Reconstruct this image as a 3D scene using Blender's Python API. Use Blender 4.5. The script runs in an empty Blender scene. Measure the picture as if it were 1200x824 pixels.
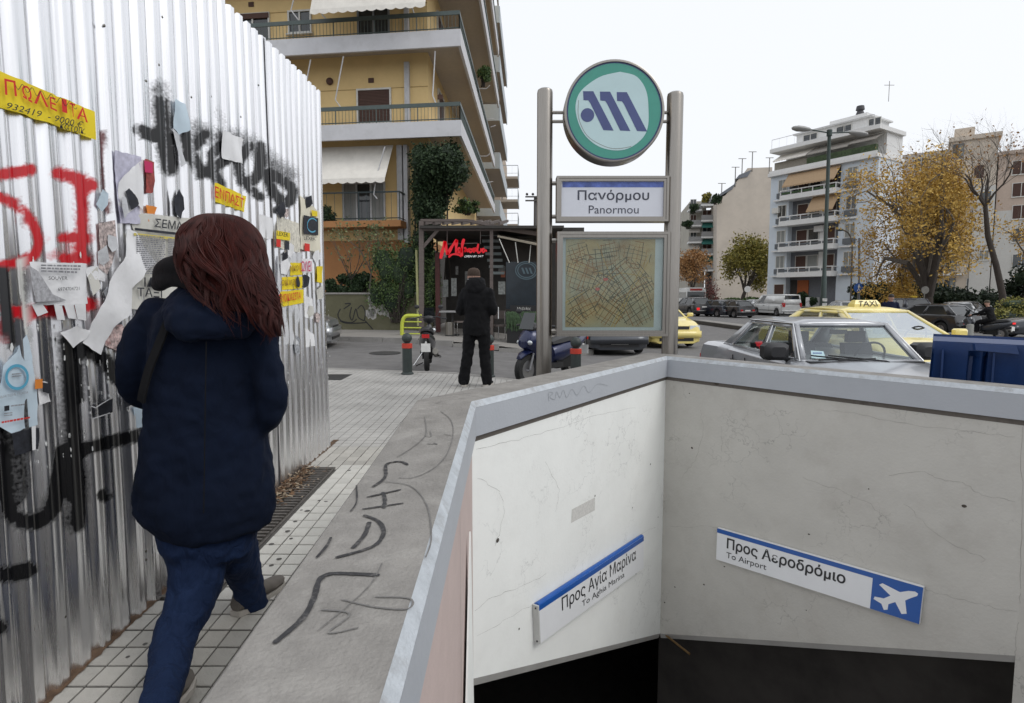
import bpy, math, random
from math import sin, cos, pi, sqrt, atan2, radians
from mathutils import Vector, Matrix
import numpy as np
random.seed(11)
SC = bpy.context.scene
COL = SC.collection

# ------------------------------------------------------------------ camera
FPX = 660.0                       # focal length in pixels of a 1200 px wide picture
CAM = Vector((0, 0, 1.42))
TH = math.atan(54.0/FPX)
CF = Vector((0, cos(TH), -sin(TH))); CU = Vector((0, sin(TH), cos(TH)))
cam = bpy.data.cameras.new("camera"); camo = bpy.data.objects.new("camera", cam); COL.objects.link(camo)
camo.location = CAM; camo.rotation_euler = (pi/2-TH, 0, 0)
cam.sensor_width = 36; cam.lens = FPX/1200*36; cam.shift_y = -12/1200.0
cam.clip_start = 0.05; cam.clip_end = 4000
SC.camera = camo

# ------------------------------------------------------------------ world and sun (white overcast)
SUN_EL, SUN_AZ = radians(48), radians(118)     # azimuth clockwise from +Y
wd = bpy.data.worlds.new("World"); SC.world = wd; wd.use_nodes = True
nt = wd.node_tree; nt.nodes.clear()
wo = nt.nodes.new("ShaderNodeOutputWorld"); bg = nt.nodes.new("ShaderNodeBackground")
sky = nt.nodes.new("ShaderNodeTexSky"); sky.sky_type = 'NISHITA'; sky.sun_disc = False
sky.sun_elevation = SUN_EL; sky.sun_rotation = SUN_AZ; sky.dust_density = 6; sky.air_density = 1.0
hs = nt.nodes.new("ShaderNodeHueSaturation"); hs.inputs['Saturation'].default_value = 0.25
hs.inputs['Value'].default_value = 0.10
mixw = nt.nodes.new("ShaderNodeMix"); mixw.data_type = 'RGBA'; mixw.inputs['Factor'].default_value = 0.88
mixw.inputs[7].default_value = (1.0, 1.03, 1.08, 1)
nt.links.new(sky.outputs[0], hs.inputs['Color']); nt.links.new(hs.outputs[0], mixw.inputs[6])
nt.links.new(mixw.outputs[2], bg.inputs[0]); nt.links.new(bg.outputs[0], wo.inputs[0])
bg.inputs[1].default_value = 1.04
sl = bpy.data.lights.new("sun", 'SUN'); so = bpy.data.objects.new("sun", sl); COL.objects.link(so)
sl.energy = 0.9; sl.angle = radians(28); sl.color = (1.0, 0.98, 0.95)
sd = Vector((sin(SUN_AZ)*cos(SUN_EL), cos(SUN_AZ)*cos(SUN_EL), sin(SUN_EL)))
so.rotation_euler = sd.to_track_quat('Z', 'Y').to_euler()
SC.view_settings.view_transform = 'Standard'; SC.view_settings.look = 'None'
SC.view_settings.exposure = 0.0; SC.view_settings.gamma = 1.0
SC.render.engine = 'CYCLES'
SC.cycles.max_bounces = 7; SC.cycles.transparent_max_bounces = 12

# ------------------------------------------------------------------ surveying: a sight line to a plane gives a real point
def ray(px, py):
    return (CF + ((px-600)/FPX)*Vector((1, 0, 0)) + ((400-py)/FPX)*CU)
def P(px, py, Y):
    d = ray(px, py); return CAM + d*(Y/d.y)
def PZ(px, py, z, b=0.0):          # plane z = z + b*Y
    d = ray(px, py); t = (z-CAM.z)/(d.z-b*d.y); return CAM + d*t
def PP(px, py, o, n):
    d = ray(px, py); t = (o-CAM).dot(n)/d.dot(n); return CAM + d*t
def PX(px, py, X):
    d = ray(px, py); return CAM + d*(X/d.x)
def proj(p):
    d = p-CAM; z = d.dot(CF); return (600+FPX*d.x/z, 400-FPX*d.dot(CU)/z)

def smooth(t):
    t = max(0.0, min(1.0, t)); return t*t*(3-2*t)
def S(x, y):                        # pavement level on the station side
    if y < 2.4: return 0.0485*max(y, -3.0)
    if y < 4.6:
        t = (y-2.4)/2.2; return 0.1164 + 0.0485*2.2*(t-t*t/2)*0.62
    return 0.1164+0.0485*1.1*0.62
SFLAT = S(0, 9)
def G(x, y):                        # road level
    l = 0.04+0.011*max(0.0, min(y-9.5, 12))
    if y < 8: r = -0.22
    elif y < 29: r = -0.22-0.25*smooth((y-8)/21)
    else: r = -0.47
    k = smooth((x+3.5)/6.5)
    far = smooth((y-24)/14)
    k = max(k, far)
    return l*(1-k)+r*k

# ------------------------------------------------------------------ materials
MATS = {}
def newmat(name):
    m = bpy.data.materials.new(name); m.use_nodes = True
    return m, m.node_tree, m.node_tree.nodes["Principled BSDF"]
def N(t, typ, **kw):
    n = t.nodes.new(typ)
    for k, v in kw.items(): setattr(n, k, v)
    return n
def mat(name, col, rough=0.7, metal=0.0, var=0.12, scale=6.0, bump=0.0, bscale=60.0, stretch=(1, 1, 1), stain=0.0,
        staincol=(0.05, 0.045, 0.04), sscale=2.0, rnd=0.0, spec=0.5, coat=0.0, emit=None, crack=0.0, cscale=3.0, hue=None, alpha=None):
    if name in MATS: return MATS[name]
    m, t, b = newmat(name)
    L = t.links.new
    tc = N(t, "ShaderNodeTexCoord"); mp = N(t, "ShaderNodeMapping"); mp.inputs['Scale'].default_value = stretch
    L(tc.outputs['Object'], mp.inputs[0])
    base = (*col, 1)
    ns = N(t, "ShaderNodeTexNoise"); ns.inputs['Scale'].default_value = scale; ns.inputs['Detail'].default_value = 8
    ns.inputs['Roughness'].default_value = 0.65
    L(mp.outputs[0], ns.inputs['Vector'])
    mr = N(t, "ShaderNodeMapRange"); mr.inputs[1].default_value = 0.3; mr.inputs[2].default_value = 0.7
    mr.inputs[3].default_value = 1-var; mr.inputs[4].default_value = 1+var
    L(ns.outputs[0], mr.inputs[0])
    vm = N(t, "ShaderNodeVectorMath", operation='SCALE'); vm.inputs[0].default_value = col
    L(mr.outputs[0], vm.inputs['Scale'])
    out = vm.outputs[0]
    if hue:
        n3 = N(t, "ShaderNodeTexNoise"); n3.inputs['Scale'].default_value = scale*0.6
        L(mp.outputs[0], n3.inputs['Vector'])
        r3 = N(t, "ShaderNodeMapRange"); r3.inputs[1].default_value = 0.4; r3.inputs[2].default_value = 0.62
        L(n3.outputs[0], r3.inputs[0])
        mx = N(t, "ShaderNodeMix", data_type='RGBA'); L(r3.outputs[0], mx.inputs['Factor'])
        L(out, mx.inputs[6]); mx.inputs[7].default_value = (*hue, 1); out = mx.outputs[2]
    if rnd:
        oi = N(t, "ShaderNodeObjectInfo"); r2 = N(t, "ShaderNodeMapRange")
        r2.inputs[3].default_value = 1-rnd; r2.inputs[4].default_value = 1+rnd
        L(oi.outputs['Random'], r2.inputs[0])
        v2 = N(t, "ShaderNodeVectorMath", operation='SCALE'); L(out, v2.inputs[0]); L(r2.outputs[0], v2.inputs['Scale']); out = v2.outputs[0]
    if stain:
        n2 = N(t, "ShaderNodeTexNoise"); n2.inputs['Scale'].default_value = sscale; n2.inputs['Detail'].default_value = 10
        n2.inputs['Roughness'].default_value = 0.7
        L(mp.outputs[0], n2.inputs['Vector'])
        r = N(t, "ShaderNodeMapRange"); r.inputs[1].default_value = 0.5; r.inputs[2].default_value = 0.72
        r.inputs[3].default_value = 0; r.inputs[4].default_value = stain
        L(n2.outputs[0], r.inputs[0])
        mx = N(t, "ShaderNodeMix", data_type='RGBA'); L(r.outputs[0], mx.inputs['Factor'])
        L(out, mx.inputs[6]); mx.inputs[7].default_value = (*staincol, 1); out = mx.outputs[2]
    ck = None
    if crack:
        nd = N(t, "ShaderNodeTexNoise"); nd.inputs['Scale'].default_value = cscale*3; nd.inputs['Detail'].default_value = 5
        L(mp.outputs[0], nd.inputs['Vector'])
        ad = N(t, "ShaderNodeVectorMath", operation='MULTIPLY_ADD'); L(nd.outputs['Color'], ad.inputs[0])
        ad.inputs[1].default_value = (0.16, 0.16, 0.16); L(mp.outputs[0], ad.inputs[2])
        vo = N(t, "ShaderNodeTexVoronoi", feature='DISTANCE_TO_EDGE'); vo.inputs['Scale'].default_value = cscale
        L(ad.outputs[0], vo.inputs['Vector'])
        lt = N(t, "ShaderNodeMapRange"); lt.inputs[1].default_value = 0.0; lt.inputs[2].default_value = 0.011*cscale/3
        lt.inputs[3].default_value = 1; lt.inputs[4].default_value = 0
        L(vo.outputs['Distance'], lt.inputs[0])
        nm = N(t, "ShaderNodeTexNoise"); nm.inputs['Scale'].default_value = 1.7; nm.inputs['Detail'].default_value = 4
        L(mp.outputs[0], nm.inputs['Vector'])
        rm = N(t, "ShaderNodeMapRange"); rm.inputs[1].default_value = 0.5; rm.inputs[2].default_value = 0.62
        L(nm.outputs[0], rm.inputs[0])
        mu = N(t, "ShaderNodeMath", operation='MULTIPLY'); L(lt.outputs[0], mu.inputs[0]); L(rm.outputs[0], mu.inputs[1])
        mu2 = N(t, "ShaderNodeMath", operation='MULTIPLY'); L(mu.outputs[0], mu2.inputs[0]); mu2.inputs[1].default_value = crack
        mx = N(t, "ShaderNodeMix", data_type='RGBA'); L(mu2.outputs[0], mx.inputs['Factor'])
        L(out, mx.inputs[6]); mx.inputs[7].default_value = (0.10, 0.095, 0.09, 1); out = mx.outputs[2]; ck = mu.outputs[0]
    L(out, b.inputs['Base Color'])
    b.inputs['Roughness'].default_value = rough; b.inputs['Metallic'].default_value = metal
    b.inputs['Specular IOR Level'].default_value = spec
    if coat: b.inputs['Coat Weight'].default_value = coat; b.inputs['Coat Roughness'].default_value = 0.06
    if emit:
        b.inputs['Emission Color'].default_value = (*col, 1); b.inputs['Emission Strength'].default_value = emit
    if bump:
        nb = N(t, "ShaderNodeTexNoise"); nb.inputs['Scale'].default_value = bscale; nb.inputs['Detail'].default_value = 6
        L(mp.outputs[0], nb.inputs['Vector'])
        bp = N(t, "ShaderNodeBump"); bp.inputs['Strength'].default_value = bump; bp.inputs['Distance'].default_value = 0.01
        L(nb.outputs[0], bp.inputs['Height']); L(bp.outputs[0], b.inputs['Normal'])
    MATS[name] = m
    return m
def glassmat(name, tint=(0.75, 0.8, 0.8), trans=0.7, rough=0.02, spec=None):
    if name in MATS: return MATS[name]
    m, t, b = newmat(name); L = t.links.new
    t.nodes.remove(b); o = [n for n in t.nodes if n.type == 'OUTPUT_MATERIAL'][0]
    tr = N(t, "ShaderNodeBsdfTransparent"); tr.inputs[0].default_value = (*tint, 1)
    gl = N(t, "ShaderNodeBsdfGlossy"); gl.inputs['Roughness'].default_value = rough; gl.inputs[0].default_value = (0.9, 0.95, 1, 1)
    fr = N(t, "ShaderNodeLayerWeight"); fr.inputs['Blend'].default_value = 0.13
    mr = N(t, "ShaderNodeMapRange"); mr.inputs[3].default_value = 1-trans; mr.inputs[4].default_value = 0.62
    L(fr.outputs['Fresnel'], mr.inputs[0])
    mx = N(t, "ShaderNodeMixShader"); L(mr.outputs[0], mx.inputs[0]); L(tr.outputs[0], mx.inputs[1]); L(gl.outputs[0], mx.inputs[2])
    L(mx.outputs[0], o.inputs[0]); MATS[name] = m
    return m

# ------------------------------------------------------------------ objects
def wm(o):
    m = o.matrix_basis.copy(); p = o.parent
    while p: m = p.matrix_basis @ m; p = p.parent
    return m
def tag(o, label=None, cat=None, group=None, kind=None):
    if label: o['label'] = label
    if cat: o['category'] = cat
    if group: o['group'] = group
    if kind: o['kind'] = kind
    return o
def thing(name, label, cat, loc=(0, 0, 0), rz=0.0, group=None):
    o = bpy.data.objects.new(name, None); COL.objects.link(o); o.empty_display_size = 0.2
    o.location = loc; o.rotation_euler = (0, 0, rz)
    return tag(o, label, cat, group)
def copytree(o, loc=None, rz=None, label=None, parent=None, scale=None):
    c = o.copy(); COL.objects.link(c); c.parent = parent
    if loc is not None: c.location = loc
    if rz is not None: c.rotation_euler = (0, 0, rz)
    if scale is not None: c.scale = (scale,)*3
    if label: c['label'] = label
    for ch in [x for x in list(CH.get(o.name, []))]:
        k = copytree(ch, parent=c)
    return c
CH = {}
def setpar(o, p):
    o.parent = p; CH.setdefault(p.name, []).append(o)

class MB:
    def __init__(s): s.v = []; s.f = []; s.m = []; s.cur = 0; s.M = None
    def add(s, vs, fs):
        b = len(s.v)
        s.v += [tuple(s.M @ Vector(v)) if s.M else tuple(v) for v in vs]
        for f in fs: s.f.append(tuple(i+b for i in f)); s.m.append(s.cur)
        return s
    def box(s, c, d, rz=0.0, R=None):
        hx, hy, hz = d[0]/2, d[1]/2, d[2]/2
        vs = [Vector((x*hx, y*hy, z*hz)) for x in (-1, 1) for y in (-1, 1) for z in (-1, 1)]
        if R is None and rz: R = Matrix.Rotation(rz, 3, 'Z')
        if R is not None: vs = [R @ v for v in vs]
        c = Vector(c); vs = [v+c for v in vs]
        return s.add(vs, [(0, 1, 3, 2), (4, 6, 7, 5), (0, 4, 5, 1), (2, 3, 7, 6), (0, 2, 6, 4), (1, 5, 7, 3)])
    def hexa(s, a, b):               # two quads (bottom, top) of 4 points, same order
        return s.add(list(a)+list(b), [(3, 2, 1, 0), (4, 5, 6, 7)]+[(i, (i+1) % 4, 4+(i+1) % 4, 4+i) for i in range(4)])
    def quad(s, *p): return s.add(p, [tuple(range(len(p)))])
    def prism(s, pts, off):
        n = len(pts); off = Vector(off); a = [Vector(p) for p in pts]
        return s.add(a+[p+off for p in a], [tuple(range(n-1, -1, -1)), tuple(range(n, 2*n))]+[(i, (i+1) % n, n+(i+1) % n, n+i) for i in range(n)])
    def loft(s, rings, cap=True, closed=True):
        n = len(rings[0]); vs = [p for r in rings for p in r]; fs = []
        for i in range(len(rings)-1):
            for j in range(n if closed else n-1):
                k = (j+1) % n; fs.append((i*n+j, i*n+k, (i+1)*n+k, (i+1)*n+j))
        if cap: fs += [tuple(range(n-1, -1, -1)), tuple(range((len(rings)-1)*n, len(rings)*n))]
        return s.add(vs, fs)
    def tube(s, path, r, n=8, cap=True):
        path = [Vector(p) for p in path]; rs = r if isinstance(r, (list, tuple)) else [r]*len(path)
        rings = []; u = None
        for i, p in enumerate(path):
            d = (path[min(i+1, len(path)-1)]-path[max(i-1, 0)])
            d = d.normalized() if d.length > 1e-9 else Vector((0, 0, 1))
            if u is None:
                u = d.cross(Vector((0, 0, 1)))
                if u.length < 1e-3: u = d.cross(Vector((0, 1, 0)))
            u = (u-d*u.dot(d)).normalized(); w = d.cross(u)
            rings.append([p+(u*cos(2*pi*k/n)+w*sin(2*pi*k/n))*rs[i] for k in range(n)])
        return s.loft(rings, cap)
    def lathe(s, prof, c=(0, 0, 0), n=20, axis='Z', cap=True):
        c = Vector(c); rings = []
        for r, h in prof:
            if axis == 'Z': rings.append([c+Vector((r*cos(2*pi*k/n), r*sin(2*pi*k/n), h)) for k in range(n)])
            elif axis == 'Y': rings.append([c+Vector((r*cos(2*pi*k/n), h, r*sin(2*pi*k/n))) for k in range(n)])
            else: rings.append([c+Vector((h, r*cos(2*pi*k/n), r*sin(2*pi*k/n))) for k in range(n)])
        return s.loft(rings, cap)
    def ball(s, c, r, n=14, m=10):
        c = Vector(c); r = r if isinstance(r, (tuple, list)) else (r,)*3
        rings = [[c+Vector((r[0]*sin(pi*j/m)*cos(2*pi*k/n), r[1]*sin(pi*j/m)*sin(2*pi*k/n), -r[2]*cos(pi*j/m))) for k in range(n)] for j in range(1, m)]
        return s.loft(rings)
    def build(s, name, mats, parent=None, ang=40, local=False, label=None, cat=None, group=None, kind=None):
        me = bpy.data.meshes.new(name)
        vs = s.v; loc = None
        if parent is not None and not local:
            inv = wm(parent).inverted(); vs = [tuple(inv @ Vector(v)) for v in vs]
        if parent is None and cat and s.v:            # origin at the base of a one-mesh thing
            a = np.array(s.v); loc = Vector(((a[:, 0].min()+a[:, 0].max())/2, (a[:, 1].min()+a[:, 1].max())/2, a[:, 2].min()))
            vs = [tuple(Vector(v)-loc) for v in vs]
        me.from_pydata(vs, [], s.f)
        if not isinstance(mats, (list, tuple)): mats = [mats]
        for m in mats: me.materials.append(m)
        if len(mats) > 1: me.polygons.foreach_set('material_index', s.m)
        if ang:
            me.polygons.foreach_set('use_smooth', [True]*len(s.f)); me.set_sharp_from_angle(angle=radians(ang))
        me.update()
        o = bpy.data.objects.new(name, me); COL.objects.link(o)
        if parent is not None: setpar(o, parent)
        if loc is not None: o.location = loc
        return tag(o, label, cat, group, kind)

def recalc(o):
    import bmesh
    bm = bmesh.new(); bm.from_mesh(o.data); bmesh.ops.recalc_face_normals(bm, faces=bm.faces); bm.to_mesh(o.data); bm.free()
def solid(o, t, off=0):
    m = o.modifiers.new('s', 'SOLIDIFY'); m.thickness = t; m.offset = off; return o
def bevel(o, w, seg=2):
    m = o.modifiers.new('b', 'BEVEL'); m.width = w; m.segments = seg; m.limit_method = 'ANGLE'; m.angle_limit = radians(40); return o

# text as real flat lettering: glyph outlines mapped through fn(u, v) with u, v in 0..1 of the text's own box
TXT = {}
def glyphs(s, shear=0.0, bold=0.0):
    k = (s, shear, bold)
    if k not in TXT:
        c = bpy.data.curves.new('t', 'FONT'); c.body = s; c.size = 1; c.shear = shear; c.offset = bold; c.resolution_u = 3
        o = bpy.data.objects.new('t', c); COL.objects.link(o)
        dg = bpy.context.evaluated_depsgraph_get(); me = o.evaluated_get(dg).to_mesh()
        vs = [(v.co.x, v.co.y) for v in me.vertices]; fs = [tuple(p.vertices) for p in me.polygons]
        o.evaluated_get(dg).to_mesh_clear(); bpy.data.objects.remove(o); bpy.data.curves.remove(c)
        TXT[k] = (vs, fs)
    return TXT[k]
def text(mb, s, fn, shear=0.0, bold=0.0, box=None):
    vs, fs = glyphs(s, shear, bold)
    if not vs: return
    x0 = min(v[0] for v in vs); x1 = max(v[0] for v in vs)
    y0, y1 = box if box else (min(v[1] for v in vs), max(v[1] for v in vs))
    mb.add([fn((v[0]-x0)/(x1-x0), (v[1]-y0)/(y1-y0)) for v in vs], fs)
def bil(a, b, c, d, off=(0, 0, 0)):  # a bottom-left, b bottom-right, c top-right, d top-left
    a, b, c, d, off = map(Vector, (a, b, c, d, off))
    return lambda u, v: a*(1-u)*(1-v)+b*u*(1-v)+c*u*v+d*(1-u)*v+off
def sub(fn, u0, v0, u1, v1): return lambda u, v: fn(u0+(u1-u0)*u, v0+(v1-v0)*v)
def ribbon(mb, pts, w, nrm, off=0.0):
    pts = [Vector(p)+nrm*off for p in pts]; L = []; R = []
    for i, p in enumerate(pts):
        d = pts[min(i+1, len(pts)-1)]-pts[max(i-1, 0)]; q = nrm.cross(d).normalized()
        ww = w[i] if isinstance(w, list) else w
        L.append(p+q*ww/2); R.append(p-q*ww/2)
    n = len(pts); mb.add(L+R, [(i, i+1, n+i+1, n+i) for i in range(n-1)])
def catmull(pts, k=6):
    pts = [Vector(p) for p in pts]; out = []
    for i in range(len(pts)-1):
        p0, p1, p2, p3 = pts[max(i-1, 0)], pts[i], pts[i+1], pts[min(i+2, len(pts)-1)]
        for j in range(k):
            t = j/k; out.append(0.5*((2*p1)+(p2-p0)*t+(2*p0-5*p1+4*p2-p3)*t*t+(3*p1-p0-3*p2+p3)*t**3))
    return out+[pts[-1]]

# ------------------------------------------------------------------ shared materials
M_conc = mat('concrete_cap', (0.25, 0.238, 0.222), 0.88, var=0.20, scale=7, bump=0.55, bscale=110, stain=0.55, staincol=(0.40, 0.385, 0.36), sscale=9)
M_strip = mat('painted_edge', (0.44, 0.47, 0.50), 0.6, var=0.14, scale=18, bump=0.35, bscale=120, stain=0.75, staincol=(0.25, 0.24, 0.23), sscale=14)
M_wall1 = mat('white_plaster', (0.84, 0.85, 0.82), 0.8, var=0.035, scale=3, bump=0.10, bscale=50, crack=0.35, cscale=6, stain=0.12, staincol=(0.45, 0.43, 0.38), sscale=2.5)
M_wall2 = mat('aged_shaded_plaster', (0.52, 0.505, 0.465), 0.85, var=0.06, scale=3, bump=0.2, bscale=50, crack=0.42, cscale=5, stain=0.30, staincol=(0.33, 0.30, 0.26), sscale=2.5)  # base colour darkened for the unlit wall; cracks and stains are wear
M_pink = mat('pink_plaster', (0.52, 0.42, 0.39), 0.8, var=0.05, bump=0.1)
M_black = mat('black_paint', (0.012, 0.012, 0.013), 0.5, var=0.1)
M_ink = mat('marker_ink', (0.03, 0.03, 0.033), 0.6, var=0.3, scale=40, stain=.75, staincol=(.20, .19, .18), sscale=55)
M_inkl = mat('faint_ink', (0.16, 0.155, 0.15), 0.8, var=0.2, scale=40, stain=.8, staincol=(.27, .26, .24), sscale=45)
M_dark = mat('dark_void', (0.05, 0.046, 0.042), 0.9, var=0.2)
M_steel = mat('brushed_steel', (0.30, 0.28, 0.255), 0.30, 1.0, var=0.12, scale=4, stretch=(60, 60, 1.5), bump=0.02)
M_steeld = mat('dirty_steel', (0.22, 0.21, 0.19), 0.4, 0.9, var=0.25, scale=5, stain=0.4)
M_white = mat('white_enamel', (0.78, 0.79, 0.80), 0.35, var=0.03)
M_blue = mat('sign_blue', (0.012, 0.09, 0.36), 0.35, var=0.06)
M_textb = mat('sign_lettering', (0.02, 0.02, 0.022), 0.5, var=0.02)
M_rub = mat('rubber', (0.018, 0.018, 0.018), 0.75, var=0.2)
M_plas = mat('black_plastic', (0.022, 0.022, 0.024), 0.45, var=0.1)
M_chr = mat('chrome', (0.7, 0.7, 0.7), 0.12, 1.0, var=0.03)
M_iron = mat('dark_green_iron', (0.028, 0.038, 0.036), 0.5, var=0.2)
# ================================================================== the setting: ground, pavement, pit
ZT = 0.861
A_o = PZ(552.2, 470.7, ZT); B_o = PZ(780.7, 417.4, ZT); C_o = PZ(1200, 456, ZT)
for v in (A_o, B_o, C_o): v.z = 0
d1 = Vector((0, -1, 0)); d2 = (B_o-A_o).normalized(); d3 = (C_o-B_o).normalized()
n2 = Vector((-d2.y, d2.x, 0)); n3 = Vector((-d3.y, d3.x, 0))            # outward (away from the pit)
X1 = A_o.x; W1 = 0.30; W2 = 0.27; W3 = 0.19
def meet(p, d, q, e):
    k = (q-p).cross(e).z/d.cross(e).z; return p+d*k
Cx = C_o+d3*1.6                                                            # right wall runs on out of frame
def offs(w1, w2, w3):
    a = meet(Vector((X1-w1, 0, 0)), Vector((0, 1, 0)), A_o+n2*w2, d2); b = meet(A_o+n2*w2, d2, B_o+n3*w3, d3)
    return [Vector((X1-w1, -1.6, 0)), a, b, Cx+n3*w3]
mid = offs(0.15, 0.13, 0.10)
pit = [(p.x, p.y) for p in mid]+[(6.5, -1.6)]
def inpoly(x, y, poly):
    c = False; j = len(poly)-1
    for i in range(len(poly)):
        xi, yi = poly[i]; xj, yj = poly[j]
        if (yi > y) != (yj > y) and x < (xj-xi)*(y-yi)/(yj-yi)+xi: c = not c
        j = i
    return c
M_asph = mat('asphalt', (0.155, 0.15, 0.147), 0.9, var=0.2, scale=3, bump=0.5, bscale=70, stain=0.45, staincol=(0.07, 0.068, 0.066), sscale=0.8, crack=0.6, cscale=1.2)
def grid(xs, ys, zf, keep):
    mb = MB(); ids = {}
    for j, y in enumerate(ys):
        for i, x in enumerate(xs):
            ids[i, j] = len(mb.v); mb.v.append((x, y, zf(x, y)))
    for j in range(len(ys)-1):
        for i in range(len(xs)-1):
            if keep((xs[i]+xs[i+1])/2, (ys[j]+ys[j+1])/2):
                mb.f.append((ids[i, j], ids[i+1, j], ids[i+1, j+1], ids[i, j+1])); mb.m.append(0)
    return mb
def fr(a, b, s): n = max(1, round((b-a)/s)); return [a+(b-a)*i/n for i in range(n)]
gx = [-900, -400, -150, -70]+fr(-30, -12, 3)+fr(-12, -1, 0.8)+fr(-1, 5.2, 0.09)+fr(5.2, 14, 0.9)+fr(14, 60, 4)+[60, 90, 150, 300, 900]
gy = [-400, -100, -30, -10, -4]+fr(-1.6, 6.6, 0.09)+fr(6.6, 30, 0.7)+fr(30, 60, 3)+[60, 75, 90, 120, 200, 500, 1800]
g = grid(gx, gy, G, lambda x, y: not inpoly(x, y, pit)).build('ground', M_asph, kind='structure')
g['label'] = 'grey cracked asphalt of the street and crossing beyond the pavement'

# pavement slab on the station side, kerb round it
kerb = [(-30, 11.2), (-12, 10.4), (-3.3, 9.75), (-0.9, 9.12), (0.9, 7.75), (2.2, 6.6), (2.75, 5.4), (2.8, 4.35), (5.4, 1.6), (5.6, -4)]
pav = [(-30, -4)]+kerb
M_grout = mat('pavement_joint', (0.085, 0.08, 0.073), 0.95, var=0.2, scale=20)
px_ = [-30, -20, -12]+fr(-9, -2, 0.5)+fr(-2, 5.6, 0.09)+[5.6]; py_ = [-4, -3, -2]+fr(-1.6, 10.5, 0.09)+[10.5, 11.2]
side = grid(px_, py_, lambda x, y: S(x, y)-0.006, lambda x, y: inpoly(x, y, pav) and not inpoly(x, y, pit)).build('sidewalk', M_grout, kind='structure')
side['label'] = 'tiled pavement between the metal fence and the station parapet'
M_kerb = mat('kerb_stone', (0.27, 0.26, 0.245), 0.9, var=0.15, scale=8, bump=0.3, stain=0.4)
def kerbrow(pts, zf, w=0.14, h=0.16, L=0.8, nm='kerb_stone', par=None, mt=None, cap=300):
    pts = [Vector((a, b, 0)) for a, b in pts]; out = 0
    for p, q in zip(pts, pts[1:]):
        d = q-p; n = max(1, round(d.length/L)); a = atan2(d.y, d.x)
        for i in range(n):
            c = p+d*((i+0.5)/n); z = zf(c.x, c.y)
            mb = MB(); mb.box((c.x, c.y, z-h/2+random.uniform(-.003, .003)), (d.length/n-0.012, w, h), a)
            mb.build(nm, mt or M_kerb, par, ang=0); out += 1
kt = side
kerbrow(kerb[1:6], lambda x, y: S(x, y)+0.004, par=kt)

# tiles: the nearest 300 as pieces, the rest of the field as one part
TW, TL = 0.0863, 0.101
X0 = -1.545
M_tile = mat('pavement_tile', (0.42, 0.405, 0.37), 0.9, var=0.13, scale=14, bump=0.35, bscale=150, rnd=0.12, stain=0.35, staincol=(0.17, 0.155, 0.135), sscale=7)
M_tilefar = mat('pavement_tiles_far', (0.38, 0.37, 0.35), 0.9, var=0.24, scale=1.3, bump=0.3, bscale=120, stain=0.55, staincol=(0.19, 0.182, 0.17), sscale=1.6)
M_tilew = mat('pale_tile', (0.56, 0.55, 0.51), 0.9, var=0.08, scale=14, bump=0.3, bscale=150, rnd=0.07, stain=0.3, staincol=(0.2, 0.18, 0.15), sscale=9)
def tilemesh(m, nm):
    mb = MB(); w, l, e, h = TW/2-0.0035, TL/2-0.0035, 0.003, 0.006
    mb.loft([[(-w, -l, -h), (w, -l, -h), (w, l, -h), (-w, l, -h)], [(-w, -l, -e*.5), (w, -l, -e*.5), (w, l, -e*.5), (-w, l, -e*.5)],
             [(-w+e, -l+e, 0), (w-e, -l+e, 0), (w-e, l-e, 0), (-w+e, l-e, 0)]])
    o = mb.build(nm, m, None, ang=0); me = o.data; bpy.data.objects.remove(o); return me
tm, tmw = tilemesh(M_tile, 'tile'), tilemesh(M_tilew, 'pale_tile')
cand = []
for i in range(13):
    for j in range(80):
        x = X0+TW*(i+0.5); y = 1.62+TL*(j+0.5)
        if x > X1-W1-0.03 or y > 5.2: continue
        if x < -1.30 and 2.32 < y < 4.08: continue                      # the drain
        u, v = proj(Vector((x, y, S(x, y))))
        if v > 830: continue
        cand.append((y, x, i))
cand.sort()
rest = MB()
def rtile(mb, x, y):
    w, l = TW/2-0.0032, TL/2-0.0032; z = S(x, y)+random.uniform(-.0007, .0007)
    mb.quad((x-w, y-l, z), (x+w, y-l, z), (x+w, y+l, z), (x-w, y+l, z))
    mb.quad((x-w, y-l, z-.006), (x+w, y-l, z-.006), (x+w, y-l, z), (x-w, y-l, z))
    mb.quad((x+w, y-l, z-.006), (x+w, y+l, z-.006), (x+w, y+l, z), (x+w, y-l, z))
restw = MB()
for k, (y, x, i) in enumerate(cand):
    pale = i >= 6 and x > -1.16 and y > 2.1 or (x > -1.31 and 2.3 < y < 4.1)
    if k < 296:
        o = bpy.data.objects.new('tile', tmw if pale else tm); COL.objects.link(o); setpar(o, side)
        o.location = (x, y, S(x, y)+random.uniform(-.001, .001)); o.rotation_euler = (random.uniform(-.006, .006)+0.03, random.uniform(-.006, .006), 0)
    else: rtile(restw if pale else rest, x, y)
for i in range(-110, 60):
    for j in range(0, 96):
        x = X0+TW*(i+0.5); y = 1.62+TL*(j-12+0.5)
        if -1.56 < x < X1-W1 and y <= 5.2: continue
        if i < 0 and y < 4.6 and x > -6: continue
        if not inpoly(x, y, pav) or inpoly(x, y, [(p.x, p.y) for p in offs(W1, W2, W3)]+[(6.5, -1.6)]): continue
        u, v = proj(Vector((x, y, 0.15)))
        if u < 330 or u > 900: continue
        if -3.2 < x < -2.55 and 8.35 < y < 9.0: continue
        rtile(rest, x, y)
rest.build('tile_field', M_tilefar, side, ang=0, kind='stuff')
if restw.f: restw.build('pale_tile_strip', M_tilew, side, ang=0, kind='stuff')

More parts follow.
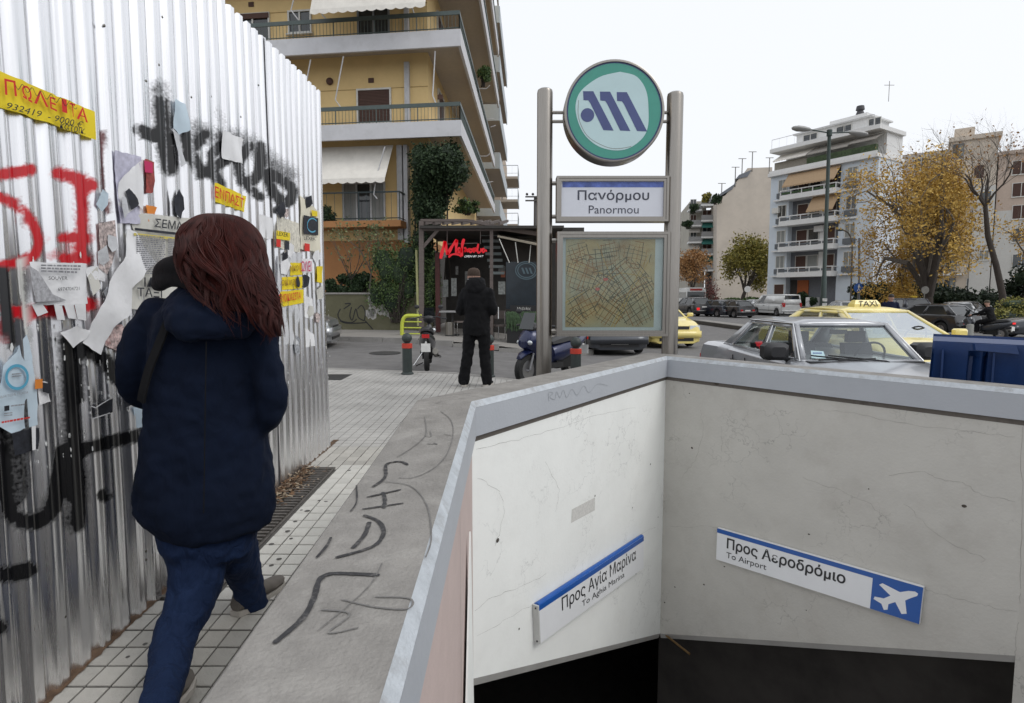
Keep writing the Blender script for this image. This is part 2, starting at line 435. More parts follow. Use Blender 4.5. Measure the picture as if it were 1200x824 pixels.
# manhole plates
def plate(name, label, mb, m, **k): return mb.build(name, m, None, label=label, cat='manhole cover', **k)
mb = MB(); z = S(0, 9); mb.box((-2.875, 8.68, z-0.002), (0.62, 0.62, 0.01))
for i in range(9): mb.box((-2.875, 8.68-0.27+i*0.0675, z+0.004), (0.58, 0.018, 0.006))
plate('manhole_cover', 'dark rectangular metal manhole plate set in the pavement tiles near the kerb', mb, mat('plate_iron', (0.07, 0.07, 0.07), 0.6, 0.4))
p = PZ(451, 413.6, 0.08); mb = MB(); mb.lathe([(0.36, G(p.x, p.y)-.01), (0.36, G(p.x, p.y)+.012), (0.30, G(p.x, p.y)+.016)], (p.x, p.y, 0), 24)
plate('manhole_cover', 'round dark manhole cover in the asphalt of the street', mb, MATS['plate_iron'])

# slotted drain along the fence foot
dr = thing('drain_grate', 'long rusty slotted drain grate along the foot of the metal fence', 'drain', (-1.415, 3.2, 0.12))
M_gr = mat('grate_iron', (0.12, 0.11, 0.10), 0.7, 0.4, var=0.3, scale=30)
mb = MB()
for X in (-1.525, -1.312): mb.hexa([(X-.008, 2.32, S(0, 2.32)-.02), (X+.008, 2.32, S(0, 2.32)-.02), (X+.008, 4.07, S(0, 4.07)-.02), (X-.008, 4.07, S(0, 4.07)-.02)],
                                   [(X-.008, 2.32, S(0, 2.32)+.004), (X+.008, 2.32, S(0, 2.32)+.004), (X+.008, 4.07, S(0, 4.07)+.004), (X-.008, 4.07, S(0, 4.07)+.004)])
mb.box((-1.418, 4.075, S(0, 4.07)-.008), (0.22, 0.016, 0.024)); mb.build('frame', M_gr, dr, ang=0)
mb = MB(); mb.quad((-1.53, 2.3, S(0, 2.3)-.005), (-1.31, 2.3, S(0, 2.3)-.005), (-1.31, 4.08, S(0, 4.08)-.005), (-1.53, 4.08, S(0, 4.08)-.005))
mb.build('channel', M_dark, dr, ang=0)
bar0 = None
for i in range(42):
    y = 2.345+i*0.0413
    if bar0 is None:
        mb = MB(); mb.box((0, 0, 0), (0.196, 0.02, 0.012)); bar0 = mb.build('bar', M_gr, dr, local=True, ang=0); b = bar0
    else: b = bar0.copy(); COL.objects.link(b); setpar(b, dr)
    b.location = Vector((-1.418, y, S(0, y)+0.001))-Vector(dr.location)
    b.rotation_euler = (0, 0, random.uniform(-.02, .02))
# dead leaves and twigs on the drain
mb = MB()
for k in range(420):
    y = random.gauss(3.72, .22); x = -1.53+abs(random.gauss(0, .06))+.02*random.random()
    if y > 4.1 or y < 2.9 or x > -1.33: continue
    z = S(0, y)+0.006+random.random()*.035*max(0, 1-(x+1.53)/.14); a = random.random()*6.3; l = random.uniform(.006, .02); w = random.uniform(.003, .009)
    u = Vector((cos(a), sin(a), random.uniform(-.4, .4)))*l; v = Vector((-sin(a), cos(a), random.uniform(-.5, .5)))*w; c = Vector((x, y, z))
    mb.cur = k % 3; mb.quad(c-u-v, c+u-v, c+u+v, c-u+v)
for k in range(60):
    y = random.gauss(3.7, .2); x = -1.53+abs(random.gauss(0, .07)); a = random.uniform(1, 2.2); l = random.uniform(.03, .09)
    if y > 4.05: continue
    c = Vector((x, y, S(0, y)+.012+random.random()*.02)); mb.cur = 1; mb.tube([c, c+Vector((cos(a)*l, sin(a)*l, random.uniform(-.01, .02)))], .0016, 4)
mb.build('leaf_litter', [mat('dry_leaf', (0.16, 0.09, 0.045), .9), mat('dry_twig', (0.10, 0.06, 0.035), .9), mat('pale_leaf', (0.30, 0.24, 0.17), .9)], None, ang=0,
         label='heap of brown dead leaves and twigs lying on the drain grate at the fence', cat='leaf litter', kind='stuff')
# chewing gum spots
mb = MB()
for q in [(388, 544), (360, 595), (353, 594), (346, 608), (337, 620), (318, 636), (382, 583), (344, 583), (327, 654), (409, 551), (331, 590), (374, 582), (341, 629), (170, 755), (318, 662), (430, 475), (150, 770), (447, 488)]:
    p = PZ(*q, 0.0, 0.0485) if q[1] > 560 else PZ(*q, SFLAT); z = S(p.x, p.y)+.0015; r = random.uniform(.006, .015)
    n = 9; mb.quad(*[(p.x+r*(1+.25*random.random())*cos(2*pi*i/n), p.y+r*(1+.25*random.random())*sin(2*pi*i/n), z) for i in range(n)])
mb.build('gum_spots', mat('old_gum', (0.09, 0.085, 0.08), .9), side, ang=0, kind='stuff')

# ---------------- parapet with its walls
par = thing('station_parapet', 'low concrete parapet with grey cap around the metro stairwell, black scrawls on its top', 'parapet', (X1-.15, 1.5, 0))
def capz(y): return 0.72+0.0485*y if y < A_o.y else ZT
zn = capz(-1.6)
def V(p, z): return Vector((p.x, p.y, z))
out_ = offs(W1, W2, W3); inn = offs(0, 0, 0)
rin = offs(-0.025, -0.025, -0.025)
zs = [zn, ZT, ZT, ZT]
mb = MB()                                                       # cap top with softened outer edge, three runs
eo = offs(W1-.012, W2-.012, W3-.012)
# round the outer corner
mb.loft([[V(out_[i], zs[i]-.16), V(out_[i], zs[i]-.014), V(eo[i], zs[i]), V(inn[i], zs[i])] for i in range(4)], cap=False, closed=False)
o = mb.build('cap', M_conc, par, ang=30)
mb = MB(); mb.loft([[V(inn[i], zs[i]+.0005), V(rin[i], zs[i]-.030)] for i in range(4)], cap=False, closed=False); mb.build('edge_strip', M_strip, par, ang=20)
M_fas1 = mat('fascia_paint', (0.40, 0.42, 0.45), 0.6, var=0.05, scale=4, bump=0.12, stain=0.2, staincol=(0.3, 0.3, 0.3))
mb = MB(); fz = 0.185
mb.loft([[V(rin[i], zs[i]-.031), V(rin[i], zs[i]-fz), V(inn[i]+(rin[i]-inn[i])*(-1.4), zs[i]-fz)] for i in range(4)], cap=False, closed=False)
mb.build('fascia', M_fas1, par, ang=20)
# outer face of the low wall down to the pavement
mb = MB(); of = offs(W1-.03, W2-.03, W3-.03)
mb.loft([[V(of[i], zs[i]-.15), V(of[i], -0.5)] for i in range(4)], cap=False, closed=False); mb.build('outer_face', M_conc, par, ang=20)

# inner walls
wi = offs(-.002, -.002, -.002)
Aw, Bw, Cw = wi[1], wi[2], wi[3]
def onwall(px, py, q, d):
    n = Vector((-d.y, d.x, 0)); return PP(px, py, V(q, 0), n)
b1 = onwall(557, 793.4, Aw, d2); b2 = onwall(772.8, 743.4, Bw, d2); b3 = onwall(1190, 768.5, Bw, d3)
za, zb, zc = b1.z, b2.z, b3.z
Cend = V(b3, 0); topz = ZT-fz-.02
nA = -n2; nB = -n3
M_cap2 = mat('edge_cement', (.36, .35, .33), .9, var=.1)
def wallrun(name, p, q, zp, zq, n_in, m, t=0.22, lip=.05):
    w = MB(); po, qo = p-n_in*t, q-n_in*t; lp, lq = p-n_in*.015, q-n_in*.015
    w.add([V(p, topz), V(q, topz), V(q, zq), V(p, zp), V(lp, zp-lip), V(lq, zq-lip), V(qo, zq-lip), V(po, zp-lip)],
          [(0, 1, 2, 3), (3, 2, 5, 4), (4, 5, 6, 7)])
    w.m[-2] = 1
    # subdivide for nothing: flat plaster
    return w.build(name, [m, M_cap2], par, ang=10)
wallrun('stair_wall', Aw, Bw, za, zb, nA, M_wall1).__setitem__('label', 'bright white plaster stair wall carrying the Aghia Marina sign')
wallrun('stair_wall', Bw, Cend, zb, zc, nB, M_wall2).__setitem__('label', 'cracked plaster stair wall greyed for its shade, carrying the Airport sign')
# return wall at the right edge, coming towards the camera
R0 = Cend; R1 = Cend+Vector((0.35, -1.0, 0)).normalized()*3
mb = MB(); mb.quad(V(R0, topz), V(R1, topz), V(R1, -4), V(R0, -4)); mb.build('return_wall', M_wall2, par, ang=0)
# pink wall under the left run, with a paler wedge
mb = MB(); xw = Aw.x+.001
mb.quad((xw, Aw.y, topz), (xw, -1.6, zn-fz-.02), (xw, -1.6, -4), (xw, Aw.y, za)); mb.build('side_wall', M_pink, par, ang=0)
mb = MB(); xp = xw+.012; mb.prism([(xp, 2.55, 0.32), (xp, 2.70, -.75), (xp, 1.6, -1.9), (xp, 1.75, -1.6)], (.008, 0, 0)); mb.build('wedge_panel', M_wall1, par, ang=0)
mb = MB(); mb.quad((xw+.003, 2.2, topz), (xw+.003, 2.206, topz), (xw+.003, 2.206, -3), (xw+.003, 2.2, -3)); mb.build('joint', M_inkl, par, ang=0)
# dark strip: shade under the fascia overhang, painted in
mb = MB()
gp = offs(-.004, -.004, -.004)
mb.loft([[V(gp[i], zs[i]-fz-.002), V(gp[i], zs[i]-fz-.034)] for i in (1, 2, 3)], cap=False, closed=False); mb.build('shadow_gap', mat('gap_shade', (0.13, 0.115, 0.10), .9, stain=.6, sscale=12), par, ang=0)
# chips and holes in the plaster
def blot(mb, px, py, q, d, n, r, sq=1.0):
    c = onwall(px, py, q, d); k = 8
    mb.quad(*[c+n*.0022+d*(r*(1+.5*random.random())*cos(2*pi*i/k))+Vector((0, 0, 1))*(r*sq*(1+.5*random.random())*sin(2*pi*i/k)) for i in range(k)])
mb = MB()
for q in [(583, 633, .011), (697, 581, .006), (762, 544, .007), (741, 595, .005), (771, 606, .005), (745, 672, .008), (608, 737, .006), (741, 672, .005)]: blot(mb, q[0], q[1], Aw, d2, nA, q[2])
for q in [(811, 525, .009), (1130, 593, .011), (948, 626, .006), (849, 664, .006), (808, 461, .005), (791, 688, .006), (825, 685, .007), (779, 706, .007), (945, 715, .004), (840, 449, .02, ), (1018, 573, .004)]: blot(mb, q[0], q[1], Bw, d3, nB, q[2], .8)
mb.build('plaster_chips', mat('chip_dark', (0.07, 0.06, 0.05), .95, var=.4, scale=50), par, ang=0, kind='stuff')
# long cracks as thin sunk lines
def crackline(mb, pts, q, d, n, w=.0018):
    out = []
    for i in range(len(pts)-1):
        for t in range(6):
            f = t/6; out.append((pts[i][0]*(1-f)+pts[i+1][0]*f+random.uniform(-1.6, 1.6), pts[i][1]*(1-f)+pts[i+1][1]*f+random.uniform(-1.3, 1.3)))
    out.append(pts[-1]); ribbon(mb, [onwall(a, b, q, d) for a, b in out], [w*random.uniform(.4, 1.3) for _ in out], n, .0015)
mb = MB()
for c in ([(557, 527), (600, 517), (640, 506), (700, 486), (745, 478)], [(560, 745), (590, 728), (625, 707)], [(748, 627), (768, 618)], [(557, 716), (575, 700), (610, 688), (640, 672)],
          [(560, 560), (585, 575), (592, 600), (580, 640)], [(640, 540), (655, 575), (650, 600)]): crackline(mb, c, Aw, d2, nA, .0014)
for c in ([(1083, 690), (1110, 698), (1140, 706), (1170, 713), (1192, 716)], [(785, 617), (815, 617), (842, 618)], [(1040, 558), (1080, 552), (1105, 562), (1130, 566), (1150, 580), (1190, 588)],
          [(1060, 590), (1090, 620), (1120, 640), (1155, 655), (1150, 660)], [(820, 480), (825, 510), (815, 540), (800, 560)], [(940, 560), (985, 575), (1020, 590), (1040, 610)],
          [(1196, 690), (1195, 720), (1191, 745), (1190, 768)], [(1197, 500), (1198, 600), (1196, 690)], [(845, 500), (846, 530)], [(960, 480), (1000, 484), (1060, 497), (1130, 505), (1190, 512)]): crackline(mb, c, Bw, d3, nB, .0016)
mb.build('wall_cracks', mat('crack_line', (.24, .23, .21), .9, stain=.7, staincol=(.5, .49, .46), sscale=20), par, ang=0, kind='stuff')
mb = MB(); c = [onwall(*q, Aw, d2)+nA*.0012 for q in [(670, 597), (697, 583), (697, 598), (669, 613)]]; mb.quad(*c)
mb.build('glue_patch', mat('glue_patch', (0.60, 0.59, 0.56), .9, var=.15, scale=60), par, ang=0)

# stairwell below: landing and steps in the dark
st = thing('stairwell', 'dark stairwell with steps under the parapet walls', 'stairs', (2.5, 2.0, -4.6))
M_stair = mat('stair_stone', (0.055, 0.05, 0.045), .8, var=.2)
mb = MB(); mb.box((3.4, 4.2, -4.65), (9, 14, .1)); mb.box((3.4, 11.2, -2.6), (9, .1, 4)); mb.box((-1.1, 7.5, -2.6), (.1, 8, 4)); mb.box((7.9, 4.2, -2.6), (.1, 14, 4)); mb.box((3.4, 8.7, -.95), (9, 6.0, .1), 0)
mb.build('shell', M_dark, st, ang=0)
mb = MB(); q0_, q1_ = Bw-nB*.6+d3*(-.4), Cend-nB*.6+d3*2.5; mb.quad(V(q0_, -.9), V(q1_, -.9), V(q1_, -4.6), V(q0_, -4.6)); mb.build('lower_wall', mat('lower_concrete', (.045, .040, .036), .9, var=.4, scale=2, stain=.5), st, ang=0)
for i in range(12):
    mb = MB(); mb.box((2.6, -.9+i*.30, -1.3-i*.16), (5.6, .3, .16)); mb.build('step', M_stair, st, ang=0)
mb = MB(); mb.tube([onwall(768, 748, Bw, d2)+Vector((.05, .3, -.05)), P(808, 766.5, 4.75)], .010, 6); mb.build('handrail', mat('brass', (0.35, 0.22, 0.10), .35, .9), st)

# graffiti on the cap
up = Vector((0, 0, 1))
def captop(q):
    p = PZ(q[0], q[1], 0.72, 0.0485)
    return p if p.y < A_o.y else PZ(q[0], q[1], ZT)
def scrawl(mb, pts, w, k=7):
    c = catmull([captop(q) for q in pts], k) if len(pts) > 2 else [captop(pts[0]).lerp(captop(pts[1]), i/7) for i in range(8)]
    ribbon(mb, c, [w*random.uniform(.8, 1.12)*(0.6 if i in (0, len(c)-1) else 1) for i in range(len(c))], up, .0015)
mb = MB()
for pts, w in [([(478, 545), (471, 541.5), (462, 541.5), (452.5, 545), (452, 557), (447, 564), (436.6, 571)], .012), ([(429.7, 583), (470, 574)], .010), ([(424.5, 597), (472.8, 590)], .010), ([(448.6, 577), (451, 585), (450, 596)], .012),
               ([(426, 604), (443, 611), (449.7, 623), (443, 636.6), (426, 645), (393, 654)], .012), ([(433, 612), (428, 626), (420, 636), (413, 643)], .013),
               ([(445, 674.5), (415, 673), (388, 672.8), (374.5, 680), (367.6, 702), (353.8, 726), (321, 754.5)], .014), ([(388, 630), (383, 640), (371, 654)], .008), ([(417.6, 569), (418, 588), (410.7, 600)], .005)]: scrawl(mb, pts, w)
mb.build('marker_scrawl', M_ink, par, ang=0)
mb = MB()
for pts, w in [([(516, 482), (528, 492), (531, 509), (523, 533.5), (506, 550.5), (484, 560), (467, 560)], .004), ([(497.7, 488.6), (499, 509), (484, 524), (465, 536)], .004),
               ([(447, 564), (481, 570), (500, 592), (505.5, 629.7), (499, 654)], .004), ([(506, 466), (540, 462), (560, 461)], .004), ([(511, 473), (520, 470), (545, 467)], .003), ([(440, 700), (480, 702), (478, 714), (440, 712), (400, 703)], .005),
               ([(376, 715), (410, 720), (385, 742), (420, 736)], .005), ([(500, 520), (512, 521), (508, 519)], .006), ([(504, 505), (505, 512), (498, 511)], .004), ([(448, 660), (430, 690), (372, 740)], .003), ([(520, 509), (529, 511)], .004)]: scrawl(mb, pts, w)
mb.build('faint_scrawl', M_inkl, par, ang=0)
# faint letters on the fascia of the second run
mb = MB(); q0 = V(rin[1], 0)
fa = [PP(x, y, q0, n2)+nA*.002 for x, y in [(642, 470), (700, 452), (700, 444), (642, 459)]]
ribbon(mb, catmull([PP(x, y, q0, n2) for x, y in [(643, 470), (643, 460), (648, 461), (644, 465), (650, 468), (652, 459), (656, 466), (660, 457), (664, 466), (670, 456), (676, 463), (684, 452), (690, 460), (700, 450), (712, 452)]], 4), .004, nA, .002)
mb.build('pen_scribble', mat('pencil', (0.33, 0.35, 0.37), .8), par, ang=0)
# ================================================================== corrugated metal fence
XF = -1.56                       # trough plane; crests at XF+0.022
FY1 = 4.66
fence = thing('corrugated_fence', 'tall corrugated metal site fence with red and black graffiti and torn posters', 'fence', (XF, 2.7, 0.1))
def fprof(y):                    # trapezoid rib, pitch .1
    t = (y/0.1) % 1.0; e = 0.09; c = 0.58; h = 0.026
    if t < e: k = smooth(t/e)
    elif t < c: k = 1.0-0.10*(1 if abs((t-e)/(c-e)-.5) < .12 else 0)
    elif t < c+e: k = 1-smooth((t-c)/e)
    else: k = 0.0+0.16*(1 if abs((t-c-e)/(1-c-e)-.5) < .2 else 0)
    return XF+h*k
XCR = XF+0.0245
STROKES = []                     # (points in picture px, radius px, softness px, colour, strength)
RED = (0.55, 0.012, 0.02); BLK = (0.008, 0.008, 0.009)
def stk(c, r, sft, pts, a=1.0): STROKES.append((pts, r*(.86 if c is BLK and pts[0][1] < 300 else (1.0 if c is BLK else .74)), sft, c, a))
stk(RED, 7, 5, [(-10, 206), (0, 205), (36, 199)]); stk(RED, 6, 5, [(-12, 226), (0, 231), (20, 241), (36, 258), (44, 276), (44, 292), (34, 303), (0, 312)])
stk(RED, 8, 5, [(68, 203), (85, 208), (107, 217)]); stk(RED, 6, 5, [(92, 208), (96, 240), (96, 300)]); stk(RED, 6, 5, [(73, 279), (104, 279)]); stk(RED, 6, 5, [(74, 303), (102, 305)])
stk(RED, 8, 6, [(4, 365), (40, 366), (108, 356)]); stk(RED, 5, 6, [(60, 300), (88, 292)], .6); stk(RED, 7, 6, [(0, 385), (3, 395)], .8)
stk(BLK, 8, 3, [(163, 152), (182, 160), (204, 163)]); stk(BLK, 9, 7, [(188, 122), (192, 158), (199, 196)]); stk(BLK, 7, 4, [(215, 152), (224, 180), (235, 203)]); stk(BLK, 6, 4, [(240, 157), (218, 184)])
stk(BLK, 6, 4, [(246, 203), (250, 180), (262, 170), (266, 186), (250, 198), (260, 220)]); stk(BLK, 6, 4, [(305, 172), (302, 206), (284, 212), (280, 190), (292, 172)]); stk(BLK, 5, 3, [(282, 209), (294, 222), (305, 231)])
stk(BLK, 6, 4, [(314, 204), (320, 226), (337, 237), (343, 223), (330, 211), (316, 203)])
stk(BLK, 4, 16, [(186, 105), (194, 135), (222, 150), (250, 160), (285, 165), (318, 192), (338, 205)], .75)
stk(BLK, 2, 10, [(255, 130), (270, 160)], .3)
stk(BLK, 15, 3, [(84, 405), (85, 460)]); stk(BLK, 11, 5, [(80, 440), (84, 520), (90, 560), (88, 612)]); stk(BLK, 9, 4, [(4, 530), (10, 595), (34, 612), (60, 598), (68, 565), (74, 530)])
stk(BLK, 10, 4, [(0, 505), (25, 560), (12, 590)], .9); stk(BLK, 8, 4, [(104, 411), (124, 424), (137, 442)]); stk(BLK, 7, 3, [(97, 527), (125, 519), (158, 511)]); stk(BLK, 7, 2, [(121, 581), (124, 581)])
stk(BLK, 9, 3, [(-10, 675), (24, 671), (34, 667)]); stk(BLK, 8, 4, [(-8, 735), (0, 735)]); stk(BLK, 10, 4, [(26, 470), (30, 500), (24, 535)], .8)
PEEL = (0.74, 0.75, 0.72); DKP = (0.02, 0.02, 0.022)
stk(DKP, 9, 1, [(3, 318), (7, 360), (12, 400)]); stk(PEEL, 4, 1, [(23, 305), (26, 345), (34, 400)]); stk((0.16, 0.05, 0.05), 3, 1, [(119, 155), (121, 215), (126, 250)], .9)
M_fen, t, b = newmat('galvanised_painted'); L = t.links.new
at = N(t, "ShaderNodeAttribute", attribute_name='paint'); oc = N(t, "ShaderNodeTexCoord")
mp = N(t, "ShaderNodeMapping"); mp.inputs['Scale'].default_value = (40, 8, 0.8); L(oc.outputs['Object'], mp.inputs[0])
ns = N(t, "ShaderNodeTexNoise"); ns.inputs['Scale'].default_value = 1.5; ns.inputs['Detail'].default_value = 8; L(mp.outputs[0], ns.inputs['Vector'])
mr = N(t, "ShaderNodeMapRange"); mr.inputs[1].default_value = .3; mr.inputs[2].default_value = .7; mr.inputs[3].default_value = .79; mr.inputs[4].default_value = .97
L(ns.outputs[0], mr.inputs[0])
cb = N(t, "ShaderNodeCombineColor"); L(mr.outputs[0], cb.inputs[0]); L(mr.outputs[0], cb.inputs[1])
mm = N(t, "ShaderNodeMath", operation='MULTIPLY'); mm.inputs[1].default_value = 1.02; L(mr.outputs[0], mm.inputs[0]); L(mm.outputs[0], cb.inputs[2])
n2_ = N(t, "ShaderNodeTexNoise"); n2_.inputs['Scale'].default_value = 90; n2_.inputs['Detail'].default_value = 6; L(oc.outputs['Object'], n2_.inputs['Vector'])
# paint mask broken up by fine noise
ad = N(t, "ShaderNodeMath", operation='ADD'); L(at.outputs['Alpha'], ad.inputs[0])
sc_ = N(t, "ShaderNodeMapRange"); sc_.inputs[1].default_value = .25; sc_.inputs[2].default_value = .75; sc_.inputs[3].default_value = -1.3; sc_.inputs[4].default_value = .9
L(n2_.outputs[0], sc_.inputs[0])
one = N(t, "ShaderNodeMath", operation='SUBTRACT'); one.inputs[0].default_value = 1.0; L(at.outputs['Alpha'], one.inputs[1])
e1 = N(t, "ShaderNodeMath", operation='MULTIPLY'); L(one.outputs[0], e1.inputs[0]); L(at.outputs['Alpha'], e1.inputs[1])
e2 = N(t, "ShaderNodeMath", operation='MULTIPLY'); L(e1.outputs[0], e2.inputs[0]); L(sc_.outputs[0], e2.inputs[1]); L(e2.outputs[0], ad.inputs[1])
st_ = N(t, "ShaderNodeMapRange"); st_.inputs[1].default_value = .12; st_.inputs[2].default_value = .92; L(ad.outputs[0], st_.inputs[0])
lo = N(t, "ShaderNodeMath", operation='GREATER_THAN'); lo.inputs[1].default_value = .01; L(at.outputs['Alpha'], lo.inputs[0])
mk = N(t, "ShaderNodeMath", operation='MULTIPLY'); L(st_.outputs[0], mk.inputs[0]); L(lo.outputs[0], mk.inputs[1])
mx = N(t, "ShaderNodeMix", data_type='RGBA'); L(mk.outputs[0], mx.inputs['Factor']); L(cb.outputs[0], mx.inputs[6]); L(at.outputs['Color'], mx.inputs[7])
L(mx.outputs[2], b.inputs['Base Color'])
pw_ = N(t, "ShaderNodeMath", operation='POWER'); L(mk.outputs[0], pw_.inputs[0]); pw_.inputs[1].default_value = 4.0
me_ = N(t, "ShaderNodeMath", operation='MULTIPLY_ADD'); L(pw_.outputs[0], me_.inputs[0]); me_.inputs[1].default_value = -.97; me_.inputs[2].default_value = .97; L(me_.outputs[0], b.inputs['Metallic'])
rg = N(t, "ShaderNodeMapRange"); rg.inputs[3].default_value = .20; rg.inputs[4].default_value = .36; L(ns.outputs[0], rg.inputs[0]); L(rg.outputs[0], b.inputs['Roughness'])
bp = N(t, "ShaderNodeBump"); bp.inputs['Strength'].default_value = .12; bp.inputs['Distance'].default_value = .004; L(ns.outputs[0], bp.inputs['Height']); L(bp.outputs[0], b.inputs['Normal'])

def catnp(pts):
    if len(pts) < 3: return np.array(pts, float)
    return np.array([(v.x, v.y) for v in catmull([(a, b_, 0) for a, b_ in pts], 5)])
SL = [(catnp(p), r, s_, c, a) for p, r, s_, c, a in STROKES]
seams = [-0.2, 0.58, 1.38, 2.16, 2.93, 3.64, 4.32, FY1]
panel_objs = []
for k in range(len(seams)-1):
    y0, y1 = seams[k], seams[k+1]+(0.04 if k < len(seams)-2 else 0)
    fine = y1 > 1.3
    ny = int((y1-y0)/(0.0085 if fine else .0125)); nz = 240 if fine else 12
    ys = np.linspace(y0, y1, ny+1); lift = 0.003*(k % 2)
    rx = random.uniform(-.006, .006)
    verts = []; 
    zt_base = [0.0]
    for y in ys:
        x = fprof(y)+lift; zb = S(0, y)+0.004+0.006*sin(y*23)+.004*sin(y*61); ztp = 2.845+0.0485*y*0.9+(0.014 if (y/0.1) % 1 < .6 else 0)
        if k == 6: ztp -= .015
        for j in range(nz+1):
            f_ = j/nz; z = zb+(ztp-zb)*f_
            verts.append((x-0.0+rx*(f_-.5)+0.004*sin(z*2.1+y*3), y, z))
    va = np.array(verts); me = bpy.data.meshes.new('panel')
    fs = [(i*(nz+1)+j, (i+1)*(nz+1)+j, (i+1)*(nz+1)+j+1, i*(nz+1)+j+1) for i in range(ny) for j in range(nz)]
    loc = Vector(fence.location)
    me.from_pydata((va-np.array(loc)).tolist(), [], fs); me.materials.append(M_fen)
    me.polygons.foreach_set('use_smooth', [True]*len(fs)); me.update()
    col = np.zeros((len(va), 4), np.float32)
    if fine:
        d = va-np.array(CAM); zz = d@np.array(CF); zz = np.maximum(zz, .05); u = 600+FPX*d[:, 0]/zz; v = 400-FPX*(d@np.array(CU))/zz
        pts = np.stack([u, v], 1)
        for sp, r, s_, c, a in SL:
            best = np.full(len(pts), 1e9)
            for p, q in zip(sp, sp[1:]):
                e = q-p; tt = np.clip(((pts-p)@e)/max(e@e, 1e-6), 0, 1); dd = np.hypot(*(pts-p-tt[:, None]*e).T); best = np.minimum(best, dd)
            m_ = np.clip(1-(best-r)/s_, 0, 1)*a
            if c is BLK and sp[0][1] < 300: ph = (va[:, 1]/.1) % 1; m_ = m_*np.where(ph < .62, 1.0, np.where(ph < .72, .75, .60))
            w = m_[:, None]; na = np.maximum(col[:, 3], m_)
            k_ = (w*1.0); col[:, :3] = np.where(m_[:, None] > 0.01, col[:, :3]*(1-k_)*(col[:, 3:4] > 0.01)+np.array(c)*np.where(col[:, 3:4] > 0.01, k_, 1), col[:, :3]); col[:, 3] = na
    ca = me.color_attributes.new('paint', 'FLOAT_COLOR', 'POINT'); ca.data.foreach_set('color', col.ravel())
    o = bpy.data.objects.new('panel', me); COL.objects.link(o); setpar(o, fence); o.location = (0, 0, 0)
# screws
mb = MB()
for (px, py) in [(122, 30), (171, 95), (186, 76), (224, 114), (247, 113), (282, 137), (190, 20), (76, 723), (171, 656), (171, 646), (303, 100), (224, 12)]:
    p = PX(px, py, XCR); mb.ball((p.x+.001, p.y, p.z), (.003, .006, .006), 8, 6)
mb.build('rivet', M_steeld, fence, kind='stuff')
# dirt line where sheet meets pavement
mb = MB(); pr = []
for i in range(180):
    y = 1.2+i*.0205; w = .010+.012*abs(sin(i*1.7))*random.random()
    pr.append((XCR+w, y))
mb.loft([[(XF-.01, y, S(0, y)+.0035), (x, y, S(0, y)+.0028)] for x, y in pr], cap=False, closed=False)
mb.build('dirt_line', mat('dirt', (0.10, 0.06, 0.035), .95, var=.4, scale=30), fence, ang=0)
mb = MB()                                                        # props behind the sheet
for y in (-.1, 1.2, 2.5, 3.8, 4.6): mb.box((XF-.05, y, 1.5), (.05, .05, 3.0))
for z in (.5, 1.6, 2.7): mb.box((XF-.025, 2.3, z), (.03, 4.7, .05))
mb.build('rear_frame', M_steeld, fence, ang=0)

# ------------------------------------------------------------------ paper on the fence
M_paper = mat('white_paper', (0.80, 0.80, 0.81), .85, var=.05, scale=9, bump=.5, bscale=14)
M_news = mat('newsprint', (0.62, 0.61, 0.56), .9, var=.10, scale=20, bump=.4, bscale=18, stain=.3, staincol=(.4, .38, .33), sscale=20)
M_lilac = mat('lilac_paper', (0.52, 0.51, 0.62), .85, var=.2, scale=50, bump=.4, bscale=15)
M_yel = mat('yellow_paper', (0.80, 0.62, 0.02), .8, var=.06, bump=.3, bscale=15)
M_redp = mat('red_print', (0.62, 0.03, 0.02), .8, var=.1); M_grayp = mat('gray_print', (0.25, 0.25, 0.27), .85, var=.5, scale=60)
M_orp = mat('orange_print', (0.75, 0.25, 0.04), .85, var=.1); M_cyan = mat('cyan_print', (0.10, 0.38, 0.55), .85, var=.1)
M_dkp = mat('dark_print', (0.02, 0.022, 0.03), .85, var=.6, scale=40); M_blup = mat('pale_blue_paper', (0.55, 0.66, 0.74), .85, var=.06, bump=.4, bscale=15)
M_mag = mat('magenta_print', (0.55, 0.03, 0.12), .85); M_brn = mat('red_brown_print', (0.30, 0.06, 0.05), .85, var=.6, scale=40)
nf = Vector((1, 0, 0))
def fp(px, py, off=0.0):
    p = PX(px, py, XCR+off); return p
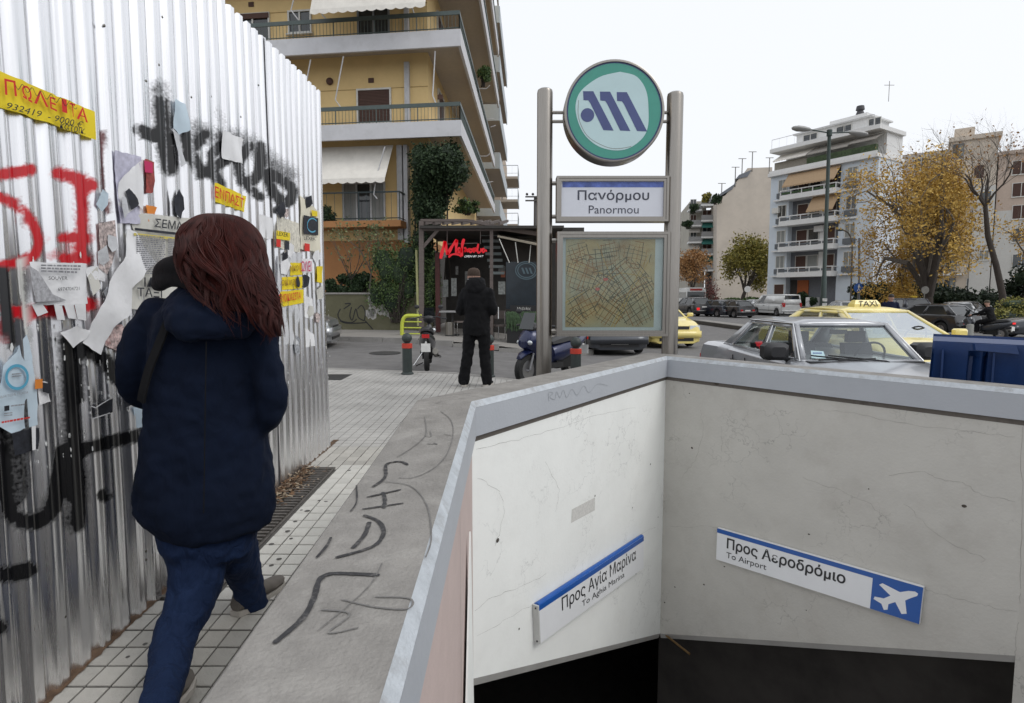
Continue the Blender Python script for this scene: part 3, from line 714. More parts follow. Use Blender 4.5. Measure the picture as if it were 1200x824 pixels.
def paper(name, label, cat, poly, m, off=0.002, group=None, curl=0.006, seedv=0):
    """torn sheet: outline with ragged edge, slightly wavy over the ribs"""
    pts = [fp(*q) for q in poly]
    R = random.Random(seedv or hash(name+str(poly[0])) % 999); out = []
    for i in range(len(pts)):
        a, b_ = pts[i], pts[(i+1) % len(pts)]; n = max(1, int((b_-a).length/.022))
        for j in range(n):
            p = a.lerp(b_, j/n); 
            if j: p = p+Vector((0, R.uniform(-.0022, .0022), R.uniform(-.0022, .0022)))
            out.append(p)
    import bmesh
    from mathutils.geometry import delaunay_2d_cdt
    ys_ = [p.y for p in out]; zs_ = [p.z for p in out]; pl = [(p.y, p.z) for p in out]
    V2 = [Vector((p.y, p.z)) for p in out]; E = [(i, (i+1) % len(out)) for i in range(len(out))]
    stp = max(.012, (max(ys_)-min(ys_))/14)
    y = min(ys_)+stp/2
    while y < max(ys_):
        z = min(zs_)+stp/2
        while z < max(zs_):
            if inpoly(y, z, pl): V2.append(Vector((y+R.uniform(-.002, .002), z)))
            z += stp
        y += stp
    v2, e2, f2, *_ = delaunay_2d_cdt(V2, E, [], 1, 1e-5)
    mb = MB()
    mb.add([(XCR+off+(0.0035*(1+sin(v.x*62.8+1)))+curl*(.5+.5*sin(v.x*17+v.y*23+len(poly))), v.x, v.y) for v in v2], [tuple(f) for f in f2])
    o = mb.build(name, m, None, ang=60, label=label, cat=cat, group=group)
    return o
POFF = .0205
def pp(px, py): return fp(px, py, POFF)
def ptext(par_, s, q, m, name='lettering', **kw):
    """q: picture px of bottom-left, bottom-right, top-right, top-left of the lettering on the sheet"""
    mb = MB(); a, b_, c, d = [pp(*k) for k in q]; text(mb, s, bil(a, b_, c, d), **kw); return mb.build(name, m, par_, ang=0)
def pquad(par_, name, q, m, dx=0.0):
    mb = MB(); mb.quad(*[fp(x, y, POFF-.0006+dx) for x, y in q]); return mb.build(name, m, par_, ang=0)
G1 = 'posters and notices pasted on the metal fence'
def plines(par_, q, n, m=M_grayp, name='print_lines', gap=.45, rag=.12):
    mb = MB(); f = bil(*[pp(*k) for k in q])
    for i in range(n):
        v0 = 1-(i+1-gap)/n; v1 = 1-i/n; u = 0.0; e = 1-random.random()*rag
        while u < e:
            w = random.uniform(.04, .13); u2 = min(e, u+w); mb.quad(f(u, v0), f(u2, v0), f(u2, v1), f(u, v1)); u = u2+.02
    return mb.build(name, m, par_, ang=0)

o = paper('poster', 'long yellow banner with red letters and pen scribble, the highest paper on the fence', 'poster', [(-30, 72), (0, 84), (108, 131), (109, 164), (60, 146), (0, 127), (-30, 117)], M_yel, group=G1, curl=.003)
for s, q in [('Π', (6, 111, 20, 113, 18, 95, 5, 92)), ('Ω', (27, 114, 38, 121, 36, 102, 25, 99)), ('Λ', (40, 121, 57, 126, 49, 106, 45, 105)), ('Ε', (59, 127, 67, 131, 65, 115, 58, 113)), ('Ι', (73, 131, 79, 133, 78, 117, 72, 115)), ('Τ', (84, 136, 88, 138, 88, 122, 81, 120)), ('Α', (90, 139, 103, 144, 99, 126, 95, 125))]:
    ptext(o, s, [(q[i], q[i+1]) for i in range(0, 8, 2)], M_redp, bold=.012)
ptext(o, '932419  - 9000 €', [(8, 127), (98, 151), (98, 143), (8, 119)], M_dkp, shear=.3); ptext(o, 'κατοικ.', [(70, 150), (100, 158), (100, 151), (70, 143)], M_dkp, shear=.3)
mb = MB(); ribbon(mb, [pp(18+i*1.6, 100+i*.55+4*sin(i*.9)) for i in range(46)], .002, nf, .0005); mb.build('pen_scribble', M_dkp, o, ang=0)

o = paper('notice', 'white printed notice with a grey map and tear-off tabs under the red letter', 'notice', [(30, 307), (98, 309), (100, 356), (66, 358), (40, 357), (36, 340)], M_paper, group=G1)
ptext(o, 'SOUVER', [(57, 328), (79, 328), (79, 324), (57, 324)], M_dkp); ptext(o, '6974704721', [(68, 341), (93, 340), (93, 336), (68, 337)], M_dkp); plines(o, [(48, 320), (96, 322), (96, 311), (48, 310)], 3)
pquad(o, 'map_print', [(35, 312), (45, 318), (62, 345), (78, 352), (42, 354), (38, 335)], mat('print_gray', (.42, .42, .44), .9, var=.4, scale=90))
for k, q in enumerate([[(37, 357), (48, 354), (56, 366), (44, 371)], [(63, 357), (72, 357), (76, 375), (67, 375)], [(75, 357), (86, 357), (90, 374), (80, 373)], [(87, 356), (100, 356), (101, 376), (91, 374)]]):
    mb = MB(); mb.prism([fp(x, y, .008+.004*k) for x, y in q], (.001, 0, 0)); mb.build('tear_tab', M_paper, o, ang=0)

paper('torn_poster', 'large blank white strip of torn paper hanging diagonally across the fence', 'poster', [(146, 268), (154, 272), (178, 309), (163, 320), (150, 338), (151, 352), (150, 366), (136, 375), (126, 384), (118, 400), (113, 416), (100, 410), (90, 402), (108, 366), (124, 330), (138, 300)], M_paper, off=.012, group=G1, curl=.012)
paper('paper_scrap', 'small blank white scrap at the lower end of the big torn strip', 'paper', [(62, 390), (82, 382), (97, 388), (92, 398), (76, 408)], M_paper, off=.02, group=G1, curl=.01)
o = paper('poster', 'pale blue poster with a light blue ring, low at the left edge of the fence', 'poster', [(0, 428), (16, 412), (30, 392), (34, 410), (38, 450), (42, 498), (10, 508), (-6, 498)], M_blup, group=G1)
mb = MB(); c = [pp(20+12.5*cos(a*pi/16), 442+13.5*sin(a*pi/16)) for a in range(33)]; ribbon(mb, c, .009, nf); mb.build('ring_print', M_cyan, o, ang=0)
ptext(o, 'ΙΔΙΑΙΤΕΡΑ ΤΑΧΕΙΑ', [(0, 467), (33, 461), (33, 458), (0, 464)], M_grayp); plines(o, [(14, 443), (26, 442), (26, 437), (14, 438)], 2); plines(o, [(2, 498), (36, 492), (36, 488), (2, 494)], 1, M_redp)
pquad(o, 'logo_print', [(5, 482), (11, 481), (11, 475), (5, 476)], M_dkp); plines(o, [(13, 478), (30, 476), (30, 473), (13, 475)], 1); plines(o, [(5, 489), (15, 488), (15, 483), (5, 484)], 2)
paper('poster', 'torn black poster remnant with a white border below the light blue ring poster', 'poster', [(9, 508), (36, 501), (42, 502), (41, 526), (14, 534), (12, 524)], M_dkp, group=G1)
pquad(bpy.data.objects['poster.002'], 'white_border', [(37, 500), (42, 499), (42, 527), (38, 528)], M_paper) if 'poster.002' in bpy.data.objects else None
o = paper('poster', 'small white and orange torn flyer right of the light blue ring poster', 'poster', [(40, 446), (59, 449), (60, 470), (42, 475)], M_paper, group=G1); pquad(o, 'orange_print', [(41, 445), (50, 444), (50, 455), (41, 456)], M_orp); pquad(o, 'dark_strip', [(50, 448), (59, 450), (59, 462), (50, 459)], M_dkp)
o = paper('poster', 'black torn flyer with a white wavy edge on the fence above the lower black stroke', 'poster', [(106, 475), (128, 467), (129, 483), (108, 491)], M_dkp, group=G1); ribbon_mb = MB(); ribbon(ribbon_mb, [pp(*q) for q in [(107, 476), (112, 478), (118, 474), (128, 468)]], .004, nf); ribbon_mb.build('white_edge', M_paper, o, ang=0); ribbon_mb = MB(); ribbon(ribbon_mb, [pp(*q) for q in [(108, 491), (129, 484)]], .004, nf); ribbon_mb.build('white_edge', M_paper, o, ang=0)
paper('poster', 'dark torn flyer half hidden behind the left elbow of the woman', 'poster', [(141, 468), (150, 462), (164, 470), (143, 478)], M_dkp, group=G1)
paper('poster', 'pale blue paper strip beside the coat sleeve of the woman', 'poster', [(153, 478), (163, 474), (166, 500), (158, 502)], M_blup, group=G1)

o = paper('newspaper_poster', 'newsprint poster headed with the bold black letters ΣΕΜΑ beside the head of the woman', 'poster', [(150, 254), (168, 250), (222, 256), (240, 262), (240, 365), (150, 362), (148, 345), (166, 318)], M_news, off=.0005, group=G1)
ptext(o, 'ΣΕΜΑ', [(181, 266), (214, 270), (214, 260), (182, 256)], M_dkp, bold=.012); pquad(o, 'black_band', [(158, 267), (212, 273), (212, 276), (158, 270)], M_dkp); pquad(o, 'yellow_band', [(157, 273), (212, 279), (212, 282), (157, 276)], mat('ochre_print', (.6, .5, .12), .9))
plines(o, [(160, 322), (194, 322), (194, 278), (160, 275)], 20, gap=.4, rag=.05); plines(o, [(197, 322), (212, 322), (212, 281), (197, 279)], 20, gap=.4, rag=.05)
ptext(o, 'ΙΔΙΩ', [(169, 336), (196, 337), (196, 325), (169, 325)], M_dkp, bold=.010); ptext(o, 'ΤΑΞΙ', [(161, 347), (190, 349), (190, 338), (161, 337)], M_dkp, bold=.010)
paper('torn_poster', 'lilac and white torn poster near the fence seam above the newsprint', 'poster', [(131, 176), (164, 184), (163, 262), (138, 262), (134, 240)], M_lilac, off=.001, group=G1)
paper('paper_scrap', 'white torn sheet with a slanted upper edge over the lilac poster', 'paper', [(135, 214), (150, 196), (165, 188), (165, 246), (158, 240), (148, 250), (134, 240)], M_paper, off=.006, group=G1)
o = paper('poster', 'narrow red and pink poster scrap hanging under the black letter stroke', 'poster', [(167, 186), (180, 190), (180, 212), (176, 226), (168, 226)], M_brn, group=G1); pquad(o, 'red_print', [(169, 188), (179, 191), (179, 203), (170, 202)], M_mag)
paper('paper_scrap', 'orange torn scrap just above the bold ΣΕΜΑ headline', 'paper', [(169, 240), (183, 243), (180, 252), (171, 260)], M_orp, group=G1)
paper('poster', 'torn picture fragments in grey and red hanging at the first fence seam', 'poster', [(112, 262), (131, 258), (134, 290), (130, 310), (122, 322), (112, 314), (114, 286)], mat('torn_print', (.48, .40, .38), .9, var=.9, scale=60, stain=.8, staincol=(.05, .05, .07), sscale=40), group=G1)
paper('paper_scrap', 'crumpled pale scrap above the torn picture fragments at the seam', 'paper', [(96, 315), (118, 310), (120, 330), (100, 326)], M_paper, off=.004, group=G1)
paper('poster', 'torn black and red poster fragment below the big white strip beside the coat', 'poster', [(118, 384), (140, 380), (148, 388), (146, 414), (136, 412), (119, 405)], mat('torn_redprint', (.55, .42, .40), .9, var=.9, scale=50, stain=.9, staincol=(.25, .02, .02), sscale=30), group=G1)
paper('paper_scrap', 'pale grey paper flap hanging over the black letter K', 'paper', [(198, 116), (213, 122), (217, 152), (208, 158), (200, 150)], M_blup, off=.006, group=G1, curl=.014)
paper('paper_scrap', 'long grey torn tail hanging below the flap on the letter K', 'paper', [(199, 150), (208, 158), (214, 192), (206, 196), (203, 178)], mat('gray_paper', (.55, .56, .58), .85, bump=.4), off=.006, group=G1, curl=.014)
paper('paper_scrap', 'white paper flap with a spot of red print stuck on the black letter e', 'paper', [(256, 152), (283, 163), (280, 192), (257, 185)], M_paper, off=.006, group=G1, curl=.012)
o = paper('poster', 'small yellow sticker with red lettering under the black tag', 'poster', [(251, 214), (287, 230), (285, 249), (250, 236)], M_yel, group=G1, curl=.003); ptext(o, 'ΕΝΠΑΣΤ', [(252, 231), (285, 244), (286, 233), (252, 218)], M_redp, bold=.010)
paper('notice', 'white handwritten sheet right of the head of the woman', 'notice', [(303, 251), (318, 256), (318, 280), (303, 279)], M_paper, group=G1)
o = paper('poster', 'tall yellow edged poster with a blue ornament at the far end of the fence', 'poster', [(350, 228), (374, 250), (375, 296), (350, 292)], mat('cream_paper', (.72, .68, .55), .85, var=.1), group=G1); pquad(o, 'ornament_print', [(356, 252), (373, 256), (373, 276), (356, 274)], M_dkp); pquad(o, 'yellow_print', [(365, 246), (372, 248), (372, 254), (366, 253)], M_yel)
mb = MB(); ribbon(mb, [pp(366+6*cos(a*pi/10), 264+8*sin(a*pi/10)) for a in range(3, 19)], .010, nf, .0006); mb.build('ring_print', M_cyan, o, ang=0); ptext(o, 'LEXEK', [(356, 281), (370, 282), (370, 278), (356, 277)], M_dkp); pquad(o, 'red_print', [(357, 294), (363, 295), (363, 286), (357, 285)], M_redp)
o = paper('poster', 'narrow torn poster with a yellow band left of the blue ornament poster', 'poster', [(323, 252), (349, 262), (350, 296), (322, 290)], mat('cream_paper2', (.66, .63, .54), .85, var=.35, scale=40), group=G1); pquad(o, 'yellow_print', [(324, 270), (340, 273), (340, 282), (324, 280)], M_yel); ptext(o, 'LEXEK', [(325, 276), (338, 278), (338, 273), (325, 271)], M_dkp); pquad(o, 'red_print', [(324, 289), (329, 290), (329, 281), (324, 280)], M_redp); pquad(o, 'blue_print', [(334, 292), (339, 293), (339, 283), (334, 282)], M_dkp)
yl = [((338, 308, 352, 308, 352, 322, 338, 323), 'ΛΙΚΟΙ', 'topmost of the three stacked yellow rental stickers'), ((329, 325, 352, 324, 352, 338, 329, 340), 'ΟΙΚΙΑΖΕΤ', 'middle one of the three stacked yellow rental stickers'), ((326, 342, 354, 339, 354, 355, 327, 360), 'ΕΝΟΙΚΙΑΖΕΤΑΙ', 'lowest yellow sticker with the red word above the large white poster')]
for q, s, lb in yl:
    o = paper('sticker', lb, 'sticker', [(q[i], q[i+1]) for i in range(0, 8, 2)], M_yel, off=.006, group=G1, curl=.002); x0, y0, x1, y1, x2, y2, x3, y3 = q
    ptext(o, s, [(x3+1, y3-5), (x2-1, y2-5), (x1-1, y1+3), (x0+1, y0+3)], M_redp if s.startswith('ΕΝ') else mat('brown_print', (.35, .2, .02), .8), bold=.010)
paper('poster', 'large faded white poster at the far end of the fence beneath the yellow stickers', 'poster', [(324, 300), (352, 296), (352, 404), (322, 404)], mat('gray_white_paper', (.62, .63, .65), .9, var=.10, scale=15, stain=.4, staincol=(.12, .12, .13), sscale=14), off=.0005, group=G1)
paper('paper_scrap', 'round white scrap left of the topmost yellow rental sticker', 'paper', [(326, 308), (334, 302), (338, 312), (333, 322), (326, 320)], M_paper, off=.01, group=G1)
o = paper('poster', 'pink lettered paper strip near the far edge of the fence', 'poster', [(352, 303), (366, 304), (366, 320), (352, 320)], M_paper, group=G1); ptext(o, 'ΩΛΕΙ', [(353, 318), (365, 318), (365, 306), (353, 306)], M_mag, bold=.010)
paper('sticker', 'small yellow sticker nearest the far edge of the fence', 'sticker', [(371, 312), (377, 312), (377, 332), (369, 330)], M_yel, group=G1)
paper('poster', 'narrow white paper strip with dark print under the pink lettered strip', 'poster', [(354, 346), (364, 350), (366, 374), (355, 372)], M_paper, group=G1)
paper('poster', 'torn white paper remnant low beside the last fence seam', 'poster', [(356, 384), (366, 392), (368, 405), (356, 408)], M_paper, group=G1)
RS = random.Random(77); SLAB = ['torn pale scrap left of the first fence seam beside the lilac poster', 'torn crumpled scrap between the seam and the big torn white strip', 'ragged scrap beneath the picture fragments at the first seam', 'small scrap left of the crumpled pale scrap at the seam', 'ragged scrap just above the upper end of the big torn strip', 'little scrap under the narrow red and pink poster', 'little scrap left of the narrow poster with the yellow band', 'ragged scrap left of the round white scrap', 'ragged scrap between the yellow band poster and the yellow stickers', 'torn scrap just left of the middle yellow rental sticker', 'topmost torn scrap at the far end of the fence', 'torn scrap just under the blue ornament poster', 'torn scrap under the pink lettered strip', 'torn scrap below the small yellow sticker at the far edge', 'torn scrap between the narrow strip and the last fence seam', 'lowest torn scrap left of the last fence seam', 'torn scrap on top of the yellow band poster', 'lone torn scrap between the red scrap and the yellow sticker', 'scrap right on the lilac paper near its top', 'lone scrap nearest the far edge of the fence']
mcol = [M_paper, M_news, M_yel, mat('torn_gray', (.30, .31, .33), .9, var=.8, scale=60), M_blup, MATS['torn_print'], M_dkp, MATS['gray_paper']]
spots = [(118, 235), (116, 300), (121, 345), (108, 330), (128, 285), (140, 240), (326, 244), (331, 300), (338, 292), (346, 330), (360, 236), (369, 300), (356, 330), (373, 345), (362, 365), (346, 405), (333, 250), (206, 240), (151, 232), (371, 372)]
wd_ = ['left of', 'just above', 'just below', 'right of']
for i, (x, y) in enumerate(spots):
    sz = 5+4*RS.random() if x > 300 else 7+6*RS.random(); n = RS.choice([4, 5, 6])
    poly = [(x+sz*.7*RS.uniform(.6, 1.1)*cos(2*pi*k/n+.4), y+sz*1.5*RS.uniform(.6, 1.1)*sin(2*pi*k/n+.4)) for k in range(n)]
    mi = RS.randrange(len(mcol)); cn = ['white', 'newsprint', 'yellow', 'grey printed', 'pale blue', 'torn picture', 'black', 'grey blank'][mi]
    paper('paper_scrap', SLAB[i], 'paper', poly, mcol[mi], off=RS.uniform(.001, .009), group='torn paper scraps left on the fence', curl=.012)
# ragged glue residue along the rib edges
mb = MB()
R = random.Random(5)
for k in range(900):
    y = R.choice([R.uniform(1.7, 2.4), R.uniform(3.3, 4.7), R.uniform(1.7, 4.7)]); yr = round(y/.1)*.1+R.choice([.003, .012, .065, .072])
    z = R.uniform(.72, 1.45) if yr > 3 else R.uniform(.85, 1.6); x = fprof(yr)+.003+.004; s_ = R.uniform(.003, .009)
    mb.quad(*[(x, yr+s_*.7*cos(a)*R.uniform(.5, 1.2), z+s_*1.6*sin(a)*R.uniform(.5, 1.3)) for a in (0, 1.2, 2.4, 3.6, 5.0)])
mb.build('glue_residue', mat('glue_white', (.75, .76, .75), .9), fence, ang=0, kind='stuff')
# ================================================================== metro totem with round emblem, name box and map case
YS = 5.42
tot = thing('metro_sign', 'metro station totem on two steel posts with a round green emblem and map case', 'sign', (P(715, 400, YS).x, YS, SFLAT))
tl = lambda px, py, dy=0.0: P(px, py, YS+dy)
for x0, x1, yt in ((629.5, 648, 104), (782, 801, 108)):
    a = tl(x0, yt); b_ = tl(x1, yt); r = (b_.x-a.x)/2; c = (a+b_)/2; zt_ = a.z
    mb = MB(); mb.lathe([(r, 0.0), (r, zt_-r*.55), (r*.93, zt_-r*.22), (r*.7, zt_-r*.06), (r*.3, zt_)], (c.x, YS, 0), 28); mb.build('post', M_steel, tot)
def rectbox(px0, py0, px1, py1, dep, bw, name):
    a = tl(px0, py1); b_ = tl(px1, py0); x0, x1, z0, z1 = a.x, b_.x, a.z, b_.z; y0 = YS-dep/2
    mb = MB()
    def fr_(x0, z0, x1, z1, w, y0, y1):
        mb.hexa([(x0, y0, z0), (x1, y0, z0), (x1, y1, z0), (x0, y1, z0)], [(x0, y0, z0+w), (x1, y0, z0+w), (x1, y1, z0+w), (x0, y1, z0+w)])
        mb.hexa([(x0, y0, z1-w), (x1, y0, z1-w), (x1, y1, z1-w), (x0, y1, z1-w)], [(x0, y0, z1), (x1, y0, z1), (x1, y1, z1), (x0, y1, z1)])
        for u, v in ((x0, x0+w), (x1-w, x1)): mb.hexa([(u, y0, z0+w), (v, y0, z0+w), (v, y1, z0+w), (u, y1, z0+w)], [(u, y0, z1-w), (v, y0, z1-w), (v, y1, z1-w), (u, y1, z1-w)])
    fr_(x0, z0, x1, z1, bw*.45, y0, YS+dep/2); fr_(x0+bw*.45, z0+bw*.45, x1-bw*.45, z1-bw*.45, bw*.55, y0+.012, YS+dep/2-.01)
    o = mb.build(name, M_steel, tot, ang=30)
    mb = MB(); mb.box(((x0+x1)/2, YS+dep/2-.012, (z0+z1)/2), (x1-x0-bw, .012, z1-z0-bw)); bk = mb.build('back_plate', M_steeld, o, ang=0)
    return o, x0+bw, x1-bw, z0+bw, z1-bw, y0
# name box
o, x0, x1, z0, z1, y0 = rectbox(651.5, 208, 782, 260.5, .15, .045, 'name_box')
yf = y0+.030
mb = MB(); mb.box(((x0+x1)/2, yf+.004, (z0+z1)/2), (x1-x0, .008, z1-z0)); mb.build('name_plate', mat('lit_plate', (.66, .68, .74), .4, var=.05, scale=3, stain=.12, staincol=(.4, .45, .6)), o, ang=0)
def face(x0, x1, z0, z1, y): return bil((x0, y, z0), (x1, y, z0), (x1, y, z1), (x0, y, z1))
mb = MB(); W_, H_ = x1-x0, z1-z0; mb.quad((x0+.01, yf-.001, z1-H_*.17), (x1-.002, yf-.001, z1-H_*.17), (x1-.002, yf-.001, z1-.004), (x0+.01, yf-.001, z1-.004)); mb.build('blue_band', mat('faded_blue', (.09, .14, .42), .4, var=.5, scale=9), o, ang=0)
mb = MB(); text(mb, 'Πανόρμου', face(x0+W_*.16, x0+W_*.86, z0+H_*.40, z0+H_*.76, yf-.002), bold=.012); mb.build('lettering', mat('faded_lettering', (.05, .055, .08), .5, var=.5, scale=12), o, ang=0); mb = MB(); text(mb, 'Panormou', face(x0+W_*.27, x0+W_*.76, z0+H_*.09, z0+H_*.32, yf-.002)); mb.build('lettering', mat('faded_lettering', (.05, .055, .08), .5, var=.5, scale=12), o, ang=0)
# map case
o, x0, x1, z0, z1, y0 = rectbox(651.5, 272.5, 783, 393.5, .17, .055, 'map_case')
yf = y0+.045; W_, H_ = x1-x0, z1-z0
M_map = mat('faded_map', (.44, .34, .17), .6, var=.25, scale=4, hue=(.36, .36, .26), stain=.9, staincol=(.26, .13, .035), sscale=5)
mb = MB(); mb.box(((x0+x1)/2, yf+.01, (z0+z1)/2), (W_, .01, H_)); mb.build('backing', mat('map_backing', (.52, .58, .62), .5, var=.08), o, ang=0)
mx0, mx1, mz0, mz1 = x0+.03, x1-.075, z0+.03, z1-.012
mb = MB(); mb.box(((mx0+mx1)/2, yf+.002, (mz0+mz1)/2), (mx1-mx0, .004, mz1-mz0)); mb.build('map_sheet', M_map, o, ang=0)
R = random.Random(3); mf = face(mx0, mx1, mz0, mz1, yf-.0015); nn = Vector((0, -1, 0))
m1, m2, m3 = MB(), MB(), MB()
def road(mb, a, b_, w): ribbon(mb, [mf(*a), mf((a[0]+b_[0])/2+R.uniform(-.01, .01), (a[1]+b_[1])/2+R.uniform(-.01, .01)), mf(*b_)], w, nn, R.uniform(0, .0006))
for (ca, cb, sp, ang_, rad) in [((.68, .55), 0, .045, .62, .26), ((.8, .25), 0, .05, .55, .24), ((.2, .62), 0, .05, -.35, .22), ((.22, .3), 0, .055, .5, .2), ((.45, .75), 0, .05, .15, .2), ((.5, .2), 0, .05, 1.0, .18), ((.47, .45), 0, .045, -.6, .17), ((.15, .85), 0, .05, .3, .14), ((.8, .82), 0, .05, -.2, .16), ((.12, .12), 0, .05, .9, .13), ((.9, .5), 0, .05, .5, .12), ((.5, .9), 0, .05, .2, .12)]:
    n = int(rad/sp)
    for i in range(-n, n+1):
        h = sqrt(max(0, rad**2-(i*sp)**2))
        for a_ in (ang_, ang_+pi/2):
            dx, dy = cos(a_), sin(a_); cx, cy = ca[0]-dy*i*sp, ca[1]+dx*i*sp
            p0 = (min(.99, max(.01, cx-dx*h)), min(.99, max(.01, cy-dy*h))); p1 = (min(.99, max(.01, cx+dx*h*R.uniform(.4, 1))), min(.99, max(.01, cy+dy*h*R.uniform(.5, 1)))); road(m1 if R.random() < .62 else m2, p0, p1, R.choice([.004, .0065]))
for a, b_ in [((.52, .0), (.92, .82)), ((.55, .0), (.95, .8)), ((0, .28), (.62, .62)), ((.62, .62), (.98, .55)), ((.1, .75), (.55, .55)), ((.35, .95), (.55, .5))]: road(m3, a, b_, .008)
m1.build('street_print', mat('map_lines', (.10, .09, .055), .7), o, ang=0); m2.build('lane_print', mat('map_lines_rust', (.27, .13, .04), .7), o, ang=0); m3.build('avenue_print', mat('map_avenue', (.42, .30, .10), .7), o, ang=0)
mb = MB()
for (u, v, s_) in [(.45, .55, .03), (.36, .44, .026)]: mb.quad(mf(u-s_, v-.01)+nn*.001, mf(u, v-.024)+nn*.001, mf(u+s_, v-.01)+nn*.001, mf(u+s_*.8, v+.012)+nn*.001, mf(u-s_*.8, v+.012)+nn*.001)
mb.build('red_marker', mat('map_red', (.5, .12, .10), .7), o, ang=0)
mb = MB(); mb.box(((x0+x1)/2, y0+.022, (z0+z1)/2), (W_, .005, H_)); mb.build('glass', glassmat('case_glass', (.93, .95, .93), .975, .08), o, ang=0)
# emblem
c = tl(718, 134); r = (tl(776, 134).x-tl(660.5, 134).x)/2; yb = YS-.09
mb = MB(); mb.lathe([(r*.985, yb+.19), (r, yb+.18), (r, yb), (r*.985, yb-.004), (r*.955, yb-.004), (r*.95, yb+.012)], (c.x, 0, c.z), 72, 'Y', cap=False); em = mb.build('emblem', M_steel, tot)
mb = MB(); mb.lathe([(r*.97, yb+.17), (.001, yb+.17)], (c.x, 0, c.z), 64, 'Y', cap=False); mb.build('rear_disc', M_steeld, em)
def disc(name, ra, y, m, par_, n=64, cx=c.x, cz=c.z): mb = MB(); mb.quad(*[(cx+ra*cos(-2*pi*k/n), y, cz+ra*sin(-2*pi*k/n)) for k in range(n)]); return mb.build(name, m, par_, ang=0)
disc('rim_disc', r*.955, yb+.006, mat('emblem_navy', (.04, .06, .16), .4), em); disc('green_ring', r*.925, yb+.004, mat('emblem_green', (.06, .30, .235), .4, var=.06), em)
sc3 = lambda zx, zy: tl(610+zx/3.924, 60+zy/3.924)
pc = [(450, 112), (515, 128), (552, 165), (572, 215), (578, 280), (577, 350), (560, 400), (520, 440), (470, 464), (410, 466), (350, 448), (300, 410), (268, 360), (250, 300), (250, 250), (268, 205), (310, 165), (370, 130)]
pl = catmull([sc3(*q) for q in pc]+[sc3(*pc[0])], 4)[:-1]
mb = MB(); mb.quad(*[Vector((p.x, yb+.0022, p.z)) for p in reversed(pl)]); mb.build('faded_disc', mat('emblem_pale', (.50, .66, .68), .4, var=.05, scale=3), em, ang=0)
mb = MB()
for k in range(3):
    dx = k*76; q = [(282+dx, 200), (325+dx, 200), (418+dx, 378), (372+dx, 376), (312+dx, 262), (288+dx, 240)]
    q = [(282+dx, 200+k*2), (328+dx, 200+k*2), (420+dx, 378+k*2), (374+dx, 376+k*2), (315+dx, 255+k*2), (306+dx, 242+k*2), (284+dx, 240+k*2)]
    mb.quad(*[Vector((p.x, yb+.0008, p.z)) for p in [sc3(*a) for a in reversed(q)]])
dc = sc3(302, 308); mb.quad(*[(dc.x+.062*cos(-2*pi*k/24), yb+.0008, dc.z+.062*sin(-2*pi*k/24)) for k in range(24)]); mb.build('logo', mat('emblem_blue', (.065, .085, .22), .4), em, ang=0)
mb = MB(); ribbon(mb, [Vector((p.x, yb+.0012, p.z)) for p in catmull([sc3(*q) for q in [(262, 240), (262, 320), (300, 400), (370, 445), (430, 460), (500, 450)]], 5)], .004, nn); mb.build('scratch', M_steeld, em, ang=0)
for x0_, x1_ in ((647, 660), (776, 783)):
    for yy in (132, 142.5): mb = MB(); a, b_ = tl(x0_, yy), tl(x1_, yy); mb.tube([a, b_], .016, 8); mb.build('bracket', M_steel, tot)
for yy in (215, 254, 282, 388):
    for x0_, x1_ in ((646, 652), (781, 784)): mb = MB(); a, b_ = tl(x0_, yy), tl(x1_, yy); mb.tube([a, b_], .02, 8); mb.build('bracket', M_steel, tot)

# ================================================================== direction signs on the stair walls
def dirsign(name, label, quad, q, d, n, th=.045):
    """quad: px of bl, br, tr, tl on the wall"""
    c = [onwall(a, b_, q, d) for a, b_ in quad]; o = thing(name, label, 'sign', tuple((c[0]+c[1])/2))
    f = [v+n*th for v in c]
    mb = MB(); mb.hexa([c[0]+n*.004, c[1]+n*.004, f[1], f[0]], [c[3]+n*.004, c[2]+n*.004, f[2], f[3]]); mb.build('panel', M_white, o, ang=10); recalc(o.children[0])
    return o, bil(*[v+n*.0015 for v in f]), c
# Marina sign
o, f, c = dirsign('direction_sign', 'white sign with a blue top edge reading Προς Αγία Μαρίνα on the left stair wall', [(626.5, 751), (748.5, 664), (748.5, 627), (624.5, 707)], Aw, d2, nA)
mb = MB(); mb.tube([f(0, .97)-nA*.02, f(1, .97)-nA*.02], .021, 10); mb.quad(f(0, .86), f(1, .86), f(1, .99), f(0, .99)); mb.build('blue_edge', M_blue, o, ang=50)
mb = MB(); text(mb, 'Προς Αγία Μαρίνα', sub(f, .165, .36, .90, .82), bold=.006); mb.build('lettering', M_textb, o, ang=0); mb = MB(); text(mb, 'To Aghia Marina', sub(f, .33, .115, .76, .335)); mb.build('lettering', M_textb, o, ang=0)
mb = MB(); e = c[0]; ev = f(0, 0); ew = f(0, 1); mb.hexa([e-d2*.012+nA*.002, e+nA*.002, ev, ev-d2*.012], [c[3]-d2*.012+nA*.002, c[3]+nA*.002, ew, ew-d2*.012]); mb.build('end_cap', mat('end_cap_gray', (.5, .5, .48), .6), o, ang=0)
for v in (.06, .93): mb = MB(); mb.ball(f(-.0, v)-nA*.018-d2*.014, .006, 8, 6); mb.build('screw', M_plas, o)
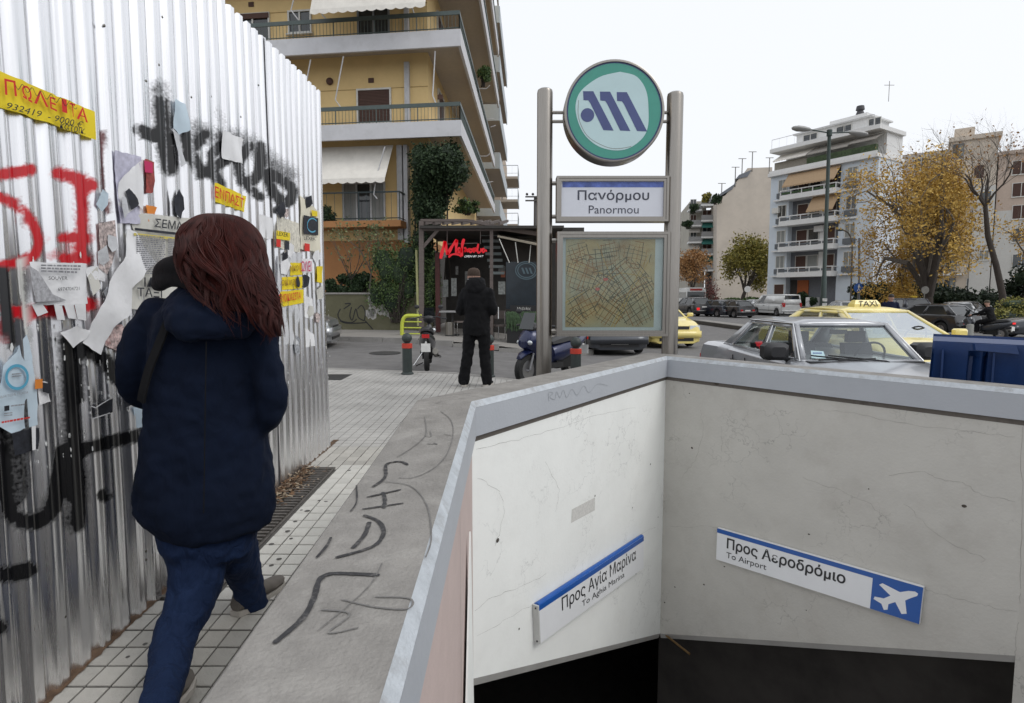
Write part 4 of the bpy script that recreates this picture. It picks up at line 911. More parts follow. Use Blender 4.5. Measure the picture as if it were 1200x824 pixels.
# Airport sign
o, f, c = dirsign('direction_sign', 'white sign with a blue plane panel reading Προς Αεροδρόμιο on the right stair wall', [(841.5, 654), (1079, 729.5), (1084, 686.5), (843, 617.5)], Bw, d3, nB, .035)
mb = MB(); mb.quad(f(0, .86), f(.8, .86), f(.8, .995), f(0, .995)); mb.quad(f(.8, 0.005), f(.999, 0.005), f(.999, .995), f(.8, .995)); mb.build('blue_field', M_blue, o, ang=0)
f2 = lambda u, v: f(u, v)+nB*.001
mb = MB(); text(mb, 'Προς Αεροδρόμιο', sub(f2, .063, .37, .685, .80), bold=.018); mb.build('lettering', M_textb, o, ang=0); mb = MB(); text(mb, 'To Airport', sub(f2, .063, .10, .295, .34)); mb.build('lettering', M_textb, o, ang=0)
# plane silhouette in local square coords, nose to the upper right
pl = [(.955, .80), (.93, .72), (.83, .65), (.73, .58), (.79, .20), (.71, .15), (.555, .44), (.405, .33), (.40, .18), (.33, .12), (.285, .27), (.10, .33), (.115, .40), (.30, .435), (.44, .565), (.20, .78), (.26, .845), (.615, .73), (.83, .815), (.91, .835)]
pl = [(.93, .735), (.80, .62), (.70, .52), (.76, .18), (.655, .13), (.50, .40), (.36, .28), (.355, .13), (.275, .09), (.21, .235), (.03, .30), (.05, .375), (.25, .40), (.385, .53), (.12, .735), (.19, .80), (.575, .70), (.745, .80), (.88, .835), (.945, .80)]
mb = MB(); mb.quad(*[f2(.8+.199*(.03+u*.94), v) for u, v in pl]); mb.build('plane_symbol', M_white, o, ang=0)
# ================================================================== people
def skin(name, V_, E_, R_, m, parent, lv=2, root=0):
    me = bpy.data.meshes.new(name); inv = wm(parent).inverted()
    me.from_pydata([tuple(inv @ Vector(v)) for v in V_], E_, []); me.materials.append(m)
    o = bpy.data.objects.new(name, me); COL.objects.link(o); setpar(o, parent)
    md = o.modifiers.new('skin', 'SKIN'); md.use_smooth_shade = True; md.branch_smoothing = 0.4
    ly = me.skin_vertices[0] if me.skin_vertices else None
    if ly is None:
        return o
    for i, r in enumerate(R_):
        ly.data[i].radius = r if isinstance(r, tuple) else (r, r); ly.data[i].use_root = (i == root)
    sb = o.modifiers.new('sub', 'SUBSURF'); sb.levels = lv; sb.render_levels = lv
    return o
def tubechain(mb, pts, rs, n=14):     # smooth tapered limb
    c = catmull(pts, 5); m = len(pts)-1; r2 = []
    for i in range(len(c)):
        t = i/5; k = min(int(t), m-1); f = t-k; r2.append(rs[k]*(1-f)+rs[min(k+1, m)]*f)
    mb.tube(c, r2, n)
    mb.ball(c[0], r2[0], n, 8); mb.ball(c[-1], r2[-1], n, 8)
def fuse(o, vox=.012, sm=6, fac=.6):
    r = o.modifiers.new('fuse', 'REMESH'); r.mode = 'VOXEL'; r.voxel_size = vox; r.use_smooth_shade = True
    s_ = o.modifiers.new('relax', 'SMOOTH'); s_.iterations = sm; s_.factor = fac; return o
def folds(o, strength, size, name, mid=.5):
    tx = bpy.data.textures.new(name, 'CLOUDS'); tx.noise_scale = size; tx.noise_depth = 1
    d = o.modifiers.new('folds', 'DISPLACE'); d.texture = tx; d.strength = strength; d.mid_level = mid; d.texture_coords = 'LOCAL'; return d
def clothmat(name, col, rough=.9, w=.35, bscale=120, sheen=.3, col2=None, fold=9):
    if name in MATS: return MATS[name]
    m, t, b = newmat(name); L = t.links.new; tc = N(t, "ShaderNodeTexCoord")
    n1 = N(t, "ShaderNodeTexNoise"); n1.inputs['Scale'].default_value = 7; n1.inputs['Detail'].default_value = 5; L(tc.outputs['Object'], n1.inputs['Vector'])
    cr = N(t, "ShaderNodeMix", data_type='RGBA'); L(n1.outputs[0], cr.inputs['Factor']); c2 = col2 or tuple(c*1.5 for c in col)
    cr.inputs[6].default_value = (*[c*.75 for c in col], 1); cr.inputs[7].default_value = (*c2, 1); L(cr.outputs[2], b.inputs['Base Color'])
    b.inputs['Roughness'].default_value = rough; b.inputs['Specular IOR Level'].default_value = .2
    b.inputs['Sheen Weight'].default_value = sheen; b.inputs['Sheen Roughness'].default_value = .5; b.inputs['Sheen Tint'].default_value = (*[min(1, c*6) for c in col], 1)
    mp = N(t, "ShaderNodeMapping"); mp.inputs['Scale'].default_value = (1, 1, .45); L(tc.outputs['Object'], mp.inputs[0])
    n2 = N(t, "ShaderNodeTexNoise"); n2.inputs['Scale'].default_value = fold; n2.inputs['Detail'].default_value = 3; n2.inputs['Distortion'].default_value = 1.2; L(mp.outputs[0], n2.inputs['Vector'])
    n3 = N(t, "ShaderNodeTexNoise"); n3.inputs['Scale'].default_value = bscale*3; L(tc.outputs['Object'], n3.inputs['Vector'])
    b1_ = N(t, "ShaderNodeBump"); b1_.inputs['Strength'].default_value = w; b1_.inputs['Distance'].default_value = .03; L(n2.outputs[0], b1_.inputs['Height'])
    b2_ = N(t, "ShaderNodeBump"); b2_.inputs['Strength'].default_value = .4; b2_.inputs['Distance'].default_value = .002; L(n3.outputs[0], b2_.inputs['Height']); L(b1_.outputs[0], b2_.inputs['Normal'])
    L(b2_.outputs[0], b.inputs['Normal']); MATS[name] = m; return m
M_skin = mat('skin', (.46, .27, .20), .55, var=.06, bump=.05)
M_navy = clothmat('navy_wool', (.0030, .0065, .018), .95, .5, sheen=.06)
M_jean = clothmat('blue_denim', (.005, .012, .040), .85, .7, fold=19, col2=(.012, .028, .078), sheen=.05)
M_hood = clothmat('black_fleece', (.008, .008, .009), .95, .4)
M_blackc = clothmat('black_cotton', (.006, .006, .007), .9, .5)
M_hair, t, b = newmat('auburn_hair'); L = t.links.new
tc = N(t, "ShaderNodeTexCoord"); n1 = N(t, "ShaderNodeTexNoise"); n1.inputs['Scale'].default_value = 14; mpp = N(t, "ShaderNodeMapping"); mpp.inputs['Scale'].default_value = (4, 4, .6)
L(tc.outputs['Object'], mpp.inputs[0]); L(mpp.outputs[0], n1.inputs['Vector'])
cr = N(t, "ShaderNodeMix", data_type='RGBA'); L(n1.outputs[0], cr.inputs['Factor']); cr.inputs[6].default_value = (.005, .0018, .002, 1); cr.inputs[7].default_value = (.078, .016, .012, 1)
L(cr.outputs[2], b.inputs['Base Color']); b.inputs['Roughness'].default_value = .55; b.inputs['Specular IOR Level'].default_value = .22

# ---- the woman walking away past the fence
YW = 2.02
W_ = lambda px, py, dy=0.0: P(px, py, YW+dy)
wg = S(0, 2)
wo_ = thing('person', 'woman with long auburn hair in a navy coat and jeans walking along the fence', 'person', (-1.09, YW, wg))
def ringpx(y, xl, xr, dep, dy=0.0, n=28, p=2.4, cx=None):
    a, b_ = W_(xl, y, dy), W_(xr, y, dy); c = (a+b_)/2; w = (b_.x-a.x)/2; out = []
    rv = Vector((c.x, c.y, 0)).normalized(); pv_ = Vector((rv.y, -rv.x, 0)); w *= rv.y
    for k in range(n):
        t = 2*pi*k/n; cc, ss = cos(t), sin(t)
        out.append(c+pv_*(w*math.copysign(abs(cc)**(2/p), cc))+rv*(dep*math.copysign(abs(ss)**(2/p), ss)))
    return out
# body (one continuous skin surface under the clothes)
hd = W_(262, 305, .02); nk = W_(258, 345, .02); ch = W_(245, 400, .03); pv = W_(243, 600, .03)
kL = W_(220, 712, -.09); aL = P(190, 815, YW-.38); aL.z = wg+.12; kR = W_(287, 672, .19); aR = Vector((P(302, 712, 2.30).x, 2.27, wg+.13))
sLx, sRx = W_(178, 375), W_(306, 380); eL, eR = W_(164, 444, .0), W_(314, 455, -.0); hL, hR = W_(200, 466, .18), W_(296, 505, .20)
skin('body', [pv, ch, nk, hd+Vector((0, 0, -.02)), hd+Vector((0, .01, .06)), sLx, eL, hL, sRx, eR, hR, pv+Vector((-.09, 0, -.06)), kL, aL, aL+Vector((-.01, .10, -.06)), pv+Vector((.09, 0, -.06)), kR, aR, aR+Vector((.0, .02, -.05))],
     [(0, 1), (1, 2), (2, 3), (3, 4), (1, 5), (5, 6), (6, 7), (1, 8), (8, 9), (9, 10), (0, 11), (11, 12), (12, 13), (13, 14), (0, 15), (15, 16), (16, 17), (17, 18)],
     [.10, .10, .045, .06, .055, .04, .03, .02, .04, .03, .02, .06, .015, .012, .012, .06, .015, .012, .012], M_skin, wo_)
# face details (turned away from the camera)
mb = MB(); fy = hd.y+.085
mb.ball((hd.x, fy+.012, hd.z-.005), (.012, .016, .018), 8, 6)
for s_ in (-1, 1): mb.ball((hd.x+s_*.03, fy-.004, hd.z+.02), (.012, .008, .007), 8, 6); mb.ball((hd.x+s_*.078, hd.y, hd.z), (.008, .018, .028), 8, 6)
mb.ball((hd.x, fy, hd.z-.04), (.022, .008, .006), 8, 6)
mb.build('face', M_skin, wo_, kind='stuff')
# coat
rows = [(y_, x0+(1 if y_ > 350 else 0), x1-(1 if y_ > 350 else 0), d_, e_) for y_, x0, x1, d_, e_ in [(332, 232, 284, .060, .02), (345, 206, 296, .085, .02), (360, 186, 304, .115, .02), (380, 176, 310, .135, .02), (410, 172, 313, .150, .02), (450, 171, 314, .155, .02), (490, 168, 317, .155, .02), (525, 163, 321, .158, .02), (552, 158, 324, .162, .02),
        (574, 158, 328, .165, .02), (588, 162, 330, .165, .02), (602, 171, 329, .160, .02)]]
mb = MB(); mb.loft([ringpx(*r) for r in rows]+[[Vector(v) for v in ringpx(604, 176, 328, .150, .02)]])
# curved hem: lower rings tilt
h1 = ringpx(604, 176, 326, .150, .02); h2 = ringpx(622, 203, 313, .130, .02)
mb.loft([h1, ringpx(614, 186, 322, .145, .02), h2])
tubechain(mb, [W_(184, 372, .02), W_(164, 400, .0), W_(155, 432, -.01), W_(155, 452, .02), W_(168, 464, .08), W_(195, 474, .15)], [.064, .064, .058, .052, .050, .048])
tubechain(mb, [W_(300, 378, .02), W_(307, 408, .0), W_(315, 440, -.01), W_(319, 464, .0), W_(317, 484, .03), W_(307, 497, .08), W_(290, 505, .15)], [.066, .062, .057, .055, .054, .050, .048])
mb.ball(W_(190, 372, .02), (.085, .085, .075)); mb.ball(W_(298, 376, .02), (.085, .085, .075))
ct = mb.build('coat', M_navy, wo_); fuse(ct, .011, 7); folds(ct, .022, .10, 'coat_folds', .55); folds(ct, .012, .04, 'coat_creases')
mb = MB()                                           # hood lying on the shoulders + dark collar
mb.loft([ringpx(398, 210, 292, .05, -.125, p=2), ringpx(385, 196, 302, .085, -.11, p=2), ringpx(366, 190, 304, .12, -.07, p=2), ringpx(348, 196, 300, .13, -.02, p=2), ringpx(336, 212, 292, .11, .0, p=2)])
hdm = mb.build('hood', M_navy, wo_); fuse(hdm, .010, 4); folds(hdm, .02, .05, 'hood_folds')
mb = MB(); tubechain(mb, [W_(188, 330, .05), W_(192, 318, -.02), W_(206, 312, -.08), W_(228, 318, -.11), W_(246, 330, -.12)], [.026, .034, .038, .036, .028]); tubechain(mb, [W_(186, 334, .02), W_(200, 326, -.06), W_(226, 330, -.11), W_(240, 340, -.12)], [.026, .032, .032, .024])
cl = mb.build('collar', M_hood, wo_); fuse(cl, .009, 4)
mb = MB(); sp = [W_(203, 372, -.140), W_(192, 400, -.150), W_(180, 430, -.152), W_(173, 455, -.150), W_(170, 470, -.14)]
c = catmull(sp, 5); ribbon(mb, c, .028, Vector((-.2, -1, .05)).normalized(), .016); st_o = mb.build('bag_strap', M_hood, wo_, ang=0); solid(st_o, .008)
mb = MB(); c = catmull([W_(244, 400, -.150), W_(243, 460, -.156), W_(242, 530, -.162), W_(241, 600, -.166)], 5); ribbon(mb, c, .004, Vector((0, -1, 0)), .012); mb.build('back_seam', M_hood, wo_, ang=0)
# jeans: one surface for both legs
mb = MB()
mb.loft([ringpx(590, 178, 312, .125, .02), ringpx(630, 186, 306, .13, .02), ringpx(648, 196, 300, .12, .02)])
tubechain(mb, [W_(236, 622, .0), W_(232, 660, -.03), W_(226, 700, -.08), W_(206, 745, -.17), P(196, 790, YW-.30), P(186, 830, YW-.42)], [.104, .098, .084, .070, .062, .054], 18)
tubechain(mb, [W_(268, 622, .04), W_(277, 650, .12), W_(286, 672, .19), P(294, 700, 2.27), P(303, 722, 2.31)], [.092, .082, .066, .057, .052], 18)
jn = mb.build('jeans', M_jean, wo_); fuse(jn, .009, 4); folds(jn, .016, .05, 'jean_folds')
def shoe(loc, rz, col, lb=None):
    mb = MB(); M_ = Matrix.Translation(loc) @ Matrix.Rotation(rz, 4, 'Z'); mb.M = M_
    rg = []
    for x, w, h, z0 in [(-.13, .025, .05, .02), (-.11, .036, .085, .012), (-.06, .038, .09, .012), (0, .040, .075, .012), (.06, .046, .05, .012), (.11, .040, .04, .014), (.14, .02, .025, .02)]:
        rg.append([Vector((x, w*cos(2*pi*k/12), z0+h/2+h/2*sin(2*pi*k/12))) for k in range(12)])
    mb.loft(rg); o = mb.build('shoe', col, wo_ if parent_ is None else parent_)
    mb = MB(); mb.M = M_; mb.loft([[Vector((x*1.02, w*1.05*s_, z)) for x, w in [(-.13, .022), (-.09, .038), (0, .04), (.07, .048), (.12, .036), (.145, .008)] for s_ in (1,)]+[Vector((x*1.02, -w*1.05, z)) for x, w in [(.145, .008), (.12, .036), (.07, .048), (0, .04), (-.09, .038), (-.13, .022)]] for z in (0, .022)])
    mb.build('sole', mat('pale_sole', (.45, .42, .38), .7), o); return o
parent_ = wo_
M_shoe = mat('grey_shoe', (.13, .115, .10), .7, var=.2, scale=20)
shoe((P(303, 730, 2.32).x, 2.33, wg+.012), radians(72), M_shoe)['label'] = 'grey lace-up shoe of the forward foot'
shoe((aL.x-.01, aL.y+.03, wg+.02), radians(95), M_shoe)
# hair
mb = MB()
mb.loft([ringpx(*r, n=30, p=2.1) for r in [(253, 250, 272, .02, -.0), (257, 241, 281, .048, -.0), (265, 231, 292, .070, -.0), (278, 223, 300, .088, -.01), (292, 220, 303, .097, -.02), (308, 222, 304, .099, -.03), (322, 225, 306, .097, -.045), (336, 227, 313, .094, -.06), (350, 238, 312, .075, -.075), (360, 250, 314, .05, -.09), (366, 262, 306, .03, -.09)]])
hr = mb.build('hair', M_hair, wo_); fuse(hr, .012, 3); folds(hr, .014, .035, 'hair_waves')
HR = [ringpx(*r, n=60, p=2.1) for r in [(251, 254, 266, .01, .01), (254, 240, 280, .040, .0), (259, 230, 290, .066, -.0), (268, 221, 299, .084, -.005), (280, 215, 306, .096, -.01), (294, 213, 309, .103, -.02), (309, 215, 310, .105, -.03), (323, 219, 312, .103, -.045), (337, 224, 316, .096, -.06), (351, 231, 321, .088, -.075), (365, 248, 323, .074, -.09), (379, 266, 325, .055, -.10), (394, 292, 327, .032, -.10)]]
R = random.Random(8); locks = MB(); NR = len(HR)
def hsurf(a, t):                                            # a: angle (0..1), t: ring position
    i = min(int(t), NR-2); f = t-i; k = (a % 1)*60; j = int(k) % 60; g_ = k-int(k)
    return (HR[i][j]*(1-g_)+HR[i][(j+1) % 60]*g_)*(1-f)+(HR[i+1][j]*(1-g_)+HR[i+1][(j+1) % 60]*g_)*f
RC = random.Random(5); NC = 46
clump = [dict(a=RC.uniform(.47, 1.05), off=RC.uniform(-.005, .020), wa=RC.uniform(.014, .040), wp=RC.random()*6.3, wf=RC.uniform(.7, 1.3), dt=RC.gauss(0, 1.0), drift=RC.uniform(-.02, .06)) for _ in range(NC)]
for k in range(1900):
    C_ = clump[k % NC]; a = C_['a']+R.gauss(0, .010); base = 7.6+4.2*smooth((a-.58)/.30)
    t0 = R.choice([0, .2, R.uniform(0, 3)]); t1 = min(NR-1.02, max(5.5, base+C_['dt']+R.gauss(0, .5)))
    n = 15; pts = []; cc_ = W_(262, 320, -.03); r0 = R.uniform(.0012, .0032); o0 = R.uniform(0, .008)
    for i in range(n):
        f = i/(n-1); t = t0+(t1-t0)*f; p = hsurf(a+C_['drift']*f+C_['wa']*sin(C_['wp']+t*C_['wf']*1.3)*smooth(f*1.6)+(C_['a']-a)*.55*f*f, t)
        o_ = (p-cc_); o_.z *= .2; o_.normalize(); pts.append(p+o_*(.001+(C_['off']+o0)*smooth(f*1.4)+.007*f*sin(C_['wp']+t*1.5)))
    c = catmull(pts, 2); m_ = len(c); locks.tube(c, [r0*min(1, .3+i/4)*(1 if i < m_*.6 else max(.06, 1-(i-m_*.6)/(m_*.4))) for i in range(m_)], 4, cap=False)
for k in range(240):                                          # loose wavy ends blown to the right
    y0 = 325+R.random()*45; x0 = 303+R.random()*14
    c = catmull([W_(x0-16, y0-16, -.10), W_(x0, y0, -.11), W_(x0+6+R.random()*8, y0+10+R.random()*12, -.1), W_(x0+R.uniform(0, 18), y0+20+R.random()*20, -.1)], 4)
    locks.tube(c, [.0022*(1-i/len(c)*.9) for i in range(len(c))], 4, cap=False)
for k in range(60):
    x0 = 235+R.random()*70; y0 = 335+R.random()*25
    c = catmull([W_(x0-6, y0-20, -.145), W_(x0, y0, -.16), W_(x0+R.uniform(0, 10), y0+14, -.165), W_(x0+R.uniform(2, 20), y0+24+R.random()*14, -.155)], 4)
    locks.tube(c, [.0024*(1-i/len(c)*.9) for i in range(len(c))], 4, cap=False)
locks.build('hair_locks', M_hair, hr, kind='stuff')

# ---- generic clothed figure for the others (local coords, facing +Y, height H)
def figure(name, label, loc, rz, H, top, legs, pose, M_top, M_leg, cap=None, hoodie=False, jacket=0.0):
    o = thing(name, label, 'person', (0, 0, 0)); k = H/1.75
    J = dict(pv=(0, 0, .95), ch=(0, .0, 1.30), nk=(0, .01, 1.47), hd=(0, .03, 1.60), sL=(-.19, 0, 1.40), sR=(.19, 0, 1.40), eL=(-.26, -.02, 1.13), eR=(.26, -.02, 1.13), wL=(-.20, .18, 1.02), wR=(.20, .18, 1.02),
             hL=(-.09, 0, .90), hR=(.09, 0, .90), kL=(-.11, .02, .50), kR=(.11, .02, .50), aL=(-.12, 0, .09), aR=(.12, 0, .09))
    J.update(pose); J = {a: Vector(b_)*k for a, b_ in J.items()}
    hdv = J['hd']; fd = (J['hd']-J['nk']); fd.z = 0
    face = pose.get('face', (0, 1, 0)); face = Vector(face).normalized()
    vs = [J['pv'], J['ch'], J['nk'], hdv-Vector((0, 0, .03*k)), hdv+Vector((0, 0, .07*k)), J['sL'], J['eL'], J['wL'], J['sR'], J['eR'], J['wR'], J['hL'], J['kL'], J['aL'], J['hR'], J['kR'], J['aR']]
    del_ = [.10, .11, .05, .082, .078, .05, .036, .026, .05, .036, .026, .08, .05, .036, .08, .05, .036]
    me = skin('body', vs, [(0, 1), (1, 2), (2, 3), (3, 4), (1, 5), (5, 6), (6, 7), (1, 8), (8, 9), (9, 10), (0, 11), (11, 12), (12, 13), (0, 14), (14, 15), (15, 16)], [r*k for r in del_], M_skin, o)
    # hands: palm, four fingers and a thumb
    for w, e in (('wL', 'eL'), ('wR', 'eR')):
        d = (J[w]-J[e]).normalized(); sd_ = d.cross(Vector((0, 0, 1))).normalized(); mb = MB(); p0 = J[w]
        mb.tube([p0, p0+d*.05*k, p0+d*.09*k], [.022*k, .034*k, .030*k], 8)
        for i in range(4):
            q = p0+d*.085*k+sd_*(i-1.5)*.017*k; l = [.055, .07, .065, .05][i]*k; mb.tube([q, q+d*l*.5-Vector((0, 0, .008)), q+d*l*.85-Vector((0, 0, .028))], [.009*k, .0085*k, .007*k], 6)
        q = p0+d*.035*k-sd_*.03*k; mb.tube([q, q-sd_*.02*k+d*.03*k, q-sd_*.022*k+d*.055*k], [.011*k, .010*k, .008*k], 6); mb.build('hand', M_skin, o)
    # head details
    mb = MB(); sx = face.cross(Vector((0, 0, 1))).normalized(); hc = hdv+Vector((0, 0, .02*k))
    mb.ball(hc, (.078*k, .092*k, .115*k), 14, 10); mb.ball(hc+face*.095*k-Vector((0, 0, .01)), .014*k, 6, 5)
    for s_ in (-1, 1): mb.ball(hc+sx*s_*.08*k, (.012*k, .018*k, .03*k), 6, 5)
    mb.build('head', M_skin, o)
    mb = MB()
    for s_ in (-1, 1): mb.ball(hc+face*.086*k+sx*s_*.03*k+Vector((0, 0, .012)), .010*k, 6, 5)
    mb.ball(hc+face*.088*k-Vector((0, 0, .05*k)), (.02*k, .01*k, .006*k), 6, 5); mb.build('features', M_plas, o, kind='stuff')
    mb = MB(); t0, w0 = J['pv'].z-.0*k-jacket*k, .175*k
    cx = lambda a, f: (J['pv'].lerp(J['ch'], f)).x; cy = lambda f: (J['pv'].lerp(J['ch'], f)).y
    def rg(z, w, d, f): c_ = J['pv'].lerp(J['ch'], f); return [Vector((c_.x+w*cos(2*pi*i/20), c_.y+d*sin(2*pi*i/20), z)) for i in range(20)]
    zc_ = J['ch'].z; zp = J['pv'].z
    mb.loft([rg(t0-.10*k, .175*k, .125*k, 0), rg(zp, .185*k, .135*k, 0), rg((zp+zc_)/2, .185*k, .13*k, .5), rg(zc_-.02*k, .20*k, .135*k, 1), rg(zc_+.06*k, .215*k, .12*k, 1), rg(zc_+.10*k, .19*k, .11*k, 1), rg(zc_+.145*k, .13*k, .095*k, 1), rg(zc_+.19*k, .075*k, .075*k, 1)])
    for a_ in 'LR': tubechain(mb, [J['s'+a_]-Vector((0, 0, .01)), J['s'+a_].lerp(J['e'+a_], .5), J['e'+a_], J['e'+a_].lerp(J['w'+a_], .5), J['w'+a_]], [.078*k, .072*k, .062*k, .052*k, .042*k])
    tp = mb.build(top, M_top, o); fuse(tp, .014*k, 4); folds(tp, .03*k, .09, name+'f'+str(len(bpy.data.textures)))
    mb = MB(); mb.loft([rg(zp-.16*k, .165*k, .12*k, 0), rg(zp-.03*k, .17*k, .125*k, 0), rg(zp+.05*k, .165*k, .12*k, 0)])
    for a_ in 'LR': tubechain(mb, [J['h'+a_], J['h'+a_].lerp(J['k'+a_], .5), J['k'+a_], J['k'+a_].lerp(J['a'+a_], .6), J['a'+a_]-Vector((0, 0, .01))], [.105*k, .095*k, .082*k, .078*k, .078*k])
    lg = mb.build(legs, M_leg, o); fuse(lg, .014*k, 3); folds(lg, .03*k, .07, name+'g'+str(len(bpy.data.textures)))
    global parent_; parent_ = o
    for a_ in 'LR': shoe(J['a'+a_]+Vector((.0, .05, -.085*k)), pi/2+(.15 if a_ == 'L' else -.15), M_blackc)
    if hoodie:
        mb = MB(); c_ = J['nk']+Vector((0, -.06*k, -.01))
        mb.loft([[c_+Vector((w*cos(2*pi*i/16), d*sin(2*pi*i/16)-dy, z)) for i in range(16)] for w, d, z, dy in [(.09*k, .05*k, -.13*k, .06*k), (.14*k, .085*k, -.07*k, .05*k), (.155*k, .11*k, -.01, .01), (.135*k, .11*k, .06*k, -.01), (.095*k, .09*k, .11*k, -.03)]])
        h_ = mb.build('hood', M_top, o); fuse(h_, .014, 3); folds(h_, .02, .05, 'hdf'+str(len(bpy.data.textures)))
    if cap:
        mb = MB(); mb.loft([[hc+Vector((r*cos(2*pi*i/18), r*1.12*sin(2*pi*i/18), z*k)) for i in range(18)] for r, z in [(.088*k, .02), (.090*k, .05), (.082*k, .095), (.055*k, .125), (.01, .135)]])
        cp = mb.build('cap', cap, o)
        if cap is not M_hairB:
            mb = MB(); mb.prism([hc+face*.06*k+sx*.07*k+Vector((0, 0, .035*k)), hc+face*.16*k+sx*.04*k+Vector((0, 0, .02*k)), hc+face*.16*k-sx*.04*k+Vector((0, 0, .02*k)), hc+face*.06*k-sx*.07*k+Vector((0, 0, .035*k))], (0, 0, .008)); mb.build('peak', cap, cp, ang=0)
        else: cp.name = 'hair'
    o.location = loc; o.rotation_euler = (0, 0, rz); return o
M_hairB = mat('dark_hair', (.018, .013, .010), .6, var=.3, scale=40)
M_cap = clothmat('brown_cap', (.045, .032, .025), .9, .2)
# man in black looking down, seen from behind
YM = 7.75
pm = P(559, 455, YM); o = figure('person', 'man in a black hoodie, brown cap and black trousers standing with his back turned', (pm.x, YM, SFLAT), radians(-12), 1.72, 'hoodie', 'trousers',
    dict(pv=(.01, 0, .93), ch=(.0, .0, 1.27), nk=(-.01, .05, 1.44), hd=(-.075, .13, 1.525), face=(-.3, 1, -.6), sL=(-.17, .02, 1.33), sR=(.17, .02, 1.33), eL=(-.245, -.01, 1.07), eR=(.245, -.01, 1.07), wL=(-.13, .2, 1.10), wR=(.13, .22, 1.10), kL=(-.13, .0, .50), aL=(-.20, .02, .09), kR=(.10, .06, .50), aR=(.12, .10, .09)), M_blackc, M_blackc, cap=M_cap, hoodie=True, jacket=.10)
mb = MB(); mb.box((-.1, -.052, 1.475), (.02, .004, .03)); mb.build('white_patch', M_white, o, local=True, ang=0)
mb = MB(); mb.box((.30, .03, 1.03), (.004, .03, .16)); mb.build('white_stripe', M_white, o, local=True, ang=0)
# man crossing beyond the taxi
YD = 21.5; pm = P(1044, 350, YD)
figure('person', 'dark haired man with sunglasses in a navy jacket walking beyond the yellow taxi', (pm.x, YD, G(pm.x, YD)), radians(165), 1.86, 'jacket', 'trousers', dict(kL=(-.11, .12, .50), aL=(-.12, .22, .09), kR=(.11, .0, .50), aR=(.12, -.2, .10)), clothmat('navy_jacket', (.008, .012, .03)), M_blackc, cap=M_hairB)
# ================================================================== vehicles (local coords: x forward, front bumper at x=0, ground z=0)
def paint(name, col, metal=0.0, rough=.35, coat=.7): return mat(name, col, rough, metal, var=.05, scale=3, coat=coat, stain=.12, staincol=(.12, .11, .10), sscale=5)
M_glassd = mat('dark_car_glass', (.016, .020, .022), .06, var=.05, spec=.9)
M_glassc = glassmat('car_glass', (.84, .89, .87), .90, .02)
M_red = mat('tail_light_red', (.50, .008, .010), .2, spec=.8); M_head = mat('headlight_glass', (.55, .58, .60), .12, .4); M_amb = mat('indicator_amber', (.7, .2, .01), .25)
M_rim = mat('wheel_rim', (.32, .32, .33), .35, .8); M_under = mat('underbody', (.012, .012, .012), .9); M_plate = mat('number_plate', (.70, .70, .68), .5)
M_seat = mat('seat_cloth', (.06, .06, .07), .9); M_int = mat('interior_gray', (.035, .035, .04), .8)
M_yell = paint('taxi_yellow', (.80, .66, .22)); M_plateb = mat('yellow_plate', (.6, .36, .03), .5)
def wheel(par_, x, y, r=.30, w=.19):
    s_ = 1 if y > 0 else -1
    mb = MB(); mb.lathe([(r*.62, y-w/2), (r*.93, y-w/2), (r, y-w*.36), (r, y+w*.36), (r*.93, y+w/2), (r*.62, y+w/2)], (x, 0, r), 24, 'Y', cap=False)
    o = mb.build('wheel', M_rub, par_, local=True)
    mb = MB(); yo = y+s_*w*.42; mb.lathe([(r*.64, y-s_*w*.3), (r*.64, yo), (r*.56, yo), (r*.52, yo-s_*.03), (.001, yo-s_*.035)], (x, 0, r), 20, 'Y', cap=False)
    for k in range(5):
        a = k*2*pi/5+.3; mb.M = Matrix.Translation((x, yo, r)) @ Matrix.Rotation(a, 4, 'Y'); mb.box((0, -s_*.012, r*.32), (.05, .02, r*.46)); mb.M = None
    mb.lathe([(.05, yo+s_*.006), (.001, yo+s_*.006)], (x, 0, r), 10, 'Y')
    mb.build('rim', M_rim, o, local=True)
    return o
